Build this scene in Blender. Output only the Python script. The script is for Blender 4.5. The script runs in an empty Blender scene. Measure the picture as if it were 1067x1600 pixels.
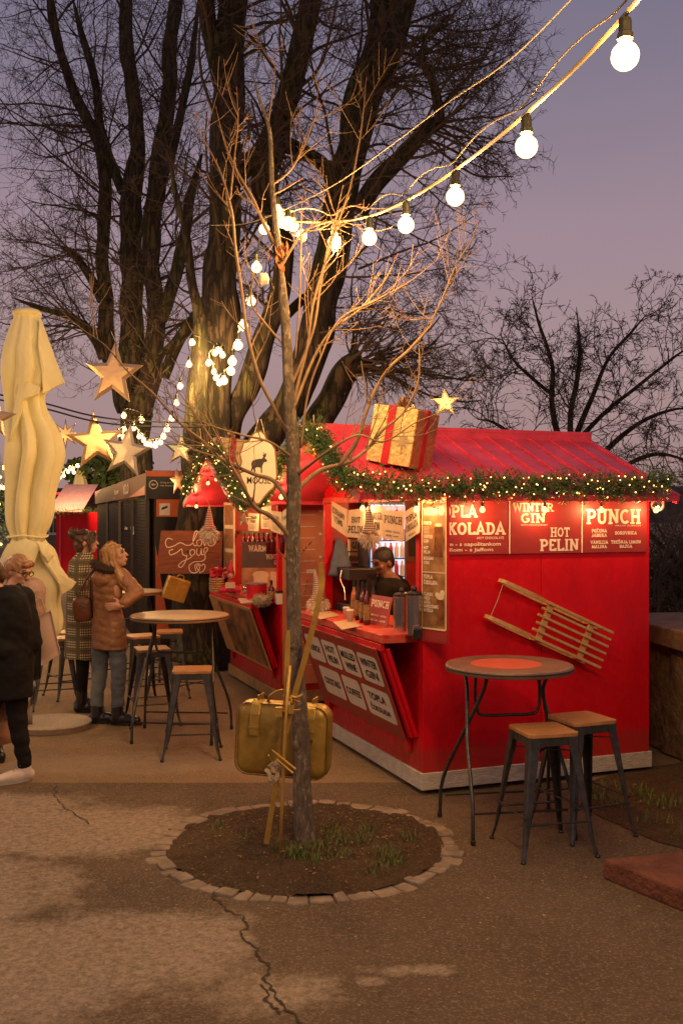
import bpy, bmesh, math, random
from mathutils import Vector, Matrix, Euler, noise
random.seed(7)
PI = math.pi
scn = bpy.context.scene
COL = scn.collection

# ------------------------------------------------------------------ camera
CAMZ = 1.9
F = 1556.0            # focal length in photograph pixels
HX, HY = 533.5, 805.0
cam = bpy.data.cameras.new("camera")
cam.sensor_fit = 'VERTICAL'
cam.sensor_height = 36.0
cam.lens = F * 36.0 / 1600.0
cam.shift_y = 5.0 / 1600.0
cam.clip_end = 2000
cam.clip_start = 0.05
camo = bpy.data.objects.new("camera", cam)
COL.objects.link(camo)
camo.location = (0, 0, CAMZ)
camo.rotation_euler = (PI / 2, 0, 0)
scn.camera = camo

# ------------------------------------------------------------------ sky
world = bpy.data.worlds.new("World")
scn.world = world
world.use_nodes = True
wn = world.node_tree.nodes
wl = world.node_tree.links
wn.clear()
w_out = wn.new('ShaderNodeOutputWorld')
w_bg = wn.new('ShaderNodeBackground')
w_tc = wn.new('ShaderNodeTexCoord')
w_sep = wn.new('ShaderNodeSeparateXYZ')
w_rmp = wn.new('ShaderNodeValToRGB')
wl.new(w_tc.outputs['Generated'], w_sep.inputs[0])
w_no = wn.new('ShaderNodeTexNoise'); w_no.inputs['Scale'].default_value = 2.2; w_no.inputs['Detail'].default_value = 5; w_no.inputs['Roughness'].default_value = .55
w_mp = wn.new('ShaderNodeMapping'); w_mp.inputs['Scale'].default_value = (1, 1, 3.5); w_ma = wn.new('ShaderNodeMath'); w_ma.operation = 'MULTIPLY_ADD'; w_ma.inputs[1].default_value = .085
w_ad = wn.new('ShaderNodeMath'); w_ad.operation = 'ADD'; w_ad.inputs[1].default_value = -.0425      # faint uneven veil of cloud
wl.new(w_tc.outputs['Generated'], w_mp.inputs[0]); wl.new(w_mp.outputs[0], w_no.inputs['Vector']); wl.new(w_no.outputs['Fac'], w_ma.inputs[0]); wl.new(w_sep.outputs['Z'], w_ma.inputs[2])
wl.new(w_ma.outputs[0], w_ad.inputs[0]); wl.new(w_ad.outputs[0], w_rmp.inputs[0])
wl.new(w_rmp.outputs[0], w_bg.inputs[0])
wl.new(w_bg.outputs[0], w_out.inputs[0])
SKY = [(0.0, (.265, .165, .150)), (0.06, (.285, .182, .175)), (0.16, (.300, .205, .210)),
       (0.28, (.258, .186, .222)), (0.40, (.172, .145, .196)), (0.5, (.130, .118, .176)), (1.0, (.08, .08, .125))]
el = w_rmp.color_ramp.elements
el[0].position, el[0].color = SKY[0][0], SKY[0][1] + (1,)
el[1].position, el[1].color = SKY[-1][0], SKY[-1][1] + (1,)
for p_, c_ in SKY[1:-1]:
    e = el.new(p_); e.color = c_ + (1,)
w_bg.inputs['Strength'].default_value = 1.1

scn.view_settings.view_transform = 'Standard'
scn.view_settings.look = 'None'
scn.view_settings.exposure = 0.28
scn.view_settings.gamma = 1.0
scn.view_settings.use_curve_mapping = False
scn.render.engine = 'CYCLES'
cy = scn.cycles
cy.use_denoising = True
cy.max_bounces = 6
cy.diffuse_bounces = 3
cy.glossy_bounces = 3
cy.transmission_bounces = 4
cy.transparent_max_bounces = 8
cy.sample_clamp_indirect = 4.0
cy.use_light_tree = True
cy.caustics_reflective = False
cy.caustics_refractive = False

# ------------------------------------------------------------------ pixel -> place
def ray(px, py):
    return Vector(((px - HX) / F, 1.0, (HY - py) / F))
def W(px, py, Y):
    return Vector((0, 0, CAMZ)) + ray(px, py) * Y
def PG(px, py, z=0.0):
    r = ray(px, py)
    return Vector((0, 0, CAMZ)) + r * ((z - CAMZ) / r.z)
def hit(px, py, p0, n):
    r = ray(px, py); o = Vector((0, 0, CAMZ))
    return o + r * ((p0 - o).dot(n) / r.dot(n))

# ------------------------------------------------------------------ materials
MATS = {}
def nd(nt, typ, **kw):
    n = nt.nodes.new(typ)
    for k, v in kw.items():
        setattr(n, k, v)
    return n
def mat(name, col, rough=0.6, metal=0.0, var=0.0, vscale=8.0, bump=0.0, bscale=60.0, col2=None, spec=0.5,
        emit=None, estr=0.0, stretch=(1, 1, 1), trans=0.0, sheen=0.0, coat=0.0, obj_space=True, detail=5):
    if name in MATS:
        return MATS[name]
    m = bpy.data.materials.new(name)
    m.use_nodes = True
    nt = m.node_tree
    b = nt.nodes['Principled BSDF']
    b.inputs['Base Color'].default_value = (*col, 1)
    b.inputs['Roughness'].default_value = rough
    b.inputs['Metallic'].default_value = metal
    b.inputs['Specular IOR Level'].default_value = spec
    if sheen: b.inputs['Sheen Weight'].default_value = sheen
    if coat: b.inputs['Coat Weight'].default_value = coat; b.inputs['Coat Roughness'].default_value = .25
    if trans: b.inputs['Transmission Weight'].default_value = trans
    if emit:
        b.inputs['Emission Color'].default_value = (*emit, 1)
        b.inputs['Emission Strength'].default_value = estr
    tc = nd(nt, 'ShaderNodeTexCoord')
    mp = nd(nt, 'ShaderNodeMapping')
    mp.inputs['Scale'].default_value = stretch
    nt.links.new(tc.outputs['Object'], mp.inputs[0])
    if var > 0 or col2:
        n = nd(nt, 'ShaderNodeTexNoise')
        n.inputs['Scale'].default_value = vscale
        n.inputs['Detail'].default_value = detail
        n.inputs['Roughness'].default_value = .65
        nt.links.new(mp.outputs[0], n.inputs['Vector'])
        r = nd(nt, 'ShaderNodeValToRGB')
        if col2:
            a, c = col, col2
        else:
            a = tuple(x * (1 - var) for x in col); c = tuple(min(1, x * (1 + var)) for x in col)
        r.color_ramp.elements[0].position = .35; r.color_ramp.elements[0].color = (*a, 1)
        r.color_ramp.elements[1].position = .65; r.color_ramp.elements[1].color = (*c, 1)
        nt.links.new(n.outputs['Fac'], r.inputs[0])
        nt.links.new(r.outputs[0], b.inputs['Base Color'])
    if bump > 0:
        n2 = nd(nt, 'ShaderNodeTexNoise')
        n2.inputs['Scale'].default_value = bscale
        n2.inputs['Detail'].default_value = 6
        nt.links.new(mp.outputs[0], n2.inputs['Vector'])
        bm_ = nd(nt, 'ShaderNodeBump')
        bm_.inputs['Strength'].default_value = bump
        bm_.inputs['Distance'].default_value = .02
        nt.links.new(n2.outputs['Fac'], bm_.inputs['Height'])
        nt.links.new(bm_.outputs[0], b.inputs['Normal'])
    MATS[name] = m
    return m

M_red = None
M_redroof = mat('red_roof', (.66, .050, .095), .38, var=.18, vscale=5, bump=.1, bscale=30)
M_redworn = mat('red_worn', (.52, .018, .015), .5, col2=(.60, .10, .055), vscale=14, bump=.3, bscale=50)
M_white = mat('old_white_paint', (.42, .36, .30), .7, col2=(.58, .52, .45), vscale=12, bump=.5, bscale=45, stretch=(1, 1, 3))
M_cream = mat('cream_card', (.70, .58, .38), .7, var=.08, vscale=6)
M_ink = mat('ink', (.035, .022, .018), .6)
M_letter = mat('cream_lettering', (.80, .68, .55), .6, var=.1, vscale=30)
M_signred = mat('sign_red', (.30, .026, .026), .5, var=.12, vscale=4)
M_steel = mat('gunmetal', (.085, .085, .080), .38, metal=.75, var=.25, vscale=20, bump=.08, bscale=80)
M_darksteel = mat('dark_tube', (.05, .045, .04), .42, metal=.6, var=.2, vscale=20)
M_wood = mat('seat_wood', (.32, .14, .05), .45, col2=(.50, .24, .09), vscale=9, bump=.12, bscale=40, stretch=(1, 9, 1))
M_sledwood = mat('sled_wood', (.50, .26, .09), .42, col2=(.64, .38, .15), vscale=9, bump=.1, stretch=(3, 3, 3))
M_gold = mat('gold_paint', (.55, .33, .07), .40, metal=.45, var=.15, vscale=12, bump=.15, bscale=30)
M_goldfoil = mat('gold_foil', (.74, .50, .27), .33, metal=.9, bump=.25, bscale=4)
M_silverfoil = mat('pale_gold_foil', (.68, .58, .43), .33, metal=.9, bump=.25, bscale=4)
M_greenfoil = mat('iridescent_foil', (.55, .66, .42), .22, metal=1.0, col2=(.75, .62, .40), vscale=4, bump=.1, bscale=8)
M_glitter = mat('gold_glitter_paper', (.66, .46, .16), .42, metal=.25, col2=(.88, .70, .32), vscale=40, bump=.8, bscale=22)
M_glitter2 = mat('copper_glitter_paper', (.46, .15, .045), .42, metal=.2, col2=(.58, .24, .07), vscale=40, bump=.8, bscale=22)
M_ribbon = mat('red_ribbon', (.55, .01, .02), .35, var=.1)
M_dark = mat('near_black', (.012, .011, .011), .5)
M_socket = mat('bulb_socket', (.030, .028, .016), .5)
M_cable = mat('cable', (.16, .11, .05), .5)
M_bcable = mat('black_cable', (.012, .010, .010), .6)
M_thread = mat('thread', (.45, .36, .22), .8)
M_pine = mat('pine_needles', (.035, .080, .020), .6, col2=(.090, .150, .035), vscale=9)
def globe_glass(name, col, s_, fac):     # frosted warm glass: lets the lamp inside through and glows itself
    m = bpy.data.materials.new(name); m.use_nodes = True; nt = m.node_tree; nt.nodes.clear()
    o = nt.nodes.new('ShaderNodeOutputMaterial'); x = nt.nodes.new('ShaderNodeMixShader'); t = nt.nodes.new('ShaderNodeBsdfTransparent'); e = nt.nodes.new('ShaderNodeEmission')
    e.inputs[0].default_value = (*col, 1); e.inputs[1].default_value = s_; x.inputs[0].default_value = fac
    nt.links.new(t.outputs[0], x.inputs[1]); nt.links.new(e.outputs[0], x.inputs[2]); nt.links.new(x.outputs[0], o.inputs[0]); return m
M_bulb = globe_glass('bulb_glow', (1.0, .68, .29), 4.4, .5)
M_bulb2 = globe_glass('filament_bulb_glow', (1.0, .56, .18), 3.4, .45)
M_fairy = mat('fairy_glow', (1, .7, .4), .4, emit=(1.0, .50, .12), estr=7)
M_skin = mat('skin', (.52, .28, .18), .5, var=.08, vscale=12)
M_skin2 = mat('skin_brown', (.20, .10, .06), .5, var=.08, vscale=12)
M_canvas = mat('cream_canvas', (.78, .70, .38), .85, var=.06, vscale=3, bump=.6, bscale=7, stretch=(1, 1, .45))
M_stone = mat('kerb_stone', (.17, .125, .090), .9, col2=(.30, .225, .165), vscale=9, bump=.8, bscale=30)
M_glassy = mat('dark_glass', (.02, .02, .02), .08, spec=.8)
M_whiteplastic = mat('white_plastic', (.65, .62, .56), .4)
M_steelurn = mat('brushed_steel', (.55, .50, .45), .22, metal=1.0, var=.1, vscale=30, stretch=(1, 1, .1))

def painted(name, c, dirt):
    m = bpy.data.materials.new(name); m.use_nodes = True; nt = m.node_tree; L = nt.links; b = nt.nodes['Principled BSDF']; b.inputs['Roughness'].default_value = .42; b.inputs['Specular IOR Level'].default_value = .28
    tc = nd(nt, 'ShaderNodeTexCoord'); O = tc.outputs['Object']
    def nz(sc, st=(1, 1, 1), det=6, rg=.65):
        mp = nd(nt, 'ShaderNodeMapping'); mp.inputs['Scale'].default_value = st; L.new(O, mp.inputs[0])
        n = nd(nt, 'ShaderNodeTexNoise'); n.inputs['Scale'].default_value = sc; n.inputs['Detail'].default_value = det; n.inputs['Roughness'].default_value = rg; L.new(mp.outputs[0], n.inputs['Vector']); return n.outputs['Fac']
    def rp(s, a, b_, c0, c1):
        r = nd(nt, 'ShaderNodeValToRGB'); r.color_ramp.elements[0].position = a; r.color_ramp.elements[0].color = (*c0, 1); r.color_ramp.elements[1].position = b_; r.color_ramp.elements[1].color = (*c1, 1); L.new(s, r.inputs[0]); return r.outputs[0]
    base = rp(nz(2.2, (1, 1, .3)), .35, .68, tuple(x * .82 for x in c), tuple(min(1, x * 1.12) for x in c))
    scuff = rp(nz(9, (1, 1, .25), 9, .8), .63, .72, (0, 0, 0), (.45, .45, .45))
    x = nd(nt, 'ShaderNodeMixRGB'); L.new(scuff, x.inputs[0]); L.new(base, x.inputs[1]); x.inputs[2].default_value = (c[0] * .55, c[1] * 2, c[2] * 2, 1)
    sp = nd(nt, 'ShaderNodeSeparateXYZ'); L.new(O, sp.inputs[0])       # splashed street dirt, with a ragged upper limit
    ad = nd(nt, 'ShaderNodeMath', operation='MULTIPLY_ADD'); L.new(nz(5, (1, 1, .5), 9, .8), ad.inputs[0]); ad.inputs[1].default_value = -.55; L.new(sp.outputs['Z'], ad.inputs[2])
    dm = rp(ad.outputs[0], -.16, .06, (.38, .38, .38), (0, 0, 0))
    y = nd(nt, 'ShaderNodeMixRGB'); L.new(dm, y.inputs[0]); L.new(x.outputs[0], y.inputs[1]); y.inputs[2].default_value = (*dirt, 1)
    L.new(y.outputs[0], b.inputs['Base Color'])
    L.new(rp(nz(14), .4, .6, (.32, .32, .32), (.55, .55, .55)), b.inputs['Roughness'])
    bp = nd(nt, 'ShaderNodeBump'); bp.inputs['Strength'].default_value = .25; bp.inputs['Distance'].default_value = .01; L.new(nz(22, (3, 3, .3)), bp.inputs['Height']); L.new(bp.outputs[0], b.inputs['Normal'])
    MATS[name] = m; return m
M_red = painted('red_paint', (.62, .003, .012), (.16, .055, .035))
def bark(name, c1, c2, scale=10, bump=1.0, stretch=(1, 1, .22), moss=None, furrow=.85):
    m = bpy.data.materials.new(name); m.use_nodes = True
    nt = m.node_tree; b = nt.nodes['Principled BSDF']; b.inputs['Roughness'].default_value = .9
    tc = nd(nt, 'ShaderNodeTexCoord'); mp = nd(nt, 'ShaderNodeMapping'); mp.inputs['Scale'].default_value = stretch
    nt.links.new(tc.outputs['Object'], mp.inputs[0])
    v = nd(nt, 'ShaderNodeTexVoronoi'); v.inputs['Scale'].default_value = scale * 1.6; v.feature = 'F1'
    n = nd(nt, 'ShaderNodeTexNoise'); n.inputs['Scale'].default_value = scale; n.inputs['Detail'].default_value = 9
    n.inputs['Roughness'].default_value = .75; n.inputs['Distortion'].default_value = .6
    nt.links.new(mp.outputs[0], n.inputs['Vector'])
    nt.links.new(mp.outputs[0], v.inputs['Vector'])
    r = nd(nt, 'ShaderNodeValToRGB')
    r.color_ramp.elements[0].position = .35; r.color_ramp.elements[0].color = (*c1, 1)
    r.color_ramp.elements[1].position = .68; r.color_ramp.elements[1].color = (*c2, 1)
    nt.links.new(n.outputs['Fac'], r.inputs[0])
    out = r.outputs[0]
    if moss:
        n3 = nd(nt, 'ShaderNodeTexNoise'); n3.inputs['Scale'].default_value = 1.6; n3.inputs['Detail'].default_value = 4
        nt.links.new(tc.outputs['Object'], n3.inputs['Vector'])
        r3 = nd(nt, 'ShaderNodeValToRGB'); r3.color_ramp.elements[0].position = .45; r3.color_ramp.elements[1].position = .62
        nt.links.new(n3.outputs['Fac'], r3.inputs[0])
        mx = nd(nt, 'ShaderNodeMixRGB'); mx.inputs[2].default_value = (*moss, 1)
        nt.links.new(r3.outputs[0], mx.inputs[0]); nt.links.new(out, mx.inputs[1]); out = mx.outputs[0]
    nt.links.new(out, b.inputs['Base Color'])
    ve = nd(nt, 'ShaderNodeTexVoronoi'); ve.feature = 'DISTANCE_TO_EDGE'; ve.inputs['Scale'].default_value = scale * 1.25
    mp2 = nd(nt, 'ShaderNodeMapping'); mp2.inputs['Scale'].default_value = (stretch[0], stretch[1], stretch[2] * .9)
    wn_ = nd(nt, 'ShaderNodeMixRGB', blend_type='LINEAR_LIGHT'); wn_.inputs[0].default_value = .10
    nt.links.new(tc.outputs['Object'], mp2.inputs[0]); nt.links.new(mp2.outputs[0], wn_.inputs[1]); nt.links.new(n.outputs['Color'], wn_.inputs[2]); nt.links.new(wn_.outputs[0], ve.inputs['Vector'])
    rf = nd(nt, 'ShaderNodeValToRGB'); rf.color_ramp.elements[0].position = .02; rf.color_ramp.elements[0].color = (.28, .28, .28, 1); rf.color_ramp.elements[1].position = .16; rf.color_ramp.elements[1].color = (1, 1, 1, 1)
    nt.links.new(ve.outputs['Distance'], rf.inputs[0])
    mf = nd(nt, 'ShaderNodeMixRGB', blend_type='MULTIPLY'); mf.inputs[0].default_value = furrow; nt.links.new(out, mf.inputs[1]); nt.links.new(rf.outputs[0], mf.inputs[2]); nt.links.new(mf.outputs[0], b.inputs['Base Color'])
    ad = nd(nt, 'ShaderNodeMath', operation='ADD')
    nt.links.new(n.outputs['Fac'], ad.inputs[0]); nt.links.new(rf.outputs[0], ad.inputs[1])
    bp = nd(nt, 'ShaderNodeBump'); bp.inputs['Strength'].default_value = bump; bp.inputs['Distance'].default_value = .04
    nt.links.new(ad.outputs[0], bp.inputs['Height']); nt.links.new(bp.outputs[0], b.inputs['Normal'])
    MATS[name] = m
    return m
M_bark = bark('old_bark', (.036, .024, .015), (.12, .080, .048), 9, 1.0, moss=(.085, .080, .022))
M_twig = mat('dark_twig', (.062, .040, .028), .85)
M_barkyoung = bark('young_bark', (.170, .120, .082), (.46, .35, .25), 22, .8, stretch=(1, 1, .5), furrow=.3)
M_twigyoung = mat('young_twig', (.18, .105, .055), .75, col2=(.30, .18, .095), vscale=6)
M_bud = mat('red_bud', (.20, .05, .03), .6)

# ------------------------------------------------------------------ mesh builder
class MB:
    def __init__(s):
        s.v = []; s.f = []; s.mi = []; s.cur = 0
    def add(s, vs, fs):
        o = len(s.v); s.v += [Vector(v) for v in vs]
        for f in fs:
            s.f.append(tuple(i + o for i in f)); s.mi.append(s.cur)
        return s
    def box(s, c, size, R=None, taper=None):
        hx, hy, hz = [x / 2 for x in size]
        c = Vector(c); vs = []
        for z in (-1, 1):
            t = 1 if (taper is None or z < 0) else taper
            for x, y in ((-1, -1), (1, -1), (1, 1), (-1, 1)):
                p = Vector((x * hx * t, y * hy * t, z * hz))
                if R is not None: p = R @ p
                vs.append(c + p)
        return s.add(vs, [(0, 3, 2, 1), (4, 5, 6, 7), (0, 1, 5, 4), (1, 2, 6, 5), (2, 3, 7, 6), (3, 0, 4, 7)])
    def rng(s, x0, x1, y0, y1, z0, z1):
        return s.box(((x0 + x1) / 2, (y0 + y1) / 2, (z0 + z1) / 2), (abs(x1 - x0), abs(y1 - y0), abs(z1 - z0)))
    def bar(s, a, b, w, h, up=(0, 0, 1)):
        a, b = Vector(a), Vector(b); d = b - a; L = d.length; d.normalize()
        up = Vector(up)
        if abs(d.dot(up)) > .98: up = Vector((0, 1, 0))
        sd = d.cross(up).normalized(); u = sd.cross(d)
        R = Matrix((d, sd, u)).transposed()
        return s.box((a + b) / 2, (L, w, h), R)
    def tube(s, pts, rad, n=8, cap=True, jit=0.0, flat=1.0):
        pts = [Vector(p) for p in pts]
        if not isinstance(rad, (list, tuple)): rad = [rad] * len(pts)
        o = len(s.v); ref = None
        for i, p in enumerate(pts):
            if i == 0: t = pts[1] - pts[0]
            elif i == len(pts) - 1: t = pts[-1] - pts[-2]
            else: t = pts[i + 1] - pts[i - 1]
            if t.length < 1e-9: t = Vector((0, 0, 1))
            t.normalize()
            if ref is None:
                ref = Vector((1, 0, 0)) if abs(t.x) < .8 else Vector((0, 1, 0))
            ref = (ref - t * ref.dot(t))
            if ref.length < 1e-6: ref = t.orthogonal()
            ref.normalize(); bt = t.cross(ref)
            for k in range(n):
                a = 2 * PI * k / n
                rr = rad[i] * (1 + (jit * noise.noise(Vector((p.x * 3 + k, p.y * 3, p.z * 2.0 + k * 1.7))) if jit else 0))
                s.v.append(p + ref * (math.cos(a) * rr) + bt * (math.sin(a) * rr * flat))
        for i in range(len(pts) - 1):
            for k in range(n):
                a = o + i * n + k; b = o + i * n + (k + 1) % n
                s.f.append((a, b, b + n, a + n)); s.mi.append(s.cur)
        if cap:
            s.f.append(tuple(o + k for k in reversed(range(n)))); s.mi.append(s.cur)
            s.f.append(tuple(o + (len(pts) - 1) * n + k for k in range(n))); s.mi.append(s.cur)
        return s
    def lathe(s, prof, org=(0, 0, 0), n=20, R=None, cap=True):
        org = Vector(org); o = len(s.v)
        for r, z in prof:
            for k in range(n):
                a = 2 * PI * k / n
                p = Vector((r * math.cos(a), r * math.sin(a), z))
                if R is not None: p = R @ p
                s.v.append(org + p)
        for i in range(len(prof) - 1):
            for k in range(n):
                a = o + i * n + k; b = o + i * n + (k + 1) % n
                s.f.append((a, b, b + n, a + n)); s.mi.append(s.cur)
        if cap:
            s.f.append(tuple(o + k for k in reversed(range(n)))); s.mi.append(s.cur)
            s.f.append(tuple(o + (len(prof) - 1) * n + k for k in range(n))); s.mi.append(s.cur)
        return s
    def ball(s, c, r, n=12, m=8, R=None):
        if not isinstance(r, (list, tuple)): r = (r, r, r)
        c = Vector(c); o = len(s.v); rings = []
        s.v.append(c + (R @ Vector((0, 0, -r[2])) if R is not None else Vector((0, 0, -r[2]))))
        for i in range(1, m):
            ph = -PI / 2 + PI * i / m
            for k in range(n):
                a = 2 * PI * k / n
                p = Vector((r[0] * math.cos(ph) * math.cos(a), r[1] * math.cos(ph) * math.sin(a), r[2] * math.sin(ph)))
                if R is not None: p = R @ p
                s.v.append(c + p)
        s.v.append(c + (R @ Vector((0, 0, r[2])) if R is not None else Vector((0, 0, r[2]))))
        top = len(s.v) - 1
        for k in range(n):
            k2 = (k + 1) % n
            s.f.append((o, o + 1 + k2, o + 1 + k)); s.mi.append(s.cur)
            for i in range(m - 2):
                a = o + 1 + i * n
                s.f.append((a + k, a + k2, a + n + k2, a + n + k)); s.mi.append(s.cur)
            a = o + 1 + (m - 2) * n
            s.f.append((a + k, a + k2, top)); s.mi.append(s.cur)
        return s
    def prism(s, outline, org, ux, uy, th):
        """outline in 2D, extruded th along ux x uy, starting at org"""
        ux, uy, org = Vector(ux), Vector(uy), Vector(org); nrm = ux.cross(uy).normalized()
        n = len(outline)
        vs = [org + ux * x + uy * y for x, y in outline] + [org + ux * x + uy * y + nrm * th for x, y in outline]
        fs = [tuple(reversed(range(n))), tuple(range(n, 2 * n))]
        for i in range(n):
            j = (i + 1) % n; fs.append((i, j, j + n, i + n))
        return s.add(vs, fs)
    def xf(s, M4):
        s.v = [M4 @ v for v in s.v]; return s
    def obj(s, name, mats, parent=None, world=True, smooth=False, bevel=0.0, sharp=0):
        me = bpy.data.meshes.new(name)
        vs = s.v
        if parent is not None and world:
            Mi = wmat(parent).inverted(); vs = [Mi @ v for v in vs]
            lo = Vector((0, 0, 0))
        elif world and vs:
            xs = [v.x for v in vs]; ys = [v.y for v in vs]; zs = [v.z for v in vs]
            lo = Vector(((min(xs) + max(xs)) / 2, (min(ys) + max(ys)) / 2, min(zs)))
            vs = [v - lo for v in vs]
        else: lo = Vector((0, 0, 0))
        me.from_pydata([tuple(v) for v in vs], [], s.f)
        if not isinstance(mats, (list, tuple)): mats = [mats]
        for m in mats: me.materials.append(m)
        if len(mats) > 1: me.polygons.foreach_set('material_index', s.mi)
        if smooth: me.polygons.foreach_set('use_smooth', [True] * len(me.polygons))
        me.update()
        o = bpy.data.objects.new(name, me); COL.objects.link(o)
        o.location = lo
        if parent is not None: o.parent = parent
        if sharp:
            me.set_sharp_from_angle(angle=math.radians(sharp))
        if bevel:
            b = o.modifiers.new('bevel', 'BEVEL'); b.width = bevel; b.segments = 2; b.limit_method = 'ANGLE'
            b.angle_limit = math.radians(40); b.harden_normals = False
        return o

def wmat(o):
    M4 = Matrix.LocRotScale(o.location, o.rotation_euler, o.scale)
    if o.parent is not None: M4 = wmat(o.parent) @ M4
    return M4
def tag(o, label=None, cat=None, group=None, kind=None):
    if label: o['label'] = label
    if cat: o['category'] = cat
    if group: o['group'] = group
    if kind: o['kind'] = kind
    return o
def thing(name, loc, label, cat, group=None, rz=0.0, rot=None):
    o = bpy.data.objects.new(name, None); COL.objects.link(o)
    o.empty_display_size = .1
    o.location = loc; o.rotation_euler = rot if rot else (0, 0, rz)
    return tag(o, label, cat, group)
def copy_tree(o, parent=None):
    c = o.copy(); COL.objects.link(c); c.parent = parent
    for ch in [x for x in bpy.data.objects if x.parent == o]:
        copy_tree(ch, c)
    return c
def structure(name, mb, m, **kw):
    return tag(mb.obj(name, m, **kw), kind='structure')

def spline(pts, n=6):
    """Catmull-Rom through points (any tuple length)"""
    P = [Vector(p) for p in pts]
    P = [P[0] * 2 - P[1]] + P + [P[-1] * 2 - P[-2]]
    out = []
    for i in range(1, len(P) - 2):
        for k in range(n):
            t = k / n; a, b, c, d = P[i - 1], P[i], P[i + 1], P[i + 2]
            out.append(.5 * ((2 * b) + (c - a) * t + (2 * a - 5 * b + 4 * c - d) * t * t + (3 * b - a - 3 * c + d) * t ** 3))
    out.append(P[-2])
    return out

def organic(mb, name, m, parent, voxel=.01, smooth_it=4, fn=None, world=True):
    """fuse overlapping closed pieces into one continuous surface"""
    me = bpy.data.meshes.new('tmp'); me.from_pydata([tuple(v) for v in mb.v], [], mb.f); me.update()
    t = bpy.data.objects.new('tmp', me); COL.objects.link(t)
    r = t.modifiers.new('r', 'REMESH'); r.mode = 'VOXEL'; r.voxel_size = voxel; r.adaptivity = 0
    s = t.modifiers.new('s', 'SMOOTH'); s.iterations = smooth_it; s.factor = .5
    dg = bpy.context.evaluated_depsgraph_get(); dg.update()
    em = bpy.data.meshes.new_from_object(t.evaluated_get(dg))
    bpy.data.objects.remove(t)
    b = MB(); b.v = [v.co.copy() for v in em.vertices]; b.f = [tuple(p.vertices) for p in em.polygons]; b.mi = [0] * len(b.f)
    if fn:
        nr = [v.normal.copy() for v in em.vertices]
        b.v = [fn(v, n_) for v, n_ in zip(b.v, nr)]
    bpy.data.meshes.remove(em); bpy.data.meshes.remove(me)
    return b.obj(name, m, parent, world=world, smooth=True)
def cap(mb, a, b, ra, rb, n=14):
    """tapered capsule"""
    a, b = Vector(a), Vector(b); d = b - a; L = max(d.length, 1e-4); d.normalize()
    prof = []
    for i in range(1, 6):
        t = -PI / 2 + PI / 2 * i / 5.0
        prof.append((ra * math.cos(t) if i < 5 else ra, ra * math.sin(t)))
    for i in range(0, 5):
        t = PI / 2 * i / 5.0
        prof.append((rb * math.cos(t), L + rb * math.sin(t)))
    R = d.to_track_quat('Z', 'Y').to_matrix()
    return mb.lathe(prof, a, n, R)

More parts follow.
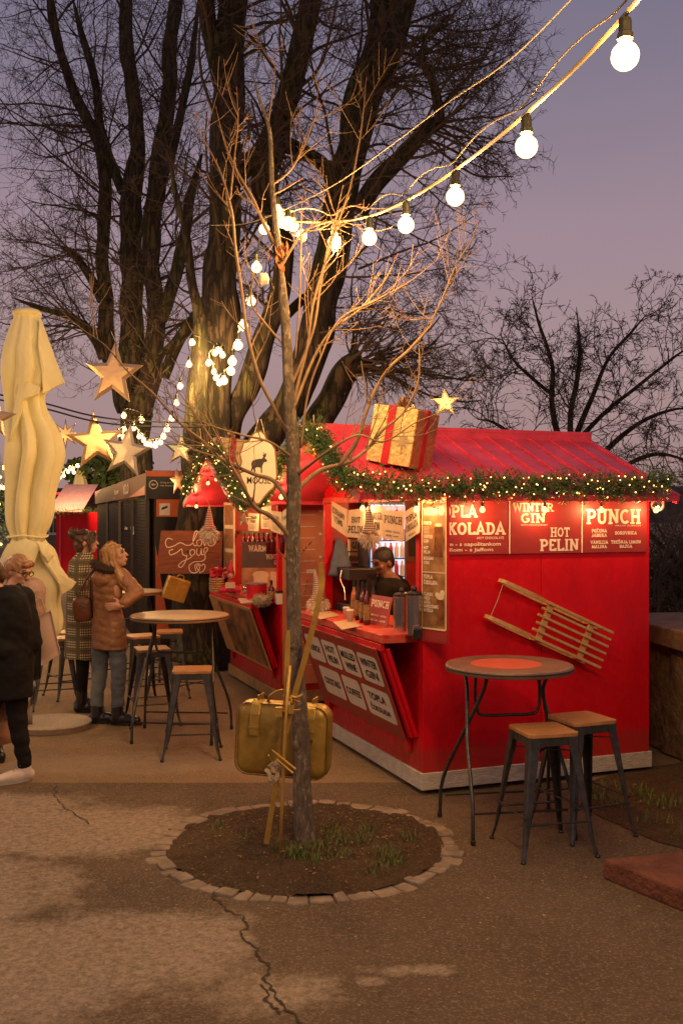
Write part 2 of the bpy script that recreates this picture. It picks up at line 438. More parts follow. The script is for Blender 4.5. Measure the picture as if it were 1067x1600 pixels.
# ------------------------------------------------------------------ lettering
def arc(cx, cy, rx, ry, a0, a1, n=9):
    return [(cx + rx * math.cos(math.radians(a0 + (a1 - a0) * i / n)), cy + ry * math.sin(math.radians(a0 + (a1 - a0) * i / n))) for i in range(n + 1)]
LO, HI, MD = .9, 9.1, 5.0
GL = {   # width, strokes, serifs (x, y)
 'A': (7.6, [[(1, .6), (3.8, 9.3), (6.6, .6)], [(2.1, 3.1), (5.5, 3.1)]], [(1, 0), (6.6, 0)]),
 'B': (6.6, [[(1.6, LO), (1.6, HI)], [(1.2, HI), (3.6, HI)] + arc(3.6, 7.1, 1.9, 2.0, 90, -90) + [(1.6, 5.1)], arc(3.7, 3.0, 2.2, 2.1, 90, -90) + [(1.2, LO)]], [(1.2, 0), (1.2, 1)]),
 'C': (6.6, [arc(3.7, 5, 2.8, 4.1, 50, 315, 14)], []),
 'D': (7.0, [[(1.6, LO), (1.6, HI)], [(1.2, HI), (3.2, HI)] + arc(3.2, 5, 2.9, 4.1, 90, -90, 12) + [(1.2, LO)]], [(1.2, 0), (1.2, 1)]),
 'E': (6.2, [[(1.6, LO), (1.6, HI)], [(.9, HI), (5.4, HI), (5.4, 7.6)], [(1.6, MD), (4.3, MD)], [(.9, LO), (5.6, LO), (5.6, 2.5)]], []),
 'F': (5.9, [[(1.6, LO), (1.6, HI)], [(.9, HI), (5.4, HI), (5.4, 7.6)], [(1.6, MD), (4.3, MD)]], [(1.6, 0)]),
 'G': (7.0, [arc(3.7, 5, 2.8, 4.1, 50, 330, 14) + [(6.0, 4.4), (4.2, 4.4)]], []),
 'H': (7.6, [[(1.7, LO), (1.7, HI)], [(5.9, LO), (5.9, HI)], [(1.7, MD), (5.9, MD)]], [(1.7, 0), (5.9, 0), (1.7, 1), (5.9, 1)]),
 'I': (3.6, [[(1.8, LO), (1.8, HI)]], [(1.8, 0), (1.8, 1)]),
 'J': (5.2, [[(3.6, HI), (3.6, 3)] + arc(2.1, 2.9, 1.5, 2.0, 0, -170, 7)], [(3.4, 1)]),
 'K': (7.2, [[(1.7, LO), (1.7, HI)], [(5.8, 9.3), (2.2, 4.6)], [(3.0, 5.8), (6.2, .7)]], [(1.7, 0), (1.7, 1), (5.9, 0), (5.6, 1)]),
 'L': (6.0, [[(1.6, LO), (1.6, HI)], [(.9, LO), (5.5, LO), (5.5, 2.6)]], [(1.6, 1)]),
 'M': (8.8, [[(1.5, LO), (1.5, HI)], [(7.3, LO), (7.3, HI)], [(1.5, 9.2), (4.4, 2.6), (7.3, 9.2)]], [(1.5, 0), (7.3, 0)]),
 'N': (7.8, [[(1.6, LO), (1.6, HI)], [(6.2, LO), (6.2, HI)], [(1.6, 9.2), (6.2, .8)]], [(1.6, 0), (6.2, 1), (1.2, 1)]),
 'O': (7.2, [arc(3.6, 5, 2.7, 4.1, 0, 360, 18)], []),
 'P': (6.5, [[(1.6, LO), (1.6, HI)], [(1.2, HI), (3.6, HI)] + arc(3.6, 6.8, 2.1, 2.3, 90, -90) + [(1.6, 4.5)]], [(1.6, 0), (1.2, 1)]),
 'Q': (7.2, [arc(3.6, 5, 2.7, 4.1, 0, 360, 18), [(4, 2.2), (6.2, .2)]], []),
 'R': (7.1, [[(1.6, LO), (1.6, HI)], [(1.2, HI), (3.6, HI)] + arc(3.6, 7.0, 2.0, 2.1, 90, -90) + [(1.6, 4.9)], [(3.6, 4.8), (5.8, .7)]], [(1.6, 0), (1.2, 1), (6.1, 0)]),
 'S': (6.2, [arc(3.1, 7.0, 2.1, 2.1, 25, 250, 9) + arc(3.1, 2.95, 2.2, 2.1, 75, -155, 9)], []),
 'T': (6.6, [[(3.3, LO), (3.3, HI)], [(.8, 7.4), (.8, HI), (5.8, HI), (5.8, 7.4)]], [(3.3, 0)]),
 'U': (7.4, [[(1.6, HI), (1.6, 3.4)] + arc(3.7, 3.3, 2.1, 2.4, 180, 360, 9) + [(5.8, HI)]], [(1.6, 1), (5.8, 1)]),
 'V': (7.4, [[(1, 9.4), (3.7, .8), (6.4, 9.4)]], [(1, 1), (6.4, 1)]),
 'W': (10, [[(1, 9.4), (2.9, .8), (5, 8.6), (7.1, .8), (9, 9.4)]], [(1, 1), (9, 1)]),
 'Y': (7.0, [[(1, 9.4), (3.5, 4.6), (6, 9.4)], [(3.5, LO), (3.5, 4.8)]], [(1, 1), (6, 1), (3.5, 0)]),
 'Z': (6.4, [[(1, HI), (5.4, HI), (1, LO), (5.6, LO)]], []),
 '-': (4, [[(.8, 4.6), (3.2, 4.6)]], []), '.': (2, [[(.6, .8), (1.5, .8)]], []), '1': (4, [[(2.2, LO), (2.2, HI), (.9, 7.6)]], [(2.2, 0)]),
 '8': (6, [arc(3, 7.0, 1.8, 2.0, 0, 360, 12), arc(3, 2.9, 2.1, 2.1, 0, 360, 12)], []), '+': (5, [[(.8, 5), (4.2, 5)], [(2.5, 3.3), (2.5, 6.7)]], []),
}
for acc, base in (('Č', 'C'), ('Š', 'S'), ('Ž', 'Z')):
    w_, st_, se_ = GL[base]
    GL[acc] = (w_, st_ + [[(w_ / 2 - 1.5, 12.4), (w_ / 2, 10.9), (w_ / 2 + 1.5, 12.4)]], se_)
def ribbon(mb, pts, t, org, ux, uy, nz, off):
    P = [Vector((p[0], p[1])) for p in pts]
    L = []; Rr = []
    closed = (P[0] - P[-1]).length < 1e-6
    for i, p in enumerate(P):
        if closed and i in (0, len(P) - 1): a = P[-2]; b = P[1]
        else: a = P[max(0, i - 1)]; b = P[min(len(P) - 1, i + 1)]
        d1 = (p - a); d2 = (b - p)
        if d1.length < 1e-6: d1 = d2
        if d2.length < 1e-6: d2 = d1
        d1 = d1.normalized(); d2 = d2.normalized(); d = (d1 + d2)
        if d.length < 1e-3: d = d1
        d = d.normalized(); nn = Vector((-d.y, d.x))
        k = 1 / max(.45, nn.dot(Vector((-d1.y, d1.x))))
        L.append(p + nn * (t / 2 * k)); Rr.append(p - nn * (t / 2 * k))
    vs = [org + ux * q.x + uy * q.y + nz * off for q in L] + [org + ux * q.x + uy * q.y + nz * off for q in Rr]
    n = len(P)
    mb.add(vs, [(n + i, n + i + 1, i + 1, i) for i in range(n - 1)])
def slab(mb, s, org, ux, uy, h, width=None, thick=1.75, serif=True, align='l', nz=None, track=.5):
    """letters with slab serifs; org = lower-left, ux/uy unit vectors, h = cap height"""
    ux, uy, org = Vector(ux), Vector(uy), Vector(org)
    nz = nz if nz is not None else ux.cross(uy)
    tot = sum(GL[c][0] + track if c in GL else 3.4 for c in s) - track
    sy = h / 10.0; sx = (width / tot) if width else sy
    x = 0
    if align == 'c': x = -tot / 2
    if align == 'r': x = -tot
    for ci, c in enumerate(s):
        if c not in GL: x += 3.4; continue
        w, st, se = GL[c]; k = 0
        for q in st:
            ribbon(mb, [(p[0] + x, p[1]) for p in q], thick, org, ux * sx, uy * sy, nz, .0006 + k * .00025); k += 1
        if serif:
            for (xx, e) in se:
                yy = .62 if e == 0 else 9.38
                ribbon(mb, [(xx + x - 1.55, yy), (xx + x + 1.55, yy)], 1.24, org, ux * sx, uy * sy, nz, .0006 + k * .00025); k += 1
        x += w + track
    return mb
def sans(mb, s, org, ux, uy, h, width=None, align='c', bold=.0, nz=None):
    """plain letters (the built-in typeface) as flat faces"""
    cu = bpy.data.curves.new('t', 'FONT'); cu.body = s; cu.size = 1; cu.offset = bold; cu.resolution_u = 2
    cu.space_line = .8; cu.align_x = 'LEFT'
    t = bpy.data.objects.new('t', cu); COL.objects.link(t)
    dg = bpy.context.evaluated_depsgraph_get(); dg.update()
    me = bpy.data.meshes.new_from_object(t.evaluated_get(dg))
    vs = [v.co.copy() for v in me.vertices]; fs = [tuple(p.vertices) for p in me.polygons]
    bpy.data.objects.remove(t); bpy.data.meshes.remove(me); bpy.data.curves.remove(cu)
    if not vs: return mb
    x0 = min(v.x for v in vs); x1 = max(v.x for v in vs); y0 = min(v.y for v in vs); y1 = max(v.y for v in vs)
    sy = h / (y1 - y0); sx = (width / (x1 - x0)) if width else sy
    ux, uy, org = Vector(ux), Vector(uy), Vector(org); nz = nz if nz is not None else ux.cross(uy)
    dx = {'l': 0, 'c': -.5, 'r': -1}[align] * (x1 - x0) * sx
    mb.add([org + ux * ((v.x - x0) * sx + dx) + uy * ((v.y - y0) * sy) + nz * .0012 for v in vs], fs)
    return mb
# ================================================================== SETTING
def ground_mat(name, c1, c2, c3, stains, stain_col, grit=1.0, warm=None):
    m = bpy.data.materials.new(name); m.use_nodes = True
    nt = m.node_tree; L = nt.links; b = nt.nodes['Principled BSDF']; b.inputs['Roughness'].default_value = .82
    b.inputs['Specular IOR Level'].default_value = .35
    g = nd(nt, 'ShaderNodeNewGeometry')
    def nz(scale, det=6, rough=.6):
        n = nd(nt, 'ShaderNodeTexNoise'); n.inputs['Scale'].default_value = scale; n.inputs['Detail'].default_value = det
        n.inputs['Roughness'].default_value = rough; L.new(g.outputs['Position'], n.inputs['Vector']); return n
    def ramp(src, p0, p1, a=(0, 0, 0), c=(1, 1, 1)):
        r = nd(nt, 'ShaderNodeValToRGB'); r.color_ramp.elements[0].position = p0; r.color_ramp.elements[0].color = (*a, 1)
        r.color_ramp.elements[1].position = p1; r.color_ramp.elements[1].color = (*c, 1); L.new(src, r.inputs[0]); return r
    def mix(f, a, c):
        x = nd(nt, 'ShaderNodeMixRGB'); L.new(f, x.inputs[0])
        for i, s in ((1, a), (2, c)):
            if isinstance(s, tuple): x.inputs[i].default_value = (*s, 1)
            else: L.new(s, x.inputs[i])
        return x.outputs[0]
    big = ramp(nz(.9, 5).outputs['Fac'], .35, .68, c1, c2).outputs[0]
    fine = ramp(nz(70, 3, .8).outputs['Fac'], .50, .66)
    col = mix(fine.outputs[0], big, c3)
    speck = ramp(nz(38, 2, .5).outputs['Fac'], .70, .76)
    col = mix(speck.outputs[0], col, tuple(min(1, x * 2.0) for x in c3))
    dk = ramp(nz(11, 8, .8).outputs['Fac'], .36, .46, (1, 1, 1), (0, 0, 0))
    mu = nd(nt, 'ShaderNodeMath', operation='MULTIPLY'); L.new(dk.outputs[0], mu.inputs[0]); mu.inputs[1].default_value = .5
    col = mix(mu.outputs[0], col, tuple(x * .45 for x in c1))
    # worn pale patches, each with its own ragged outline
    if stains:
        nn = nz(2.6, 12, .80)
        acc = None
        for (x, y, rx, ry, st) in stains:
            v = nd(nt, 'ShaderNodeVectorMath', operation='SUBTRACT'); L.new(g.outputs['Position'], v.inputs[0]); v.inputs[1].default_value = (x, y, 0)
            v2 = nd(nt, 'ShaderNodeVectorMath', operation='DIVIDE'); L.new(v.outputs[0], v2.inputs[0]); v2.inputs[1].default_value = (rx, ry, 1)
            ln = nd(nt, 'ShaderNodeVectorMath', operation='LENGTH'); L.new(v2.outputs[0], ln.inputs[0])
            s1 = nd(nt, 'ShaderNodeMath', operation='SUBTRACT'); s1.inputs[0].default_value = 1.0; L.new(ln.outputs['Value'], s1.inputs[1])
            s1.use_clamp = False
            s2 = nd(nt, 'ShaderNodeMath', operation='MULTIPLY'); L.new(s1.outputs[0], s2.inputs[0]); s2.inputs[1].default_value = .55 * st
            s2b = nd(nt, 'ShaderNodeMath', operation='MAXIMUM'); L.new(s2.outputs[0], s2b.inputs[0]); s2b.inputs[1].default_value = -.5
            if acc is None: acc = s2b.outputs[0]
            else:
                a2 = nd(nt, 'ShaderNodeMath', operation='MAXIMUM'); L.new(acc, a2.inputs[0]); L.new(s2b.outputs[0], a2.inputs[1]); acc = a2.outputs[0]
        sm = nd(nt, 'ShaderNodeMath', operation='ADD'); L.new(acc, sm.inputs[0]); L.new(nn.outputs['Fac'], sm.inputs[1])
        rr = ramp(sm.outputs[0], .50, .66)
        fz = ramp(nz(26, 8, .85).outputs['Fac'], .38, .60, (.15, .15, .15), (1, 1, 1))
        f1_ = nd(nt, 'ShaderNodeMath', operation='MULTIPLY'); L.new(rr.outputs[0], f1_.inputs[0]); L.new(fz.outputs[0], f1_.inputs[1])
        f2 = nd(nt, 'ShaderNodeMath', operation='MULTIPLY'); L.new(f1_.outputs[0], f2.inputs[0]); f2.inputs[1].default_value = .72
        col = mix(f2.outputs[0], col, stain_col)
    L.new(col, b.inputs['Base Color'])
    h1 = nz(70, 5, .8); h2 = nz(9, 6, .7)
    ad = nd(nt, 'ShaderNodeMath', operation='ADD'); L.new(h1.outputs['Fac'], ad.inputs[0]); L.new(h2.outputs['Fac'], ad.inputs[1])
    bp = nd(nt, 'ShaderNodeBump'); bp.inputs['Strength'].default_value = .55 * grit; bp.inputs['Distance'].default_value = .02
    L.new(ad.outputs[0], bp.inputs['Height']); L.new(bp.outputs[0], b.inputs['Normal'])
    return m
M_asph = ground_mat('asphalt', (.086, .055, .032), (.130, .086, .052), (.23, .165, .11),
                    [(-1.75, 6.0, 1.1, .6, 1), (-1.0, 4.35, .72, .5, 1), (-1.6, 4.15, 1.0, .6, 1.2), (-2.4, 5.0, 1.1, .9, 1.1), (-2.6, 6.3, 1.2, .6, 1.1), (.32, 4.15, .22, .07, .45), (.12, 4.05, .08, .05, .6), (-.25, 3.95, .3, .2, .5)],
                    (.47, .37, .28))
M_conc = ground_mat('gritty_paving', (.20, .130, .070), (.28, .185, .105), (.42, .30, .18), [(-1.7, 7.6, 1.6, .35, .7), (.5, 7.7, .3, .2, .3)], (.34, .27, .20), grit=1.3)
M_soil = ground_mat('soil', (.080, .044, .021), (.18, .10, .045), (.30, .19, .09), [], (0, 0, 0), grit=3.0)
M_hill = mat('far_hill', (.030, .026, .028), .95, var=.5, vscale=.05)

g = MB(); g.add([(-400, -60, 0), (400, -60, 0), (400, 600, 0), (-400, 600, 0)], [(0, 1, 2, 3)])
structure('ground', g, M_conc)
# foreground asphalt sheet with a slightly ragged far edge
edge = []
x = -14.0
while x < 14.01:
    yy = 7.06 + .012 * noise.noise(Vector((x * 2.3, 0, 0))) + .02 * noise.noise(Vector((x * .6, 3, 0)))
    if x > .52: yy += .0
    edge.append((x, yy)); x += .08
g = MB(); n = len(edge)
g.add([(a, b, .004) for a, b in edge] + [(a, -30, .004) for a, b in edge], [(n + i, n + i + 1, i + 1, i) for i in range(n - 1)])
structure('asphalt_pavement', g, M_asph)
# dark soil verge behind the right stools
p = [PG(905, 1262), PG(925, 1222), PG(1016, 1200), PG(1200, 1190), PG(1200, 1345), PG(1067, 1328), PG(985, 1300)]
g = MB()
cx = sum(q.x for q in p) / len(p); cyy = sum(q.y for q in p) / len(p)
ring = [Vector((q.x, q.y, .010)) for q in spline([(q.x, q.y, 0) for q in p + [p[0]]], 8)]
ring = [q + Vector((noise.noise(q * 6) * .03, noise.noise(q * 5 + Vector((9, 0, 0))) * .03, 0)) for q in ring]
g.add([(cx, cyy, .010)] + ring, [(0, i + 1, i + 2) for i in range(len(ring) - 1)])
structure('soil_verge', g, M_soil)

# cracks: dark gaps of real width, laid as thin strips
def crack(pts, w0, name='pavement_crack'):
    g = MB(); P = spline([PG(a, b) for a, b in pts], 22); Q = []
    for i, q in enumerate(P):
        Q.append(q + Vector((noise.noise(q * 9) * .04 + noise.noise(q * 31) * .016 + random.uniform(-.004, .004), noise.noise(q * 28 + Vector((5, 5, 5))) * .02, 0)))
    vs = []
    for i, q in enumerate(Q):
        d = (Q[min(i + 1, len(Q) - 1)] - Q[max(i - 1, 0)]).normalized(); s_ = Vector((-d.y, d.x, 0))
        w = w0 * (.25 + abs(noise.noise(q * 23)) * 1.5) * min(1, (i + 1) / 4, (len(Q) - i) / 4)
        vs += [q + s_ * w + Vector((0, 0, .008)), q - s_ * w + Vector((0, 0, .008))]
    g.add(vs, [(2 * i, 2 * i + 1, 2 * i + 3, 2 * i + 2) for i in range(len(Q) - 1)])
    structure(name, g, MATS.get('crack') or mat('crack', (.040, .026, .016), .95))
crack([(332, 1383), (345, 1415), (378, 1440), (388, 1475), (410, 1500), (422, 1535), (436, 1560), (480, 1612), (500, 1680)], .0085)
crack([(410, 1540), (428, 1572), (441, 1586)], .010)
crack([(85, 1229), (93, 1252), (112, 1272), (140, 1290)], .006)

# ------------------------------------------------------------------ far terrain
g = MB()
for (y0, hh, seed) in ((420, 26, 1), (300, 13, 2)):
    pts = []; x = -420
    while x <= 420:
        h = hh * (.55 + .45 * noise.noise(Vector((x * .006 + seed * 7, 0, 0)))) + 1.5 * noise.noise(Vector((x * .05, seed, 0)))
        pts.append((x, h)); x += 12
    n = len(pts)
    vs = [(a, y0 - 60, -1) for a, h in pts] + [(a, y0, h) for a, h in pts] + [(a, y0 + 60, -1) for a, h in pts]
    g.add(vs, [(i, i + 1, n + i + 1, n + i) for i in range(n - 1)] + [(n + i, n + i + 1, 2 * n + i + 1, 2 * n + i) for i in range(n - 1)])
structure('hills', g, M_hill, smooth=True)

# ------------------------------------------------------------------ tree pit
pitc = PG(478, 1322); pitc.z = 0
g = MB(); rings = []
NR, NT = 34, 150
vs = [(pitc.x, pitc.y, .05)]
for i in range(1, NR + 1):
    r = .79 * i / NR
    for k in range(NT):
        a = 2 * PI * k / NT; q = Vector((pitc.x + r * math.cos(a), pitc.y + r * math.sin(a), 0))
        z = .014 + .040 * (1 - (i / NR) ** 2) + .030 * noise.noise(q * 6) + .020 * noise.noise(q * 17)
        vs.append((q.x, q.y, max(z, .008)))
fs = [(0, 1 + k, 1 + (k + 1) % NT) for k in range(NT)]
for i in range(NR - 1):
    for k in range(NT):
        a = 1 + i * NT + k; b = 1 + i * NT + (k + 1) % NT; fs.append((a, a + NT, b + NT, b))
g.add(vs, fs)
structure('soil', g, M_soil, smooth=True)
kerb = thing('tree_pit_kerb', (pitc.x, pitc.y, 0), 'low ring of pale stone blocks around the soil at the foot of the small tree', 'kerb')
a = 0.0
while a < 2 * PI - .06:
    da = random.uniform(.085, .19)
    if a + da > 2 * PI - .05: da = 2 * PI - a
    r0 = .762 + random.uniform(-.008, .012); r1 = .895 + random.uniform(-.045, .012); hz = .011 + random.uniform(-.004, .010)
    g = MB(); ga = .004
    ins = [(r0, a + ga), (r0, a + da / 2), (r0, a + da - ga), (r1, a + da - ga * .9), (r1 + .006, a + da / 2), (r1, a + ga * .9)]
    bot = [(pitc.x + r * math.cos(t), pitc.y + r * math.sin(t), .0) for r, t in ins]
    top = []
    for r, t in ins:
        rr = r0 + (r1 - r0) * .5 + (r - (r0 + r1) / 2) * .93; tt = (a + da / 2) + (t - (a + da / 2)) * .955
        top.append((pitc.x + rr * math.cos(tt), pitc.y + rr * math.sin(tt), hz + random.uniform(-.003, .003)))
    n = 6
    g.add(bot + top, [tuple(range(n, 2 * n))] + [(i, (i + 1) % n, (i + 1) % n + n, i + n) for i in range(n)])
    g.obj('stone_block', M_stone, kerb, bevel=.006)
    a += da
# grass, litter
M_grass = mat('grass', (.070, .130, .022), .7, col2=(.17, .19, .045), vscale=14)
def grass(name, spots, label, nb):
    g = MB()
    for (x, y, r) in spots:
        for _ in range(int(nb * r * r * 480)):
            a = random.uniform(0, 2 * PI); d = r * math.sqrt(random.random()) * (1 + .4 * noise.noise(Vector((x + math.cos(a) * 3, y + math.sin(a) * 3, 0))))
            q = Vector((x + d * math.cos(a), y + d * math.sin(a), .022))
            h = random.uniform(.025, .085) * (1.2 - d / r * .5); la = random.uniform(0, 2 * PI); ln = random.uniform(.2, .9) * h
            s_ = Vector((-math.sin(la), math.cos(la), 0)) * .0028; tp = q + Vector((math.cos(la) * ln, math.sin(la) * ln, h)); md = q.lerp(tp, .5) + Vector((0, 0, h * .12))
            g.add([q - s_, q + s_, md + s_ * .8, md - s_ * .8, tp], [(0, 1, 2, 3), (3, 2, 4)])
    o = g.obj(name, M_grass); tag(o, label, 'grass', kind='stuff')
sp = []
for (px, py, r) in ((470, 1350, .10), (450, 1345, .09), (500, 1340, .12), (530, 1330, .10), (560, 1325, .10), (515, 1305, .07), (600, 1345, .09), (590, 1370, .07), (485, 1362, .09),
                    (540, 1350, .07), (620, 1358, .06), (430, 1335, .06), (385, 1322, .05), (575, 1310, .06), (340, 1300, .04), (640, 1320, .05), (520, 1318, .10)):
    q = PG(px, py); sp.append((q.x, q.y, r))
grass('grass', sp, 'short green grass tufts growing in the soil under the small tree', 22)
sp = []
for (px, py, r) in ((930, 1250, .10), (960, 1262, .08), (1000, 1245, .12), (1040, 1262, .14), (1020, 1290, .10), (950, 1235, .08), (1060, 1310, .06)):
    q = PG(px, py); sp.append((q.x, q.y, r))
grass('grass', sp, 'sparse dark grass on the soil verge behind the right stools', 9)
M_leaf = mat('dry_leaf', (.16, .075, .03), .8, col2=(.30, .17, .08), vscale=30)
g = MB()
def scrap(q, s_):
    a = random.uniform(0, 2 * PI); u = Vector((math.cos(a), math.sin(a), random.uniform(-.2, .3))).normalized(); w = Vector((-math.sin(a), math.cos(a), random.uniform(-.2, .3)))
    g.add([q - u * s_, q + w * s_ * .5 + Vector((0, 0, s_ * .3)), q + u * s_, q - w * s_ * .45], [(0, 1, 2, 3)])
for _ in range(420):
    a = random.uniform(0, 2 * PI); r = .74 * math.sqrt(random.random())
    scrap(Vector((pitc.x + r * math.cos(a), pitc.y + r * math.sin(a), .05 * (1 - (r / .76) ** 2) + .022)), random.uniform(.004, .013))
for _ in range(70):
    a = random.uniform(0, 2 * PI); r = random.uniform(0, .7); q = Vector((pitc.x + r * math.cos(a), pitc.y + r * math.sin(a), .045)); b_ = random.uniform(0, 2 * PI); L = random.uniform(.02, .09)
    g.tube([q, q + Vector((math.cos(b_) * L * .5, math.sin(b_) * L * .5, .006)), q + Vector((math.cos(b_ + .3) * L, math.sin(b_ + .3) * L, 0))], .0014, 3)
for _ in range(420):
    q = Vector((random.uniform(-3.2, 3.2), random.uniform(3.6, 7.6), .010)); scrap(q, .0025 + .010 * random.random() ** 3)
for _ in range(90):
    q = PG(random.uniform(880, 1067), random.uniform(1205, 1320)) + Vector((0, 0, .02)); scrap(q, random.uniform(.005, .014))
tag(g.obj('leaf_litter', M_leaf), 'dry leaf scraps and twigs scattered over the soil and pavement', 'leaf litter', kind='stuff')

# ------------------------------------------------------------------ right: stone wall, red slab
M_rubble = mat('rubble_stone', (.11, .065, .032), .9, col2=(.26, .16, .08), vscale=13, bump=1.0, bscale=28)
M_coping = mat('coping_stone', (.14, .075, .045), .85, col2=(.26, .15, .09), vscale=6, bump=.5, bscale=30)
wallr = thing('stone_wall', (2.9, 8.2, 0), 'rough brown stone parapet wall with flat coping beside the red kiosk', 'wall')
A = Vector((2.36, 9.6, 0)); B = Vector((2.62, 4.6, 0))
A = PG(1006, 1150); A.z = 0
dW = (Vector((2.30, 0, 0)) + Vector((.55, 0, 0)))
# wall runs from behind the kiosk towards the camera on the right
P0 = Vector((2.42, 8.9, 0)); P1 = Vector((2.95, 5.2, 0))
d = (P1 - P0).normalized(); nrm = Vector((d.y * -1, d.x, 0))
g = MB(); NX, NZ = 70, 16
for i in range(NX):
    for j in range(NZ):
        pass
vs = []
for i in range(NX + 1):
    for j in range(NZ + 1):
        q = P0.lerp(P1, i / NX) + Vector((0, 0, .02 + .86 * j / NZ))
        c = noise.noise(Vector((q.y * 5, q.z * 6, 1))) * .035 + noise.noise(Vector((q.y * 14, q.z * 14, 4))) * .015
        vs.append(q - Vector((-nrm.x, -nrm.y, 0)) * 0 + Vector((-c, 0, 0)))
fs = [(i * (NZ + 1) + j, (i + 1) * (NZ + 1) + j, (i + 1) * (NZ + 1) + j + 1, i * (NZ + 1) + j + 1) for i in range(NX) for j in range(NZ)]
g.add(vs, fs)
g.bar(P0 + Vector((.33, 0, .44)), P1 + Vector((.33, 0, .44)), .5, .87)
g.obj('masonry', M_rubble, wallr, smooth=True)
g = MB()
k = 0.0
Lw = (P1 - P0).length
while k < Lw:
    L = min(random.uniform(.7, 1.0), Lw - k)
    g.bar(P0 + d * (k + .004) + Vector((.27, 0, .955)), P0 + d * (k + L - .004) + Vector((.27, 0, .955)), .72, .15)
    k += L
g.obj('coping', M_coping, wallr, bevel=.012)
# low red slab bottom right
q = PG(944, 1372); q2 = PG(1067, 1440)
M_redslab = mat('red_concrete', (.10, .030, .017), .9, col2=(.18, .060, .034), vscale=7, bump=.8, bscale=40)
g = MB()
e1 = (q2 - q).normalized(); e1.z = 0
lft = PG(941, 1340, .11)
o_ = Vector((q.x, q.y, 0))
e2 = Vector((1.05, .35, 0)).normalized()
cA, cB_, cC_ = PG(941, 1341, .11), PG(1067, 1391, .11), PG(1067, 1330, .11)
dB = (cB_ - cA) * 3.2; dC = (cC_ - cA) * 3.2
out = [(cA.x, cA.y), (cA.x + dB.x, cA.y + dB.y), (cA.x + dC.x, cA.y + dC.y)]
bm_ = MB().prism(out, (0, 0, .0), (1, 0, 0), (0, 1, 0), .11)
tag(bm_.obj('concrete_step', M_redslab, bevel=.012), 'low reddish concrete slab step on the pavement at the right edge', 'step')

# ------------------------------------------------------------------ kiosks
KA = math.radians(20.4)
V_ = Vector((math.cos(KA), math.sin(KA), 0)); U_ = Vector((-math.sin(KA), math.cos(KA), 0))
KC = Vector((.549, 6.75, 0)); KC2 = KC - V_ * 0 + U_ * 3.31
KD, KW = 1.85, 2.05
def K(x, y, z, base=KC): return base + V_ * x + U_ * y + Vector((0, 0, z))
ZE, ZR = 2.09, 2.53
M_orange = mat('orange_board', (.62, .22, .10), .5, var=.12, vscale=3)
M_kfloor = mat('kiosk_floor', (.10, .05, .03), .7, var=.3)
M_inred = mat('inside_red', (.40, .02, .02), .5, var=.2)
M_inwood = mat('inside_wood', (.16, .065, .03), .55, col2=(.24, .11, .05), vscale=5, stretch=(1, 1, 6))

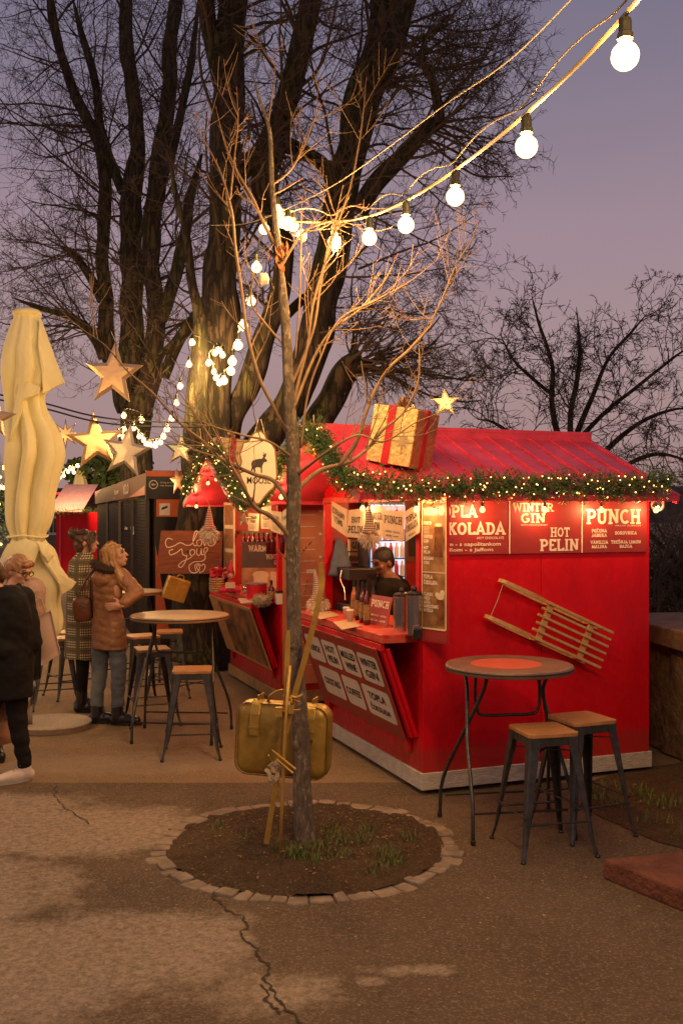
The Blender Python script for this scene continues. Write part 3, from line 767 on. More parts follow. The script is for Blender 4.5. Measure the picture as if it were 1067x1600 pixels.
def planks(mb, x0, x1, y0, y1, z0, z1, axis, n, gap=.003):
    for i in range(n):
        if axis == 'x':
            a = x0 + (x1 - x0) * i / n; b = x0 + (x1 - x0) * (i + 1) / n; mb.rng(a + gap / 2, b - gap / 2, y0, y1, z0, z1)
        elif axis == 'y':
            a = y0 + (y1 - y0) * i / n; b = y0 + (y1 - y0) * (i + 1) / n; mb.rng(x0, x1, a + gap / 2, b - gap / 2, z0, z1)
        else:
            a = z0 + (z1 - z0) * i / n; b = z0 + (z1 - z0) * (i + 1) / n; mb.rng(x0, x1, y0, y1, a + gap / 2, b - gap / 2)
def kiosk(label, base, win=(.07, 1.93), basecol=M_white):
    t = thing('market_kiosk', base, label, 'kiosk', 'red wooden market kiosks', rz=KA)
    o = lambda nm, mb, m, **k: mb.obj(nm, m, t, world=False, **k)
    def pl(nm, mb, m, **k):
        ob = mb.obj(nm, m, None, world=False, **k); ob.parent = t; return ob
    T = .04; zb = .15
    w0, w1 = win; z0, z1 = 1.07, 2.0
    # side wall facing the camera: broad panels with faint joints
    g = MB(); planks(g, 0, KD, 0, T, zb, ZE, 'x', 2, .004); pl('wall', g, M_red, bevel=.003)
    g = MB(); g.rng(T, KD, KW - T, KW, zb, ZE); pl('wall', g, M_red)
    g = MB(); g.rng(KD - T, KD, T, KW - T, zb, ZE); pl('wall', g, M_red)
    # front wall: below window, two posts, lintel
    g = MB(); g.rng(.001, T - .001, T, KW - T, zb, z0); g.rng(.001, T - .001, T, w0, z0, ZE); g.rng(.001, T - .001, w1, KW - T, z0, ZE); g.rng(.001, T - .001, w0, w1, z1 + .002, ZE)
    pl('wall', g, M_red, bevel=.003)
    # gables
    for x in (.002, KD - T - .002):
        g = MB(); g.prism([(0.0, ZE), (KW, ZE), (KW / 2, ZR - .03)], (x + T, 0, 0), (0, 1, 0), (0, 0, 1), -T + .001) if False else g.add(
            [(x, 0, ZE), (x, KW, ZE), (x, KW / 2, ZR - .03), (x + T, 0, ZE), (x + T, KW, ZE), (x + T, KW / 2, ZR - .03)],
            [(0, 2, 1), (3, 4, 5), (0, 1, 4, 3), (1, 2, 5, 4), (2, 0, 3, 5)])
        pl('gable', g, M_red)
    # base boards, worn
    g = MB(); g.rng(-.014, KD + .014, -.014, .05, .035, zb); g.rng(-.014, .05, .052, KW + .014, .035, zb - .002); g.rng(KD - .05, KD + .012, .052, KW, .035, zb - .002)
    pl('base_board', g, basecol, bevel=.004)
    g = MB(); g.rng(.08, KD - .08, .08, KW - .08, .0, .16); pl('floor', g, M_kfloor)
    # window frame
    for a_, b_ in ((w1 - .005, w1 + .05), (w0 - .05, w0 + .005)):
        g = MB(); g.rng(-.018, T + .012, a_, b_, z0 + .01, z1); pl('window_frame', g, M_red, bevel=.004)
    g = MB(); g.rng(-.022, T + .014, w0 - .05, w1 + .05, z1, z1 + .05); pl('lintel', g, M_redworn, bevel=.004)
    # roof: two sloping sheets with standing ribs, ridge cap, fascia
    x0, x1 = -.50, KD + .12
    ey = -.16; dz = (ZR - ZE) / (KW / 2); ze = ZE + dz * ey
    for sgn in (0, 1):
        yy = (lambda y: y) if sgn == 0 else (lambda y: KW - y)
        g = MB()
        a = [(x0, yy(ey), ze), (x1, yy(ey), ze), (x1, KW / 2, ZR), (x0, KW / 2, ZR)]
        g.add(a + [(p[0], p[1], p[2] + .022) for p in a], [(0, 1, 2, 3), (7, 6, 5, 4), (0, 4, 5, 1), (1, 5, 6, 2), (2, 6, 7, 3), (3, 7, 4, 0)] if sgn == 0 else
              [(3, 2, 1, 0), (4, 5, 6, 7), (1, 5, 4, 0), (2, 6, 5, 1), (3, 7, 6, 2), (0, 4, 7, 3)])
        nr = 13
        for i in range(nr + 1):
            xx = x0 + .01 + (x1 - x0 - .02) * i / nr
            g.bar((xx, yy(ey) , ze + .030), (xx, KW / 2, ZR + .030), .012, .014)
        pl('roof', g, M_redroof)
        g = MB(); g.rng(x0 + .003, x1 - .003, min(yy(ey - .002), yy(ey - .022)), max(yy(ey - .002), yy(ey - .022)), ze - .020, ze + .02); pl('fascia', g, M_redroof)
        for xx in (x0 - .012, x1 + .012):
            g = MB(); g.bar((xx, yy(ey), ze - .005), (xx, KW / 2, ZR - .005), .022, .07); pl('barge_board', g, M_redroof)
    g = MB(); g.box((x0 / 2 + x1 / 2, KW / 2, ZR + .045), (x1 - x0 + .05, .17, .035)); g.rng(x0 - .02, x1 + .02, KW / 2 - .09, KW / 2 - .075, ZR - .035, ZR + .03)
    g.rng(x0 - .02, x1 + .02, KW / 2 + .075, KW / 2 + .09, ZR - .035, ZR + .03)
    pl('ridge_cap', g, M_redroof, bevel=.006)
    # counter shelf and the folded-down flap below it
    g = MB(); g.rng(-.27, .0 - .002, w0 + .0, w1 + .02, 1.03, 1.09); g.rng(T + .002, .34, w0, w1, 1.03, 1.088)
    pl('counter', g, M_redworn, bevel=.006)
    g = MB(); g.bar((-.255, w0 + .02, 1.0), (-.255, w1, 1.0), .03, .05)
    ya, yb = w0 + .03, w1 - .02
    top = Vector((-.245, 0, .985)); bot = Vector((-.03, 0, .37)); dd = (bot - top).normalized(); nn = Vector((-dd.z, 0, dd.x))
    if nn.x > 0: nn = -nn
    R = Matrix((Vector((0, 1, 0)), dd, Vector((0, 1, 0)).cross(dd))).transposed()
    L = (bot - top).length
    g.box(((top + bot) / 2) + Vector((0, (ya + yb) / 2, 0)), (yb - ya, L, .022), R)
    for y_ in (ya, yb, (ya + yb) / 2):
        g.box(((top + bot) / 2) + Vector((0, y_, 0)) - nn * .025, (.04, L, .03), R)
    pl('flap', g, M_red, bevel=.004)
    for y_ in (ya + .1, yb - .1):
        g = MB(); g.rng(-.035, -.002, y_ - .03, y_ + .03, .26, .40); pl('latch_block', g, M_red, bevel=.004)
    # inside lining
    g = MB(); g.rng(T + .002, KD - T - .002, KW - T - .02, KW - T - .002, .17, 2.05); g.rng(KD - T - .02, KD - T - .002, KW * .45, KW - T - .03, .17, 2.05); pl('lining', g, M_inred)
    g = MB(); g.rng(KD - T - .02, KD - T - .002, T + .03, KW * .45 - .003, .17, 2.05); pl('lining', g, M_inwood)
    g = MB(); g.rng(.05, KD - .05, .05, KW - .05, ZE - .02, ZE - .005); pl('ceiling', g, M_inwood)
    return t, (top, bot, dd, nn, L, ya, yb)
kio, FL = kiosk('large red market kiosk nearest the camera with a sled hanging on its side wall', KC)
kio2, _ = kiosk('red market kiosk behind the small tree trunk, with a pink doll on its counter', KC2, basecol=mat('ochre_base', (.38, .22, .07), .7, var=.2, vscale=8, bump=.4))

NZs = -U_            # outward normal of side wall facing camera
NZf = -V_            # outward normal of front
UPV = Vector((0, 0, 1))
# ---- signs on the near side wall
def wall_board(name, x0, x1, z0, z1, label, m=M_signred, th=.012, base=KC):
    c = K(x0, 0, 0, base)
    t = thing(name, K((x0 + x1) / 2, -.002, z0, base), label, 'sign', 'drink signs along the top of the side wall', rz=KA)
    g = MB(); g.prism([(x0, z0), (x1, z0), (x1, z1), (x0, z1)], K(0, -.003, 0, base), V_, UPV, .0) if False else g.prism([(x0, z0), (x1, z0), (x1, z1), (x0, z1)], K(0, -.003, 0, base), V_, UPV, th)
    g.obj('board', m, t)
    return t
def wl_(x, z, off=.016): return K(x, -off, z)
t = wall_board('drink_sign', .03, .655, 1.63, 2.0, 'dark red sign reading TOPLA ČOKOLADA, leftmost on the side wall of the near kiosk')
g = MB(); slab(g, 'TOPLA', wl_(.07, 1.885), V_, UPV, .085, width=.335, nz=NZs); slab(g, 'ČOKOLADA', wl_(.03, 1.765), V_, UPV, .085, width=.595, nz=NZs, thick=1.9)
sans(g, 'HOT CHOCOLATE', wl_(.615, 1.733), V_, UPV, .018, width=.21, align='r', nz=NZs, bold=.01)
sans(g, 's Oreom - s napolitankom', wl_(.03, 1.68), V_, UPV, .034, width=.56, align='l', nz=NZs, bold=.02)
sans(g, 's Nutellom - s Jaffom', wl_(.03, 1.643), V_, UPV, .032, width=.50, align='l', nz=NZs, bold=.02)
g.obj('lettering', M_letter, t)
t = wall_board('drink_sign', .665, 1.245, 1.63, 2.0, 'dark red sign reading WINTER GIN and HOT PELIN, middle one on the side wall')
g = MB(); slab(g, 'WINTER', wl_(.685, 1.925), V_, UPV, .062, width=.33, nz=NZs, thick=1.6); slab(g, 'GIN', wl_(.75, 1.845), V_, UPV, .068, width=.20, nz=NZs, thick=1.6)
sans(g, 'WITH MONTENEGRO', wl_(.86, 1.825), V_, UPV, .012, width=.22, nz=NZs)
slab(g, 'HOT', wl_(.99, 1.745), V_, UPV, .068, width=.16, nz=NZs, thick=1.5); slab(g, 'PELIN', wl_(.905, 1.645), V_, UPV, .085, width=.32, nz=NZs, thick=1.8)
g.obj('lettering', M_letter, t)
t = wall_board('drink_sign', 1.262, 1.815, 1.63, 2.0, 'dark red sign reading PUNCH with four flavours, rightmost on the side wall')
g = MB(); slab(g, 'PUNCH', wl_(1.29, 1.835), V_, UPV, .110, width=.47, nz=NZs, thick=1.7)
sans(g, 'FRUIT PUNCH', wl_(1.76, 1.818), V_, UPV, .010, width=.22, align='r', nz=NZs)
for (s_, x, z, w_) in (('PEČENA', 1.40, 1.775, .13), ('JABUKA', 1.40, 1.742, .13), ('BOROVNICA', 1.63, 1.758, .19), ('VANILIJA', 1.40, 1.692, .15), ('MALINA', 1.40, 1.66, .13), ('TREŠNJA LIMUN', 1.63, 1.692, .26), ('BAZGA', 1.63, 1.66, .11)):
    slab(g, s_, wl_(x, z), V_, UPV, .024, width=w_, align='c', nz=NZs, thick=1.9)
g.obj('lettering', M_letter, t)
for x in (.66, 1.2535):
    g = MB(); g.prism([(x - .004, 1.63), (x + .004, 1.63), (x + .004, 2.0), (x - .004, 2.0)], K(0, -.003, 0), V_, UPV, .016)
    g.obj('joint_strip', M_letter, t)

# ---- the narrow menu board hinged at the corner
mb0 = K(-.012, -.008, 0); mdir = Vector((.64, -.768, 0)); mn = Vector((-.768, -.64, 0))
t = thing('menu_board', mb0 + Vector((0, 0, 1.05)), 'tall narrow brown menu poster reading WARM UP on the hinged board at the kiosk corner', 'menu board')
M_posterb = mat('brown_photo_print', (.15, .060, .022), .35, col2=(.42, .22, .09), vscale=7, detail=2)
g = MB(); g.prism([(0, 1.05), (.245, 1.05), (.245, 2.03), (0, 2.03)], mb0, mdir, UPV, -.014) if False else g.box(mb0 + mdir * .1225 + Vector((0, 0, 1.54)) - mn * .008, (.245, .016, .98), Matrix.Rotation(math.atan2(mdir.y, mdir.x), 3, 'Z'))
g.obj('backboard', M_red, t)
g = MB()
def mpt(x, z, off): return mb0 + mdir * x + Vector((0, 0, z)) + mn * off
def mrect(mb, x0, x1, z0, z1, off): mb.add([mpt(x0, z0, off), mpt(x1, z0, off), mpt(x1, z1, off), mpt(x0, z1, off)], [(0, 1, 2, 3)])
for a in ((.006, .239, 1.98, 2.02), (.006, .016, 1.14, 1.98), (.229, .239, 1.14, 1.98), (.016, .229, 1.135, 1.147), (.016, .229, 1.515, 1.522)):
    mrect(g, *a, .006)
g.obj('border', M_cream, t)
g = MB(); mrect(g, .016, .229, 1.147, 1.515, .003); mrect(g, .016, .229, 1.522, 1.98, .003); g.obj('picture', M_posterb, t)
g = MB(); mrect(g, .006, .239, 1.06, 1.12, .003); g.obj('strip', M_signred, t)
g = MB(); z = 1.945
slab(g, 'WARM UP', mpt(.122, 1.90, .004), mdir, UPV, .050, width=.20, align='c', nz=mn, thick=2.1)
for (s_, z, h, w_) in (('PUNCH', 1.835, .024, .075), ('WINTER', 1.745, .022, .085), ('GIN', 1.715, .022, .045), ('HOT', 1.672, .020, .045), ('PELIN', 1.643, .020, .062), ('KUHANO', 1.60, .022, .095), ('VINO', 1.57, .022, .055),
                      ('TOPLA', 1.475, .026, .085), ('ČOKOLADA', 1.436, .026, .13), ('CLASSIC', 1.36, .021, .09), ('OREO', 1.333, .021, .06), ('JAFFA', 1.306, .021, .065), ('NAPOLITANKE', 1.279, .021, .14), ('NUTELLA', 1.252, .021, .09)):
    slab(g, s_, mpt(.024, z, .004), mdir, UPV, h, width=w_, nz=mn, thick=2.2)
for k in range(6): slab(g, 'JABUKA', mpt(.024, 1.818 - k * .0095, .004), mdir, UPV, .005, width=.055, nz=mn)
g.obj('lettering', M_letter, t)
g = MB()   # printed mugs and glass shapes
def disc2(mb, x, z, rx, rz, off, n=16, sq=1.0): mb.add([mpt(x + rx * math.cos(2 * PI * i / n), z + rz * math.sin(2 * PI * i / n), off) for i in range(n)], [tuple(range(n))])
mrect(g, .125, .205, 1.62, 1.80, .0038); disc2(g, .165, 1.81, .045, .018, .0042); mrect(g, .15, .215, 1.18, 1.34, .0038); disc2(g, .18, 1.19, .035, .028, .0042)
g.obj('print_mug', mat('print_dark', (.10, .030, .012), .3, col2=(.25, .10, .03), vscale=20), t)
g = MB(); disc2(g, .18, 1.36, .036, .022, .0045); disc2(g, .20, 1.385, .022, .02, .0049); disc2(g, .155, 1.372, .022, .016, .0053); disc2(g, .165, 1.835, .035, .012, .0047)
g.obj('print_cream', M_cream, t)

# ---- flap sign: seven cream tiles on red
top, bot, dd, nn, L, ya, yb = FL
def fp(y, s_, off, base=kio):   # point on flap: y along the front, s_ down from the top
    return wmat(base) @ (top + dd * s_ + nn * (.011 + off) + Vector((0, y, 0)))
FU = -U_; FDD = (wmat(kio).to_3x3() @ dd).normalized(); FN = (wmat(kio).to_3x3() @ nn).normalized()
t = thing('menu_sign', fp(1.0, L, .01), 'slanting red sign with cream tiles naming hot drinks, on the near kiosk front', 'menu sign')
g = MB(); y0, y1 = .16, 1.86; s0, s1 = -.01, L + .02
a = [fp(y0, s0, .014), fp(y1, s0, .014), fp(y1, s1, .014), fp(y0, s1, .014)]; b = [q + FN * .012 for q in a]
g.add(a + b, [(0, 1, 2, 3), (7, 6, 5, 4), (0, 4, 5, 1), (1, 5, 6, 2), (2, 6, 7, 3), (3, 7, 4, 0)])
g.obj('board', mat('sign_red_board', (.30, .030, .020), .5, var=.1), t)
tiles = [(.20, .58, .06, .28, ['WINTER', 'GIN']), (.62, .98, .06, .28, ['MULLED', 'WINE']), (1.02, 1.36, .06, .28, ['HOT', 'PELIN']), (1.40, 1.78, .06, .28, ['PUNCH']),
         (.19, .71, .325, .565, ['TOPLA', 'ČOKOLADA']), (.76, 1.13, .325, .565, ['COFFEE']), (1.18, 1.66, .325, .565, ['COCKTAILS'])]
for (ya_, yb_, sa, sb, words) in tiles:
    g = MB(); pts = []
    r = .035
    for (cx_, cs, a0) in ((ya_ + r, sa + r, 180), (yb_ - r, sa + r, 270), (yb_ - r, sb - r, 0), (ya_ + r, sb - r, 90)):
        for k in range(5):
            a_ = math.radians(a0 + 90 * k / 4); pts.append((cx_ + r * math.cos(a_), cs + r * math.sin(a_)))
    g.add([fp(p[0], p[1], .0275) for p in pts], [tuple(range(len(pts)))])
    tl = g.obj('tile', mat('tile_cream', (.70, .62, .50), .55, var=.05), t)
    g = MB(); hh = .060; n = len(words); tot = n * hh + (n - 1) * .028
    for i, w_ in enumerate(words):
        sb_ = (sa + sb) / 2 - tot / 2 + i * (hh + .028) + hh
        sans(g, w_, fp((ya_ + yb_) / 2, sb_, .0285), FU, -FDD, hh, width=min(.36, (yb_ - ya_) * (.82 if len(w_) > 5 else .62)), nz=FN, bold=.03)
    g.obj('lettering', M_ink, tl)

# far kiosk flap: framed poster
def fp2(y, s_, off): return fp(y, s_, off, kio2)
t = thing('framed_poster', fp2(1.0, L, .01), 'slanting framed brown poster with cream strip on the front of the far kiosk', 'poster')
def quadp(mb, f, y0, y1, s0, s1, off): mb.add([f(y0, s0, off), f(y1, s0, off), f(y1, s1, off), f(y0, s1, off)], [(0, 1, 2, 3)])
g = MB(); a = [fp2(.12, 0, .012), fp2(1.93, 0, .012), fp2(1.93, L + .01, .012), fp2(.12, L + .01, .012)]; b = [q + FN * .014 for q in a]
g.add(a + b, [(0, 1, 2, 3), (7, 6, 5, 4), (0, 4, 5, 1), (1, 5, 6, 2), (2, 6, 7, 3), (3, 7, 4, 0)]); g.obj('board', mat('poster_board', (.42, .22, .09), .6, var=.1), t)
g = MB(); quadp(g, fp2, .16, 1.5, .03, L - .03, .029); g.obj('picture', mat('poster_print', (.020, .014, .010), .4, col2=(.34, .13, .04), vscale=5, stretch=(3, .6, 1), detail=3), t)
g = MB()
for (y_, s_) in ((.35, .10), (.6, .22), (.9, .30)): pass
for k in range(5): quadp(g, fp2, 1.55, 1.85, .06 + k * .1, .11 + k * .1, .030)
g.obj('print', mat('print_brown', (.45, .22, .08), .6, var=.3, vscale=30), t)

# orange menu poster on the far kiosk side wall
t = thing('wall_poster', K(.35, -.01, .5, KC2), 'tall orange price list covering the side wall of the far kiosk', 'poster', rz=KA)
g = MB(); g.prism([(.02, .22), (.9, .22), (.9, 2.03), (.02, 2.03)], K(0, -.004, 0, KC2), V_, UPV, .008); g.obj('sheet', M_orange, t)
g = MB()
for k in range(14):
    z = 1.90 - k * .115
    for (x, w_) in ((.20, .16), (.55, .12)):
        g.add([K(x, -.0145, z, KC2), K(x + w_, -.0145, z, KC2), K(x + w_, -.0145, z + .006, KC2), K(x, -.0145, z + .006, KC2)], [(0, 1, 2, 3)])
    if k % 2 == 0: g.add([K(.40, -.0145, z + .03, KC2), K(.43, -.0145, z + .03, KC2), K(.43, -.0145, z + .055, KC2), K(.40, -.0145, z + .055, KC2)], [(0, 1, 2, 3)])
g.add([K(.27, -.0146, 1.32, KC2), K(.37, -.0146, 1.32, KC2), K(.37, -.0146, 1.36, KC2), K(.27, -.0146, 1.36, KC2)], [(0, 1, 2, 3)])
g.obj('print', M_letter, t)

# ------------------------------------------------------------------ the dark stall on the left and the far market
M_black = mat('black_slats', (.014, .0065, .0035), .6, var=.4, vscale=3, spec=.08)
M_brown = mat('brown_header', (.16, .050, .015), .6, var=.12, spec=.25)
M_orng = mat('orange_panel', (.62, .13, .045), .5, var=.06)
dk0 = Vector((W(232, 1000, 13.4).x, 13.4, 0)); du = Vector((-.297, .955, 0)).normalized(); dv = Vector((du.y, -du.x, 0))
t = thing('dark_kiosk', dk0, 'long black slatted kiosk with a brown and orange header behind the women', 'kiosk')
def D(a, b, z): return dk0 + du * a + dv * b + Vector((0, 0, z))
g = MB()
for i in range(46):
    z = .05 + i * .046
    g.bar(D(0, .02, z), D(11, .02, z), .03, .041)
g.bar(D(0, 1.0, 1.1), D(11, 1.0, 1.1), 1.9, 2.1)
g.obj('slat_wall', M_black, t)
for a_ in (0.0, 2.1, 4.4, 7.5):
    g = MB(); g.bar(D(a_, -.005, .0), D(a_, -.005, 2.16), .05, .05); g.obj('post', mat('dark_post', (.03, .018, .012), .4), t)
g = MB(); a = [D(-.02, -.04, 2.17), D(11, -.04, 2.17), D(11, -.04, 2.47), D(-.02, -.04, 2.47)]; g.add(a + [q + dv * .05 for q in a], [(3, 2, 1, 0), (4, 5, 6, 7), (0, 1, 5, 4), (2, 3, 7, 6), (0, 4, 7, 3), (1, 2, 6, 5)])
g.obj('header', M_brown, t)
g = MB(); g.add([D(.0, -.045, 2.175), D(2.3, -.045, 2.175), D(.0, -.045, 2.30)], [(0, 1, 2)]); g.add([D(8.6, -.045, 2.465), D(11, -.045, 2.465), D(11, -.045, 2.30)], [(0, 1, 2)]); g.add([D(6.2, -.045, 2.175), D(7.6, -.045, 2.465), D(6.9, -.045, 2.465)], [(0, 1, 2)]) if False else None
g.obj('header_wedge', M_orng, t)
g = MB()
slab(g, 'VELO', D(3.3, -.049, 2.24), -du, UPV, .16, width=1.0, serif=False, thick=1.8, nz=-dv); sans(g, 'discover', D(4.6, -.049, 2.27), -du, UPV, .10, width=.9, nz=-dv, bold=.02)
sans(g, 'www.velo', D(5.1, -.047, 2.20), -du, UPV, .03, width=.5, nz=-dv)
slab(g, 'VELO', D(2.45, -.005, 1.60), -du, UPV, .13, width=.55, serif=False, thick=1.8, nz=-dv); sans(g, 'discover', D(3.2, -.005, 1.66), -du, UPV, .06, width=.5, nz=-dv, bold=.02)
g.obj('lettering', M_letter, t)
g = MB(); g.prism([(0, 0), (1.6, 0), (1.6, 2.14), (0, 2.14)], D(-.03, .07, 0), dv, UPV, .03); g.obj('front_panel', mat('black_panel', (.020, .013, .010), .4), t)
g = MB(); g.prism([(0, 2.12), (.95, 2.12), (.95, 2.50), (0, 2.50)], D(-.03, -.04, 0), dv, UPV, .045); g.obj('header_end', mat('charcoal', (.030, .026, .024), .5), t)
g = MB()
fo = D(-.076, 0, 0)
def Fq(b, z): return D(-.078, b, z)
g.add([Fq(-.035, 2.42), Fq(.9, 2.42), Fq(.9, 2.495), Fq(-.035, 2.495)], [(0, 1, 2, 3)])
g.add([D(-.065, .10, 1.88), D(-.065, 1.0, 1.88), D(-.065, 1.0, 2.115), D(-.065, .10, 2.115)], [(0, 1, 2, 3)])
g.add([D(-.064, .09, .30), D(-.064, .28, .30), D(-.064, .09, 1.50)], [(0, 1, 2)])
g.obj('orange_panel', M_orng, t)
g = MB(); fx = dv
ribbon(g, arc(0, 0, .055, .055, 0, 360, 18), .010, Fq(.06, 2.31), dv, UPV, -du, .003)
sans(g, '18+', Fq(.06, 2.295), dv, UPV, .032, width=.06, nz=-du, bold=.02)
sans(g, 'Ovaj proizvod', Fq(.15, 2.325), dv, UPV, .024, width=.24, align='l', nz=-du); sans(g, 'nije bezopasan', Fq(.15, 2.285), dv, UPV, .024, width=.24, align='l', nz=-du)
g.add([D(-.067, .14, 1.90), D(-.067, .28, 1.90), D(-.067, .28, 2.06), D(-.067, .14, 2.06)], [(0, 1, 2, 3)])
g.obj('notice', M_letter, t)
g = MB(); g.add([D(-.069, .17, 1.97), D(-.069, .25, 2.0), D(-.069, .25, 2.03), D(-.069, .17, 2.0)], [(0, 1, 2, 3)]); g.obj('camera_pictogram', M_ink, t)

# far red kiosk
t = thing('far_kiosk', W(115, 870, 27) * 1 - Vector((0, 0, W(115, 870, 27).z)), 'small red kiosk with a pale pink roof, far away behind the woman with the bun', 'kiosk', 'red wooden market kiosks')
def Wr(mb, x0, x1, y0, y1, Y, dep=.3):
    a = W(x0, y1, Y); b = W(x1, y0, Y); mb.rng(a.x, b.x, Y, Y + dep, a.z, b.z)
g = MB(); g.rng(W(88, 0, 27).x, W(156, 0, 27).x, 27, 29, 0, W(0, 800, 27).z); g.obj('wall', M_red, t)
g = MB(); a, b = W(76, 800, 26.5), W(158, 771, 28.5)
g.add([(a.x, 26.4, a.z), (b.x, 26.4, a.z), (b.x, 28.2, b.z + .25), (a.x, 28.2, b.z + .25), (a.x, 30, a.z), (b.x, 30, a.z)], [(0, 1, 2, 3), (3, 2, 5, 4)]); g.obj('roof', mat('pale_roof', (.36, .20, .24), .5, var=.15), t)
g = MB(); Wr(g, 76, 158, 769, 773, 28.1, .1); g.obj('ridge_cap', M_redroof, t)
g = MB(); a = W(92, 0, 26.9).x; g.rng(a, a + .05, 26.95, 26.99, .2, 1.9); g.obj('trim', M_redroof, t)
# house far left
t = thing('house', Vector((W(80, 0, 45).x, 45, 0)), 'pale house with a white framed window between umbrella and far kiosk', 'house')
g = MB(); a = W(55, 0, 45).x; b = W(99, 0, 45).x; g.rng(a, b, 45, 50, 0, 2.4); g.obj('wall', mat('far_plaster', (.16, .12, .09), .8, var=.15), t)
g = MB(); Wr(g, 76, 91, 806, 836, 44.95, .04); fr = g.obj('window', M_whiteplastic, t)
g = MB(); Wr(g, 78.5, 82.5, 810, 832, 44.9, .04); Wr(g, 84.5, 88.5, 810, 832, 44.9, .04); g.obj('pane', M_glassy, fr)
# ================================================================== TREES
def rnd_perp(d):
    a = Vector((random.gauss(0, 1), random.gauss(0, 1), random.gauss(0, 1)))
    a -= d * a.dot(d)
    return a.normalized()
def grow(mb, p, d, L, r, lvl, P):
    seg = P['seg'][lvl]; n = max(2, seg); step = L / n
    pts = [p.copy()]; rad = [r]; d = d.normalized(); wob = P['wob'][lvl]; bend = rnd_perp(d) * random.uniform(0, P['bend'])
    kids = []
    for i in range(n):
        d = (d + rnd_perp(d) * wob + bend * .25 + Vector((0, 0, P['up'][lvl] * (i / n - P.get('droop', 0))))).normalized()
        p = p + d * step; pts.append(p.copy()); rad.append(r * (1 - (1 - P['tap']) * (i + 1) / n))
        kids.append((p.copy(), d.copy(), rad[-1], (i + 1) / n))
    mb.tube(pts, rad, P['sides'][lvl], cap=False)
    if lvl + 1 < P['lv']:
        m = P['kids'][lvl]; m = int(m * random.uniform(.7, 1.3) + .5)
        for k in range(m):
            t = random.uniform(P['t0'][lvl], 1.0) * n; i = min(n - 1, int(t))
            q, dd_, rr, tt = kids[i]
            q = pts[i].lerp(pts[i + 1], t - i) if t - i <= 1 else q
            nd_ = (dd_ * P['fwd'][lvl] + rnd_perp(dd_) * 1.0).normalized()
            grow(mb, q, nd_, L * P['lr'][lvl] * random.uniform(.6, 1.25) * (1.15 - .5 * tt), max(P['rmin'], rr * P['rr'][lvl]), lvl + 1, P)
RS = 1.0
def limb(mb, spec, Y, n=10, jit=.10, sub=7):
    """spec: (px, py, radius px[, depth offset])"""
    pts = []
    for s in spec:
        dy = s[3] if len(s) > 3 else 0
        q = W(s[0], s[1], Y + dy); k = .3 if (s is spec[-1] and s[2] <= 9) else 1; pts.append((q.x, q.y, q.z, s[2] * k * RS / F * (Y + dy)))
    P4 = spline4(pts, sub)
    P3 = [Vector(q[:3]) for q in P4]; R = [max(.002, q[3]) for q in P4]
    for i, q in enumerate(P3):
        k = R[i] * .25
        P3[i] = q + Vector((noise.noise(q * 1.9), noise.noise(q * 1.9 + Vector((7, 0, 0))), 0)) * k
    mb.tube(P3, R, n, jit=jit)
    return P3, R
def spline4(pts, n):
    P = [tuple(p) for p in pts]
    P = [tuple(2 * a - b for a, b in zip(P[0], P[1]))] + P + [tuple(2 * a - b for a, b in zip(P[-1], P[-2]))]
    out = []
    for i in range(1, len(P) - 2):
        for k in range(n):
            t = k / n
            out.append(tuple(.5 * (2 * b + (c - a) * t + (2 * a - 5 * b + 4 * c - d) * t * t + (3 * b - a - 3 * c + d) * t ** 3) for a, b, c, d in zip(P[i - 1], P[i], P[i + 1], P[i + 2])))
    out.append(P[-2])
    return out
def dress(mb, P3, R, count, P, t0=.25, L=(1.0, 2.0), bias=(0, 0, .3), rs=.22):
    n = len(P3)
    for _ in range(count):
        t = t0 + (1 - t0) * random.random(); i = min(n - 2, int(t * (n - 1)))
        q = P3[i]; d = (P3[i + 1] - P3[i]).normalized()
        nd_ = (rnd_perp(d) + d * random.uniform(.1, .9) + Vector(bias)).normalized()
        grow(mb, q, nd_, random.uniform(*L), min(.026, max(.011, R[i] * rs)), 0, P)

PBIG = dict(seg=[7, 5, 4, 3], wob=[.20, .25, .28, .25], bend=.28, up=[.10, .16, .22, .28], droop=.25, tap=.35, sides=[5, 4, 3, 3], lv=4, kids=[6.2, 4.7, 3],
            t0=[.15, .15, .2], fwd=[.8, .8, .9], lr=[.60, .58, .55], rr=[.55, .60, .7], rmin=.0038)

YA = 12.4
random.seed(21); RS = .92
tA = thing('bare_tree', Vector((W(318, 1035, YA).x, YA, 0)), 'huge bare tree with several dark mossy trunks rising behind the two kiosks', 'tree')
tr = MB(); cr = MB(); LA = []
base = limb(tr, [(312, 1040, 58), (310, 960, 50), (312, 880, 47), (318, 800, 46), (326, 730, 44), (335, 670, 38)], YA, 16, .22)
L1 = limb(tr, [(330, 720, 32), (336, 640, 29), (342, 560, 28), (345, 480, 30), (349, 400, 28), (352, 320, 27), (352, 230, 27), (355, 130, 26), (362, 50, 24), (365, -60, 22), (370, -200, 16)], YA, 14, .2)
L1b = limb(tr, [(346, 130, 18), (330, 60, 15), (322, 0, 14), (318, -100, 12)], YA - .1, 10, .2)
L0 = limb(tr, [(312, 760, 24), (308, 660, 20), (312, 560, 15), (312, 500, 11), (300, 440, 8, -.2), (292, 370, 6, -.2), (274, 300, 4.5, -.3), (262, 220, 3, -.3)], YA - .35, 12, .2)
L2 = limb(tr, [(345, 700, 26), (362, 660, 22), (384, 610, 21), (404, 560, 20), (420, 505, 18), (442, 440, 17), (440, 380, 18), (418, 320, 19), (412, 280, 20), (428, 230, 21), (447, 170, 20), (462, 100, 19), (478, 40, 18), (492, -40, 17), (505, -160, 13)], YA + .2, 12, .2)
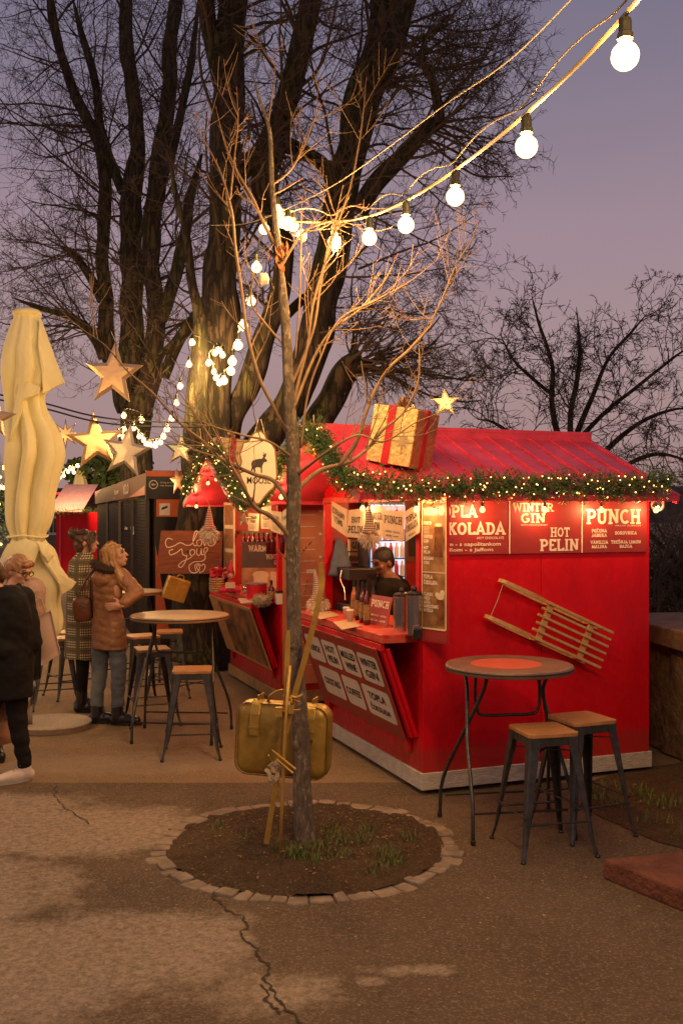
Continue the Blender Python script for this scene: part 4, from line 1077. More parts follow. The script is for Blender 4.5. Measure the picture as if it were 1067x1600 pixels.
L3 = limb(tr, [(372, 745, 34), (412, 690, 30), (447, 640, 28), (474, 590, 29), (492, 530, 30), (502, 470, 29), (515, 410, 27), (530, 340, 27), (540, 270, 26), (555, 210, 25), (575, 150, 25), (598, 90, 24), (618, 30, 23), (640, -40, 21), (665, -160, 14)], YA + .5, 14, .2)
L4 = limb(tr, [(545, 240, 20), (552, 160, 19), (578, 90, 17), (592, 20, 16), (600, -80, 12)], YA + .4, 12, .2)
L5 = limb(tr, [(560, 330, 17), (592, 280, 15), (630, 240, 14), (664, 205, 13), (688, 188, 12)], YA + .2, 10, .2)       # sawn-off limb
L6 = limb(tr, [(448, 740, 26), (482, 690, 24), (508, 640, 23), (528, 600, 22), (548, 574, 22), (568, 564, 20)], YA + .7, 12, .2)
L7 = limb(tr, [(532, 330, 14), (510, 265, 12), (478, 240, 12), (440, 225, 13), (400, 250, 14)], YA + .6, 10, .2)
L8 = limb(tr, [(346, 300, 14), (390, 260, 13), (430, 190, 12), (470, 120, 10)], YA + .3, 10, .2)
L9 = limb(tr, [(688, 190, 9), (676, 130, 8), (660, 90, 6), (668, 50, 5)], YA + .1, 8, .2)
L10 = limb(tr, [(350, 480, 12), (305, 500, 11), (270, 540, 9), (240, 560, 8)], YA + .4, 8, .2)
L11 = limb(tr, [(440, 500, 9), (470, 470, 8), (500, 445, 7)], YA + .9, 8, .2)
tr.obj('trunk', M_bark, tA, smooth=True)
for (P3, R), c, LL, b, t0 in ((L1, 20, (1.0, 2.2), (0, 0, .3), .25), (L1b, 6, (1.0, 1.8), (0, 0, .3), .2), (L2, 22, (.9, 2.0), (0, 0, .3), .3), (L3, 26, (1.0, 2.3), (.5, 0, .2), .36),
                              (L4, 16, (1.0, 2.2), (.6, 0, .3), .2), (L5, 14, (.9, 1.7), (.8, 0, -.15), .4), (L6, 18, (.9, 1.9), (.9, 0, .15), .6), (L7, 6, (.8, 1.4), (0, 0, .3), .2),
                              (L9, 14, (.9, 1.7), (.9, 0, .0), .2), (L10, 4, (.6, 1.2), (-.4, 0, .2), .3), (L11, 4, (.8, 1.2), (.6, 0, .1), .4)):
    dress(cr, P3, R, c, PBIG, t0=t0, L=LL, bias=b)
# long side sprays that sweep out to the right
for (px, py, ex, ey) in ((560, 330, 790, 400), (520, 430, 760, 490), (500, 520, 730, 545), (545, 480, 745, 560), (640, 40, 870, 60), (640, 100, 860, 150), (680, 190, 830, 270), (690, 200, 800, 320),
                         (600, 250, 770, 360), (565, 570, 700, 600), (565, 560, 745, 640), (560, 420, 800, 395), (640, -40, 880, 0), (625, 70, 780, 30)):
    a = W(px, py, YA + .3); b = W(ex, ey, YA + random.uniform(-.8, 1.2)); d = b - a
    grow(cr, a, d + Vector((0, 0, .25)), d.length * .78, .018, 0, dict(PBIG, kids=[12, 5, 2.8], wob=[.13, .22, .26, .25]))
cr.obj('branches', M_twig, tA)

YB = 20.0
random.seed(5); RS = .80
tB = thing('bare_tree', Vector((W(205, 900, YB).x, YB, 0)), 'bare tree with four slender dark stems at the left, behind the hanging stars', 'tree')
tr = MB(); cr = MB()
B0 = limb(tr, [(205, 1000, 34), (206, 850, 32), (212, 760, 31), (212, 690, 30), (214, 640, 31)], YB, 14, .2)
B1 = limb(tr, [(208, 660, 25), (204, 590, 24), (206, 500, 23), (206, 420, 22), (205, 360, 21), (207, 300, 20), (214, 240, 16), (212, 170, 15), (200, 90, 14), (197, 10, 13), (195, -100, 11)], YB, 12, .2)
B2 = limb(tr, [(218, 650, 26), (232, 590, 22), (244, 520, 19), (240, 460, 17), (236, 390, 18), (242, 310, 18), (252, 230, 16), (262, 150, 15), (266, 70, 14), (276, 0, 13), (280, -120, 10)], YB - .3, 12, .2)
B3 = limb(tr, [(200, 640, 20), (186, 600, 17), (168, 540, 17), (166, 470, 14), (160, 400, 13), (164, 320, 13), (160, 240, 12), (138, 190, 11), (118, 150, 11), (98, 90, 9), (82, 20, 9), (70, -60, 8)], YB + .4, 10, .2)
B4 = limb(tr, [(250, 500, 14), (272, 440, 13), (290, 360, 11), (300, 300, 9), (316, 240, 8)], YB - .5, 10, .2)
B5 = limb(tr, [(255, 590, 12), (282, 530, 11), (310, 490, 12), (330, 450, 10)], YB - .4, 10, .2)
B6 = limb(tr, [(192, 300, 10), (160, 210, 9), (150, 130, 8), (130, 60, 7), (115, 0, 6)], YB + .3, 8, .2)
B7 = limb(tr, [(158, 470, 9), (140, 430, 8), (118, 400, 7), (95, 385, 6)], YB + .3, 8, .2)
B8 = limb(tr, [(230, 330, 9), (262, 260, 9), (282, 180, 8), (300, 90, 7), (310, 0, 6)], YB - .6, 8, .2)
B9 = limb(tr, [(160, 560, 9), (148, 530, 8), (120, 500, 7), (60, 480, 5), (20, 465, 3)], YB + .2, 8, .2)
tr.obj('trunk', M_bark, tB, smooth=True)
PBB = dict(PBIG, rmin=.0048)
for (P3, R), c, LL, b in ((B1, 24, (1.1, 2.4), (0, 0, .3)), (B2, 24, (1.1, 2.4), (.2, 0, .3)), (B3, 30, (1.2, 2.6), (-.5, 0, .2)), (B4, 10, (1.0, 2), (0, 0, .3)), (B6, 16, (1.2, 2.3), (-.4, 0, .3)),
                          (B7, 10, (1.0, 2.0), (-.6, 0, .1)), (B8, 12, (1.1, 2.0), (.1, 0, .3)), (B9, 14, (.8, 1.6), (-.4, 0, -.1)), (B5, 4, (.8, 1.4), (0, 0, .2))):
    dress(cr, P3, R, c, PBB, t0=.15, L=(LL[0] * 1.22, LL[1] * 1.22), bias=b)
for (px, py, ex, ey) in ((118, 150, -10, 120), (98, 90, -20, 30), (160, 240, 10, 230), (160, 320, 30, 330), (150, 420, 20, 440), (100, 90, 10, 170), (85, 20, -30, -20), (180, 600, 80, 560)):
    a = W(px, py, YB + .3); b_ = W(ex, ey, YB + random.uniform(-1, 1)); d = b_ - a
    grow(cr, a, d + Vector((0, 0, .25)), d.length * .8, .019, 0, dict(PBIG, kids=[10, 5, 3]))
cr.obj('branches', M_twig, tB)

# tree on the right, beyond the parapet
YC = 19.0
random.seed(12); RS = .55
tC = thing('bare_tree', Vector((W(880, 900, YC).x, YC, -1.0)), 'round bare tree beyond the ridge of the near kiosk roof, at the right', 'tree')
tr = MB(); cr = MB()
C0 = limb(tr, [(905, 1010, 20), (900, 900, 18), (892, 800, 16), (886, 740, 14)], YC, 10, .2)
CL = [limb(tr, [(886, 760, 12), (872, 690, 10), (862, 630, 8), (862, 570, 6), (840, 500, 4), (830, 460, 3)], YC), limb(tr, [(890, 740, 11), (900, 680, 9), (925, 620, 7), (950, 560, 5), (985, 520, 4), (1010, 490, 3)], YC + .4),
      limb(tr, [(884, 770, 11), (840, 710, 9), (800, 680, 7), (770, 660, 4), (745, 655, 3)], YC - .3), limb(tr, [(892, 720, 9), (890, 650, 8), (902, 590, 7), (905, 540, 5), (900, 480, 3)], YC + .3),
      limb(tr, [(895, 760, 10), (950, 700, 8), (1000, 660, 6), (1050, 640, 4), (1080, 640, 3)], YC + .2), limb(tr, [(866, 620, 6), (830, 590, 5), (800, 560, 4), (780, 520, 3)], YC + .4),
      limb(tr, [(900, 800, 9), (960, 740, 7), (1020, 710, 6), (1080, 720, 4)], YC - .6), limb(tr, [(900, 690, 8), (950, 640, 6), (1000, 600, 5), (1050, 560, 4), (1080, 540, 3)], YC - .2)]
tr.obj('trunk', M_bark, tC, smooth=True)
PC = dict(PBIG, wob=[.30, .34, .36, .3], up=[.06, .10, .12, .15], kids=[6, 4, 2.6], rmin=.007, lr=[.6, .6, .6])
for P3, R in CL: dress(cr, P3, R, 10, PC, t0=.2, L=(.8, 1.6), bias=(0, 0, .3))
cr.obj('branches', M_twig, tC)
# tangled bushes right of the kiosk, beyond the parapet
random.seed(44)
for i, (px, py, Y, lab) in enumerate(((1040, 905, 10.8, 'dark leafless bush right of the kiosk, close behind the stone wall'), (1085, 860, 12.5, 'tall leafless thicket cut by the right picture edge, behind the stone wall'))):
    t = thing('bare_bush', Vector((W(px, 1000, Y).x, Y, 0)), lab, 'bush')
    g = MB()
    for _ in range(30 if i == 0 else 26):
        a = Vector((W(px, 1000, Y).x + random.uniform(-.5, .7), Y + random.uniform(-.6, .6), .1))
        grow(g, a, Vector((random.uniform(-.5, .6), random.uniform(-.4, .4), 1)), random.uniform(1.2, 2.3), .024, 0, dict(PC, lv=4, kids=[7, 4, 2], rmin=.004, wob=[.25, .35, .38, .3], up=[.0, .02, .05, .1]))
    g.obj('branches', M_twig, t)
    g = MB()
    for _ in range(5):
        x = W(px, 1000, Y).x + random.uniform(-.6, .8)
        g.tube(spline([(x, Y, -.3), (x + random.uniform(-.2, .3), Y, .5), (x + random.uniform(-.5, .6), Y + .1, 1.1), (x + random.uniform(-1.0, 1.2), Y, 1.7)], 5), [.06 - .0025 * k for k in range(16)], 7, jit=.2)
    g.obj('trunk', M_bark, t, smooth=True)
# hedge mass behind the wall, darker leaves low down
M_hedge = mat('hedge_leaf', (.014, .018, .009), .8, col2=(.030, .032, .015), vscale=5)
g = MB(); random.seed(8)
for _ in range(5200):
    q = Vector((random.uniform(2.9, 7.5), random.uniform(11.0, 14.5), 0)); q.z = random.uniform(-.2, 1.25 + .35 * noise.noise(q * .9)) 
    if noise.noise(q * 1.6) < -.25: continue
    s_ = random.uniform(.03, .07); u = Vector((random.gauss(0, 1), random.gauss(0, 1), random.gauss(0, 1))).normalized(); w = u.orthogonal()
    g.add([q - u * s_, q + w * s_ * .5, q + u * s_, q - w * s_ * .5], [(0, 1, 2, 3)])
tag(g.obj('hedge', M_hedge), 'low dark hedge mass behind the stone wall', 'hedge', kind='stuff')

# lit green conifer / leafy trees far left
def leafy(name, c, r, n, m, lab, trunk_h):
    t = thing(name, Vector((c.x, c.y, 0)), lab, 'tree')
    g = MB(); g.tube([(c.x, c.y, 0), (c.x + .1, c.y, trunk_h * .6), (c.x, c.y, c.z)], [.18, .14, .06], 8); g.obj('trunk', M_bark, t)
    g = MB()
    for _ in range(n):
        v = Vector((random.gauss(0, 1), random.gauss(0, 1), random.gauss(0, 1))).normalized(); k = random.random() ** .4
        q = c + Vector((v.x * r[0], v.y * r[1], v.z * r[2])) * k * (1 + .35 * noise.noise(v * 2.2 + c))
        if noise.noise(q * 1.1) < -.22: continue
        s_ = random.uniform(.07, .17); u = Vector((random.gauss(0, 1), random.gauss(0, 1), random.gauss(0, .6))).normalized(); w = u.orthogonal()
        g.add([q - u * s_, q + w * s_ * .5, q + u * s_, q - w * s_ * .5], [(0, 1, 2, 3)])
    g.obj('crown', m, t)
M_leafg = mat('lit_leaf', (.05, .085, .02), .7, col2=(.11, .15, .035), vscale=1.5)
random.seed(3)
leafy('leafy_tree', W(168, 745, 31), (1.35, 1.2, .75), 4200, M_leafg, 'round green leafy tree above the far red kiosk', 2)
# decorated tree at the far left edge
random.seed(4)
cB = W(-14, 900, 17); cB.z = 0
t = thing('christmas_tree', cB, 'dark fir covered with tiny warm lights, half hidden at the left picture edge', 'christmas tree')
g = MB()
for _ in range(5200):
    h = random.random() ** 1.2; z = .3 + 3.0 * h; r = (1 - h) * 1.15 * random.uniform(.55, 1.05); a = random.uniform(0, 2 * PI)
    q = cB + Vector((r * math.cos(a), r * math.sin(a), z)); u = Vector((math.cos(a), math.sin(a), random.uniform(-.5, .2))).normalized() * random.uniform(.04, .10); w = Vector((-math.sin(a), math.cos(a), 0)) * .012
    g.add([q - w, q + u, q + w, q - u * .2 + Vector((0, 0, .02))], [(0, 1, 2, 3)])
g.obj('crown', M_pine, t); g = MB(); g.tube([cB, cB + Vector((0, 0, 3.2))], [.08, .02], 8); g.obj('trunk', M_bark, t)
for _ in range(100):
    h = random.random() ** 1.2; a = random.uniform(-PI * .95, .1); r = (1 - h) * 1.2
    g = MB(); g.ball(cB + Vector((r * math.cos(a), r * math.sin(a), .3 + 3.0 * h)), .020, 6, 4); g.obj('fairy_light', M_fairy, t)

# ------------------------------------------------------------------ the small tree in the foreground
YS = 5.69
random.seed(31); RS = .84
tS = thing('young_tree', Vector((W(474, 1325, YS).x, YS, .02)), 'slim young bare tree in the stone ringed pit in front, its branches lit gold', 'tree')
tr = MB(); cr = MB()
S0 = limb(tr, [(476, 1335, 21), (474, 1290, 18.5), (472, 1240, 17), (470, 1160, 16), (466, 1080, 14.5), (462, 1000, 13.5), (459, 920, 13), (459, 850, 13), (460, 770, 13), (458, 700, 12.5), (453, 640, 11), (450, 590, 10), (447, 520, 9), (442, 460, 8.5), (438, 405, 8)], YS, 16, .14)
trA = limb(tr, [(438, 410, 7.5), (430, 350, 6), (425, 290, 5), (423, 220, 4), (418, 190, 3.4), (404, 150, 2.4), (396, 115, 1.6)], YS, 8, .1)
# scar ridge at the foot
limb(tr, [(486, 1332, 9), (487, 1290, 7), (482, 1240, 5), (479, 1215, 3)], YS - .03, 8, .2)
tr.ball(W(462, 1165, YS - .06), (.02, .02, .03)); tr.ball(W(456, 1010, YS - .03), (.02, .02, .015))
tr.obj('trunk', M_barkyoung, tS, smooth=True)
BR = [
 [(462, 768, 6.5), (500, 735, 6, .1), (545, 722, 5.5, .2), (575, 700, 4.5, .3), (598, 672, 4, .3), (630, 645, 3.2, .4), (652, 600, 3, .4), (655, 560, 2.4, .4), (654, 535, 1.8, .5)],
 [(530, 728, 5.5, .1), (556, 690, 5.5, .1), (568, 655, 5, .1), (585, 612, 4.6, .1), (608, 575, 4.2, .1), (640, 545, 4, .1), (668, 510, 3.4, .1), (690, 468, 2.8, .1), (712, 415, 2.2, .1), (738, 372, 1.9, .1), (746, 350, 1.5, .1)],
 [(648, 538, 3), (676, 500, 2.4), (640, 500, 1.8), (628, 490, 1.5)],
 [(455, 790, 7), (428, 752, 6), (400, 742, 5.5), (368, 728, 5, -.1), (340, 712, 4.5, -.1), (318, 690, 4, -.2), (280, 660, 3.4, -.2), (240, 615, 3, -.3), (200, 580, 2.4, -.3), (165, 540, 1.8, -.4), (130, 515, 1.3, -.4)],
 [(456, 842, 7), (425, 808, 6.5, -.1), (398, 792, 6, -.2), (376, 752, 4.5, -.3), (358, 722, 3.6, -.3), (330, 685, 2.8, -.4), (300, 640, 2.2, -.4), (270, 600, 1.6, -.4)],
 [(455, 690, 5, .05), (430, 640, 4.6, .05), (405, 590, 5.2, 0), (386, 520, 5, 0), (377, 450, 4.6, 0), (368, 390, 4.2, 0), (362, 330, 3.6, 0), (345, 270, 2.8, 0), (322, 225, 2.2, 0), (300, 190, 1.5, 0)],
 [(432, 385, 4.8), (412, 350, 4.6), (395, 310, 4), (372, 270, 3.2), (352, 225, 2.4), (338, 170, 1.6)],
 [(360, 310, 3), (366, 250, 2.4), (372, 190, 1.8), (370, 140, 1.2)],
 [(452, 660, 5), (465, 600, 5), (480, 540, 4.4), (488, 480, 3.8), (505, 420, 3.4), (520, 370, 3.2), (545, 300, 2.8), (560, 230, 2.4), (568, 170, 1.8), (572, 125, 1.2)],
 [(458, 640, 4.6), (490, 560, 4.2, .1), (520, 515, 4, .1), (560, 485, 3.2, .2), (600, 440, 2.6, .2), (620, 400, 1.8, .2)],
 [(452, 610, 4.4), (488, 520, 4), (500, 450, 3.6), (512, 390, 3.4), (522, 360, 3), (530, 330, 2.6), (560, 320, 1.8)],
 [(470, 700, 4), (480, 620, 3.4), (500, 560, 3), (530, 500, 2.8), (585, 470, 2.4), (640, 440, 1.8), (690, 400, 1.2)],
 [(424, 290, 3), (450, 270, 3), (470, 240, 2.6), (490, 190, 2.2), (505, 160, 1.6)],
 [(425, 305, 2.6), (445, 295, 2.4), (470, 280, 1.6)],
 [(438, 420, 3.6), (455, 390, 3.2), (478, 360, 2.6), (520, 345, 2), (560, 352, 1.6)],
 [(457, 715, 4), (420, 690, 3.4, -.2), (380, 680, 2.8, -.3), (330, 665, 2.2, -.4), (280, 640, 1.6, -.4)],
 [(419, 195, 2.4), (424, 160, 2), (430, 110, 1.4), (428, 80, 1)],
 [(444, 540, 3.4), (410, 500, 3), (392, 470, 2.4), (400, 420, 1.8)],
 [(460, 745, 4.4), (520, 700, 3.6, -.2), (560, 680, 3, -.2), (600, 690, 2.2, -.2), (650, 660, 1.8, -.2), (700, 640, 1.2, -.2)],
 [(461, 560, 3), (468, 470, 2.6), (470, 380, 2.2), (472, 310, 1.6)],
 [(459, 870, 3), (474, 862, 2), (484, 850, 1.4)], [(460, 940, 2.4), (475, 925, 1.8), (480, 910, 1.2)], [(452, 880, 2), (440, 866, 1.6), (434, 858, 1)],
]
PS = dict(seg=[5, 4, 3], wob=[.08, .10, .12], bend=.15, up=[.28, .25, .2], droop=.1, tap=.45, sides=[5, 4, 3], lv=2, kids=[3, 2], t0=[.2, .2], fwd=[1.2, 1.2], lr=[.6, .6], rr=[.7, .7], rmin=.0022)
buds = MB(); RS = .58
for sp_ in BR:
    P3, R = limb(cr, sp_, YS, 7, .1, 6)
    m = int(len(P3) * .20)
    if len(sp_) > 3:
        for _ in range(m + 1):
            i = random.randrange(int(len(P3) * .25), len(P3) - 1); d = (P3[i + 1] - P3[i]).normalized()
            L = random.uniform(.10, .42); nd_ = (rnd_perp(d) * .9 + d * 1.0 + Vector((0, 0, .3))).normalized()
            grow(cr, P3[i], nd_, L, max(.0026, R[i] * .5), 0, PS)
    d = (P3[-1] - P3[-2]).normalized(); buds.ball(P3[-1] + d * .008, (.0042, .0042, .012), 6, 4, d.to_track_quat('Z', 'Y').to_matrix())
    for _ in range(3):
        i = random.randrange(int(len(P3) * .5), len(P3)); dd2 = (rnd_perp(d) + d).normalized()
        buds.ball(P3[i] + dd2 * (R[i] + .008), (.004, .004, .011), 6, 4, dd2.to_track_quat('Z', 'Y').to_matrix())
cr.obj('branches', M_twigyoung, tS, smooth=True)
buds.obj('buds', M_bud, tS)
# withered leaf bunch in the fork
g = MB(); random.seed(2)
for _ in range(26):
    q = W(438, 400, YS - .05) + Vector((random.gauss(0, .018), random.gauss(0, .015), random.gauss(0, .04)))
    scrap_v = Vector((random.gauss(0, .4), random.gauss(0, .4), -1)).normalized() * .03; w = rnd_perp(scrap_v.normalized()) * .012
    g.add([q - scrap_v, q + w, q + scrap_v, q - w], [(0, 1, 2, 3)])
g.obj('withered_leaves', mat('withered', (.24, .07, .02), .8, col2=(.36, .13, .04), vscale=30), tS)

# ================================================================== LIGHTS
def bulb(parent, top, r, m=M_bulb, tilt=None, pw=1.0):
    """socket hanging from point top, globe below it"""
    k = r / .042
    s_ = MB(); s_.lathe([(.012 * k, .012 * k), (.017 * k, .008 * k), (.019 * k, -.004 * k), (.019 * k, -.030 * k), (.023 * k, -.034 * k), (.023 * k, -.050 * k), (.016 * k, -.056 * k)], top, 12)
    so = s_.obj('bulb', M_socket, parent, smooth=False)
    g = MB(); g.lathe([(.016 * k, -.056 * k)] + [(.0405 * k * math.sin(math.radians(d_)), (-.098 + .0405 * math.cos(math.radians(d_))) * k) for d_ in (25, 40, 55, 70, 90, 110, 130, 150, 170)], top, 16)
    gl = g.obj('globe', m, so, smooth=True)
    ld = bpy.data.lights.new('bulb_light', 'POINT'); ld.shadow_soft_size = (.031 if m is M_bulb else .024) * k
    ld.color = (1.0, .58, .21) if m is M_bulb else (1.0, .50, .18)
    ld.energy = (56.0 if m is M_bulb else 22.0) * k * k * 1.15 * pw
    lo = bpy.data.objects.new('bulb_light', ld); COL.objects.link(lo); lo.parent = gl; lo.location = Vector(top) + Vector((0, 0, -.098 * k)) - wmat(gl).translation
    return so
# main string overhead: bulbs measured in the photograph, then on past the camera
strg = [(976, 90, 23), (822, 231, 18.5), (711, 309, 15.0), (634, 353, 13.6), (577, 373, 12.2), (523, 379, 11.2)]
t = thing('string_lights', W(711, 309, 4.4), 'overhead cable with large round glowing bulbs running from the upper right to the young tree', 'string lights')
tops = []
for (px, py, r) in strg:
    Y = .042 * F / r; c = W(px, py, Y); tops.append(c + Vector((0, 0, .102)))
d_ = tops[0] - tops[1]
ext = [tops[0] + d_ * .95 + Vector((0, 0, .10)), tops[0] + d_ * 1.95 + Vector((0, 0, .30)), tops[0] + d_ * 3.0 + Vector((0, 0, .55)), tops[0] + d_ * 4.1 + Vector((0, 0, .85)), tops[0] + d_ * 5.2 + Vector((0, 0, 1.2)), tops[0] + d_ * 6.3 + Vector((0, 0, 1.6))]
for c in list(reversed(ext)) + tops: bulb(t, c - Vector((0, 0, .0)), .042)
endp = W(447, 352, 5.75)
line = list(reversed(ext)) + tops + [endp]
line = [q + Vector((0, 0, .02)) for q in line]
g = MB(); P = spline(line, 8); g.tube(P, .0075, 6); g.obj('cable', M_cable, t)
g = MB(); up = [q + Vector((0, 0, .03 + .05 * abs(math.sin(i * .39)))) for i, q in enumerate(P)]; g.tube(up, .0035, 5)
g.obj('support_wire', M_thread, t)
for q in ext[:0]: pass
# thin wire higher up
g = MB(); g.tube(spline([W(920, -30, 3.4), W(800, 90, 3.9), W(700, 160, 4.4), W(600, 235, 4.9), W(520, 290, 5.3), W(430, 335, 5.7)], 6), .0032, 5)
tag(g.obj('wire', M_thread), 'thin pale wire running above the bulb cable to the young tree', 'wire')
g = MB(); g.tube(spline([W(430, 335, 5.7), W(380, 350, 6.0), W(330, 352, 6.3)], 4) , .0030, 5)
tag(g.obj('wire', M_thread), 'short pale wire end left of the young tree fork', 'wire')
# second string from the young tree down to the big tree
t = thing('string_lights', W(372, 543, 9.0), 'string of smaller round bulbs looping from the young tree down to the big mossy trunk', 'string lights')
pts = [(434, 335, 9), (442, 352, 9), (458, 357, 9.5), (450, 355, 9.8), (413, 362, 8.6), (401, 422, 8.4), (392, 474, 8.0), (380, 513, 8.2), (372, 543, 7.7), (363, 568, 7.2), (361, 583, 6.8), (350, 598, 6.6), (343, 600, 5), (338, 592, 5), (335, 583, 4.8), (326, 569, 5), (336, 554, 4.8), (341, 550, 4.8), (348, 557, 4.8), (301, 537, 5), (296, 571, 5), (282, 605, 5), (276, 631, 5)]
prev = None; cb = MB(); P = []
for i, (px, py, r) in enumerate(pts):
    R_ = .036; Y = min(R_ * F / r, 12.1)
    if r <= 5: Y = 11.75; R_ = r / F * Y
    c = W(px, py, Y) + Vector((0, 0, .1)); P.append(c)
    bulb(t, c, R_, pw=.45 if r <= 5 else (.32 if r > 8.1 else .6))
cb.tube(spline(P[4:], 5), .007, 5); cb.tube(spline([P[0], P[1], P[3], P[2], P[4]], 5), .006, 5)
cb.obj('cable', M_bcable, t)
# third: loops on the left trunk
t = thing('string_lights', W(235, 680, 13), 'loops of small glowing bulbs around the left bare tree, above the hanging stars', 'string lights')
pts = [(276, 631, 5), (269, 652, 4.6), (262, 669, 4.6), (256, 681, 4.4), (251, 690, 4.4), (243, 695, 4.4), (235, 695, 4.4), (229, 694, 4), (225, 688, 4), (218, 682, 4), (209, 668, 4.4), (222, 655, 4.6), (194, 648, 4.6), (195, 672, 3.4), (185, 680, 3.4), (193, 685, 3.4), (175, 700, 3)]
P = []
for (px, py, r) in pts[1:]:
    c = W(px, py, 17.0) + Vector((0, 0, .10)); P.append(c); bulb(t, c, r / F * 17.0, pw=.6)
g = MB(); g.tube(spline(P, 4), .008, 5); g.obj('cable', M_bcable, t)
# far left strings
t = thing('string_lights', W(105, 745, 26), 'slanting row of small far bulbs just right of the closed umbrella', 'string lights')
P = []
for (px, py) in ((91, 752), (94, 747), (100, 744), (107, 738), (113, 734), (116, 739), (122, 729)):
    c = W(px, py, 26) + Vector((0, 0, .13)); P.append(c); bulb(t, c, 3.0 / F * 26)
g = MB(); g.tube(spline(P, 3), .012, 4); g.obj('cable', M_bcable, t)
t = thing('string_lights', W(3, 765, 16), 'run of small bulbs entering at the left picture edge beyond the umbrella, plus added larger bulbs out of view', 'string lights')
P = []
for k in range(9):  # larger unseen bulbs added outside the frame to light the left side
    c = Vector((-2.9 - .19 * k, 4.6 + 1.15 * k, 3.0 - .03 * k)) if False else Vector((-4.6 - .10 * k, 4.2 + 1.25 * k, 3.1 - .05 * k)); P.append(c); bulb(t, c, .042)
for (px, py) in ((-24, 758), (-12, 760), (-3, 762), (2, 763), (6, 764)):
    c = W(px, py, 16) + Vector((0, 0, .08)); P.append(c); bulb(t, c, 2.8 / F * 16)
g = MB(); g.tube(spline(P, 3), .010, 4); g.obj('cable', M_bcable, t)

# two black cables at the left
for k, (a, b_, c) in enumerate((((60, 628), (180, 655), (335, 661)), ((60, 636), (180, 663), (335, 668)))):
    g = MB(); g.tube(spline([W(-60, a[1] - 22, 8.8), W(*a, 9.0), W(*b_, 9.6), W(*c, 12.3)], 8), .0085, 6)
    tag(g.obj('cable', M_bcable), ('upper' if k == 0 else 'lower') + ' of two thick black cables crossing behind the umbrella to the big tree', 'cable', 'black cables')

# edison bulbs under the eaves
EB = []
def eave_bulb(parent, base, x, y, z, r=.021):
    c = K(x, y, z, base); g = MB(); g.tube([c, c + Vector((0, 0, .09 + .04 * random.random()))], .0022, 4)
    b_ = bulb(parent, c, r, M_bulb2); g.obj('lead', M_bcable, b_)
t = thing('string_lights', K(.9, -.1, 2.0), 'row of warm filament bulbs hanging under the near kiosk roof edge', 'string lights')
for (x, y, z) in ((-.10, -.12, 1.985), (.385, -.13, 1.985), (.874, -.13, 1.985), (1.338, -.13, 1.985), (1.80, -.14, 1.985), (-.42, .30, 2.20), (-.42, .72, 2.28), (-.1, .85, 2.0), (-.42, 1.45, 2.26), (-.42, 1.9, 2.10)):
    eave_bulb(t, KC, x, y, z)
g = MB(); g.tube(spline([K(-.10, -.10, 2.06), K(.385, -.10, 2.055), K(.874, -.10, 2.055), K(1.338, -.10, 2.05), K(1.80, -.12, 2.05)], 5), .003, 4); g.obj('cable', M_bcable, t)
t = thing('string_lights', K(-.3, .9, 2.0, KC2), 'filament bulbs hanging under the gable of the far kiosk', 'string lights')
for (x, y, z) in ((-.42, .35, 2.17), (-.42, .95, 2.33), (-.42, 1.35, 2.30), (-.42, 1.95, 2.05), (-.2, .6, 2.0)):
    eave_bulb(t, KC2, x, y, z)
g = MB(); g.tube(spline([K(-.42, .3, 2.25, KC2), K(-.42, .95, 2.42, KC2), K(-.42, 1.35, 2.40, KC2), K(-.42, 1.95, 2.14, KC2)], 5), .003, 4); g.obj('cable', M_bcable, t)

# ------------------------------------------------------------------ garlands
def garland(pts, r, label, nl, dens=1.0, lights=True, lr=.0046, lit=M_fairy):
    P = spline(pts, 10); n = len(P); cum = [0]
    for i in range(1, n): cum.append(cum[-1] + (P[i] - P[i - 1]).length)
    T = cum[-1]
    def at(s_):
        for i in range(1, n):
            if cum[i] >= s_: k = (s_ - cum[i - 1]) / max(1e-6, cum[i] - cum[i - 1]); return P[i - 1].lerp(P[i], k), (P[i] - P[i - 1]).normalized()
        return P[-1], (P[-1] - P[-2]).normalized()
    o = thing('fir_garland', P[n // 2], label, 'garland')
    g = MB(); g.tube(P, .010, 5)
    N = int(T * 400 * dens)
    for _ in range(N):
        s_ = random.uniform(0, T); q, d = at(s_); ra = rnd_perp(d); rr = r * (1 + .35 * noise.noise(q * 5))
        sd = (ra * 1.0 + d * random.uniform(-.8, .8) + Vector((0, 0, random.uniform(-.25, .15)))).normalized(); L = rr * random.uniform(.7, 1.45)
        q0 = q + ra * rr * .1
        for k in range(11):
            b0 = q0 + sd * L * (k + 1) / 11; nd_ = (rnd_perp(sd) + sd * .8).normalized(); l = random.uniform(.018, .030); w = rnd_perp(nd_) * .0038
            g.add([b0 - w, b0 + w, b0 + nd_ * l], [(0, 1, 2)])
    g.obj('foliage', M_pine, o)
    for i in range(nl if lights else 0):
        s_ = T * (i + random.random()) / nl; q, d = at(s_); ra = rnd_perp(d)
        if ra.y > .3: ra.y = -ra.y
        b = MB(); b.ball(q + ra * r * random.uniform(.55, 1.05), lr * random.uniform(.8, 1.2), 6, 4); b.obj('fairy_light', lit, o)
    return o
random.seed(17)
def kp(px, py, x=None, y=None, base=KC):
    """point seen at (px,py) on the plane local x = const or y = const of a kiosk"""
    if y is not None: return hit(px, py, K(0, y, 0, base), U_)
    return hit(px, py, K(x, 0, 0, base), V_)
garland([kp(px, py, y=-.19) for px, py in ((1046, 750), (1000, 757), (940, 761), (880, 758), (820, 761), (760, 758), (700, 764), (640, 760), (590, 755))] + [kp(550, 752, x=-.54)],
        .085, 'thick fir garland with tiny lights along the eave of the near kiosk side wall', 100, 1.5)
garland([kp(px, py, x=-.55) for px, py in ((546, 758), (530, 735), (512, 705), (498, 682), (486, 668))], .080, 'fir garland climbing the near gable edge right of the young tree', 34, 1.5)
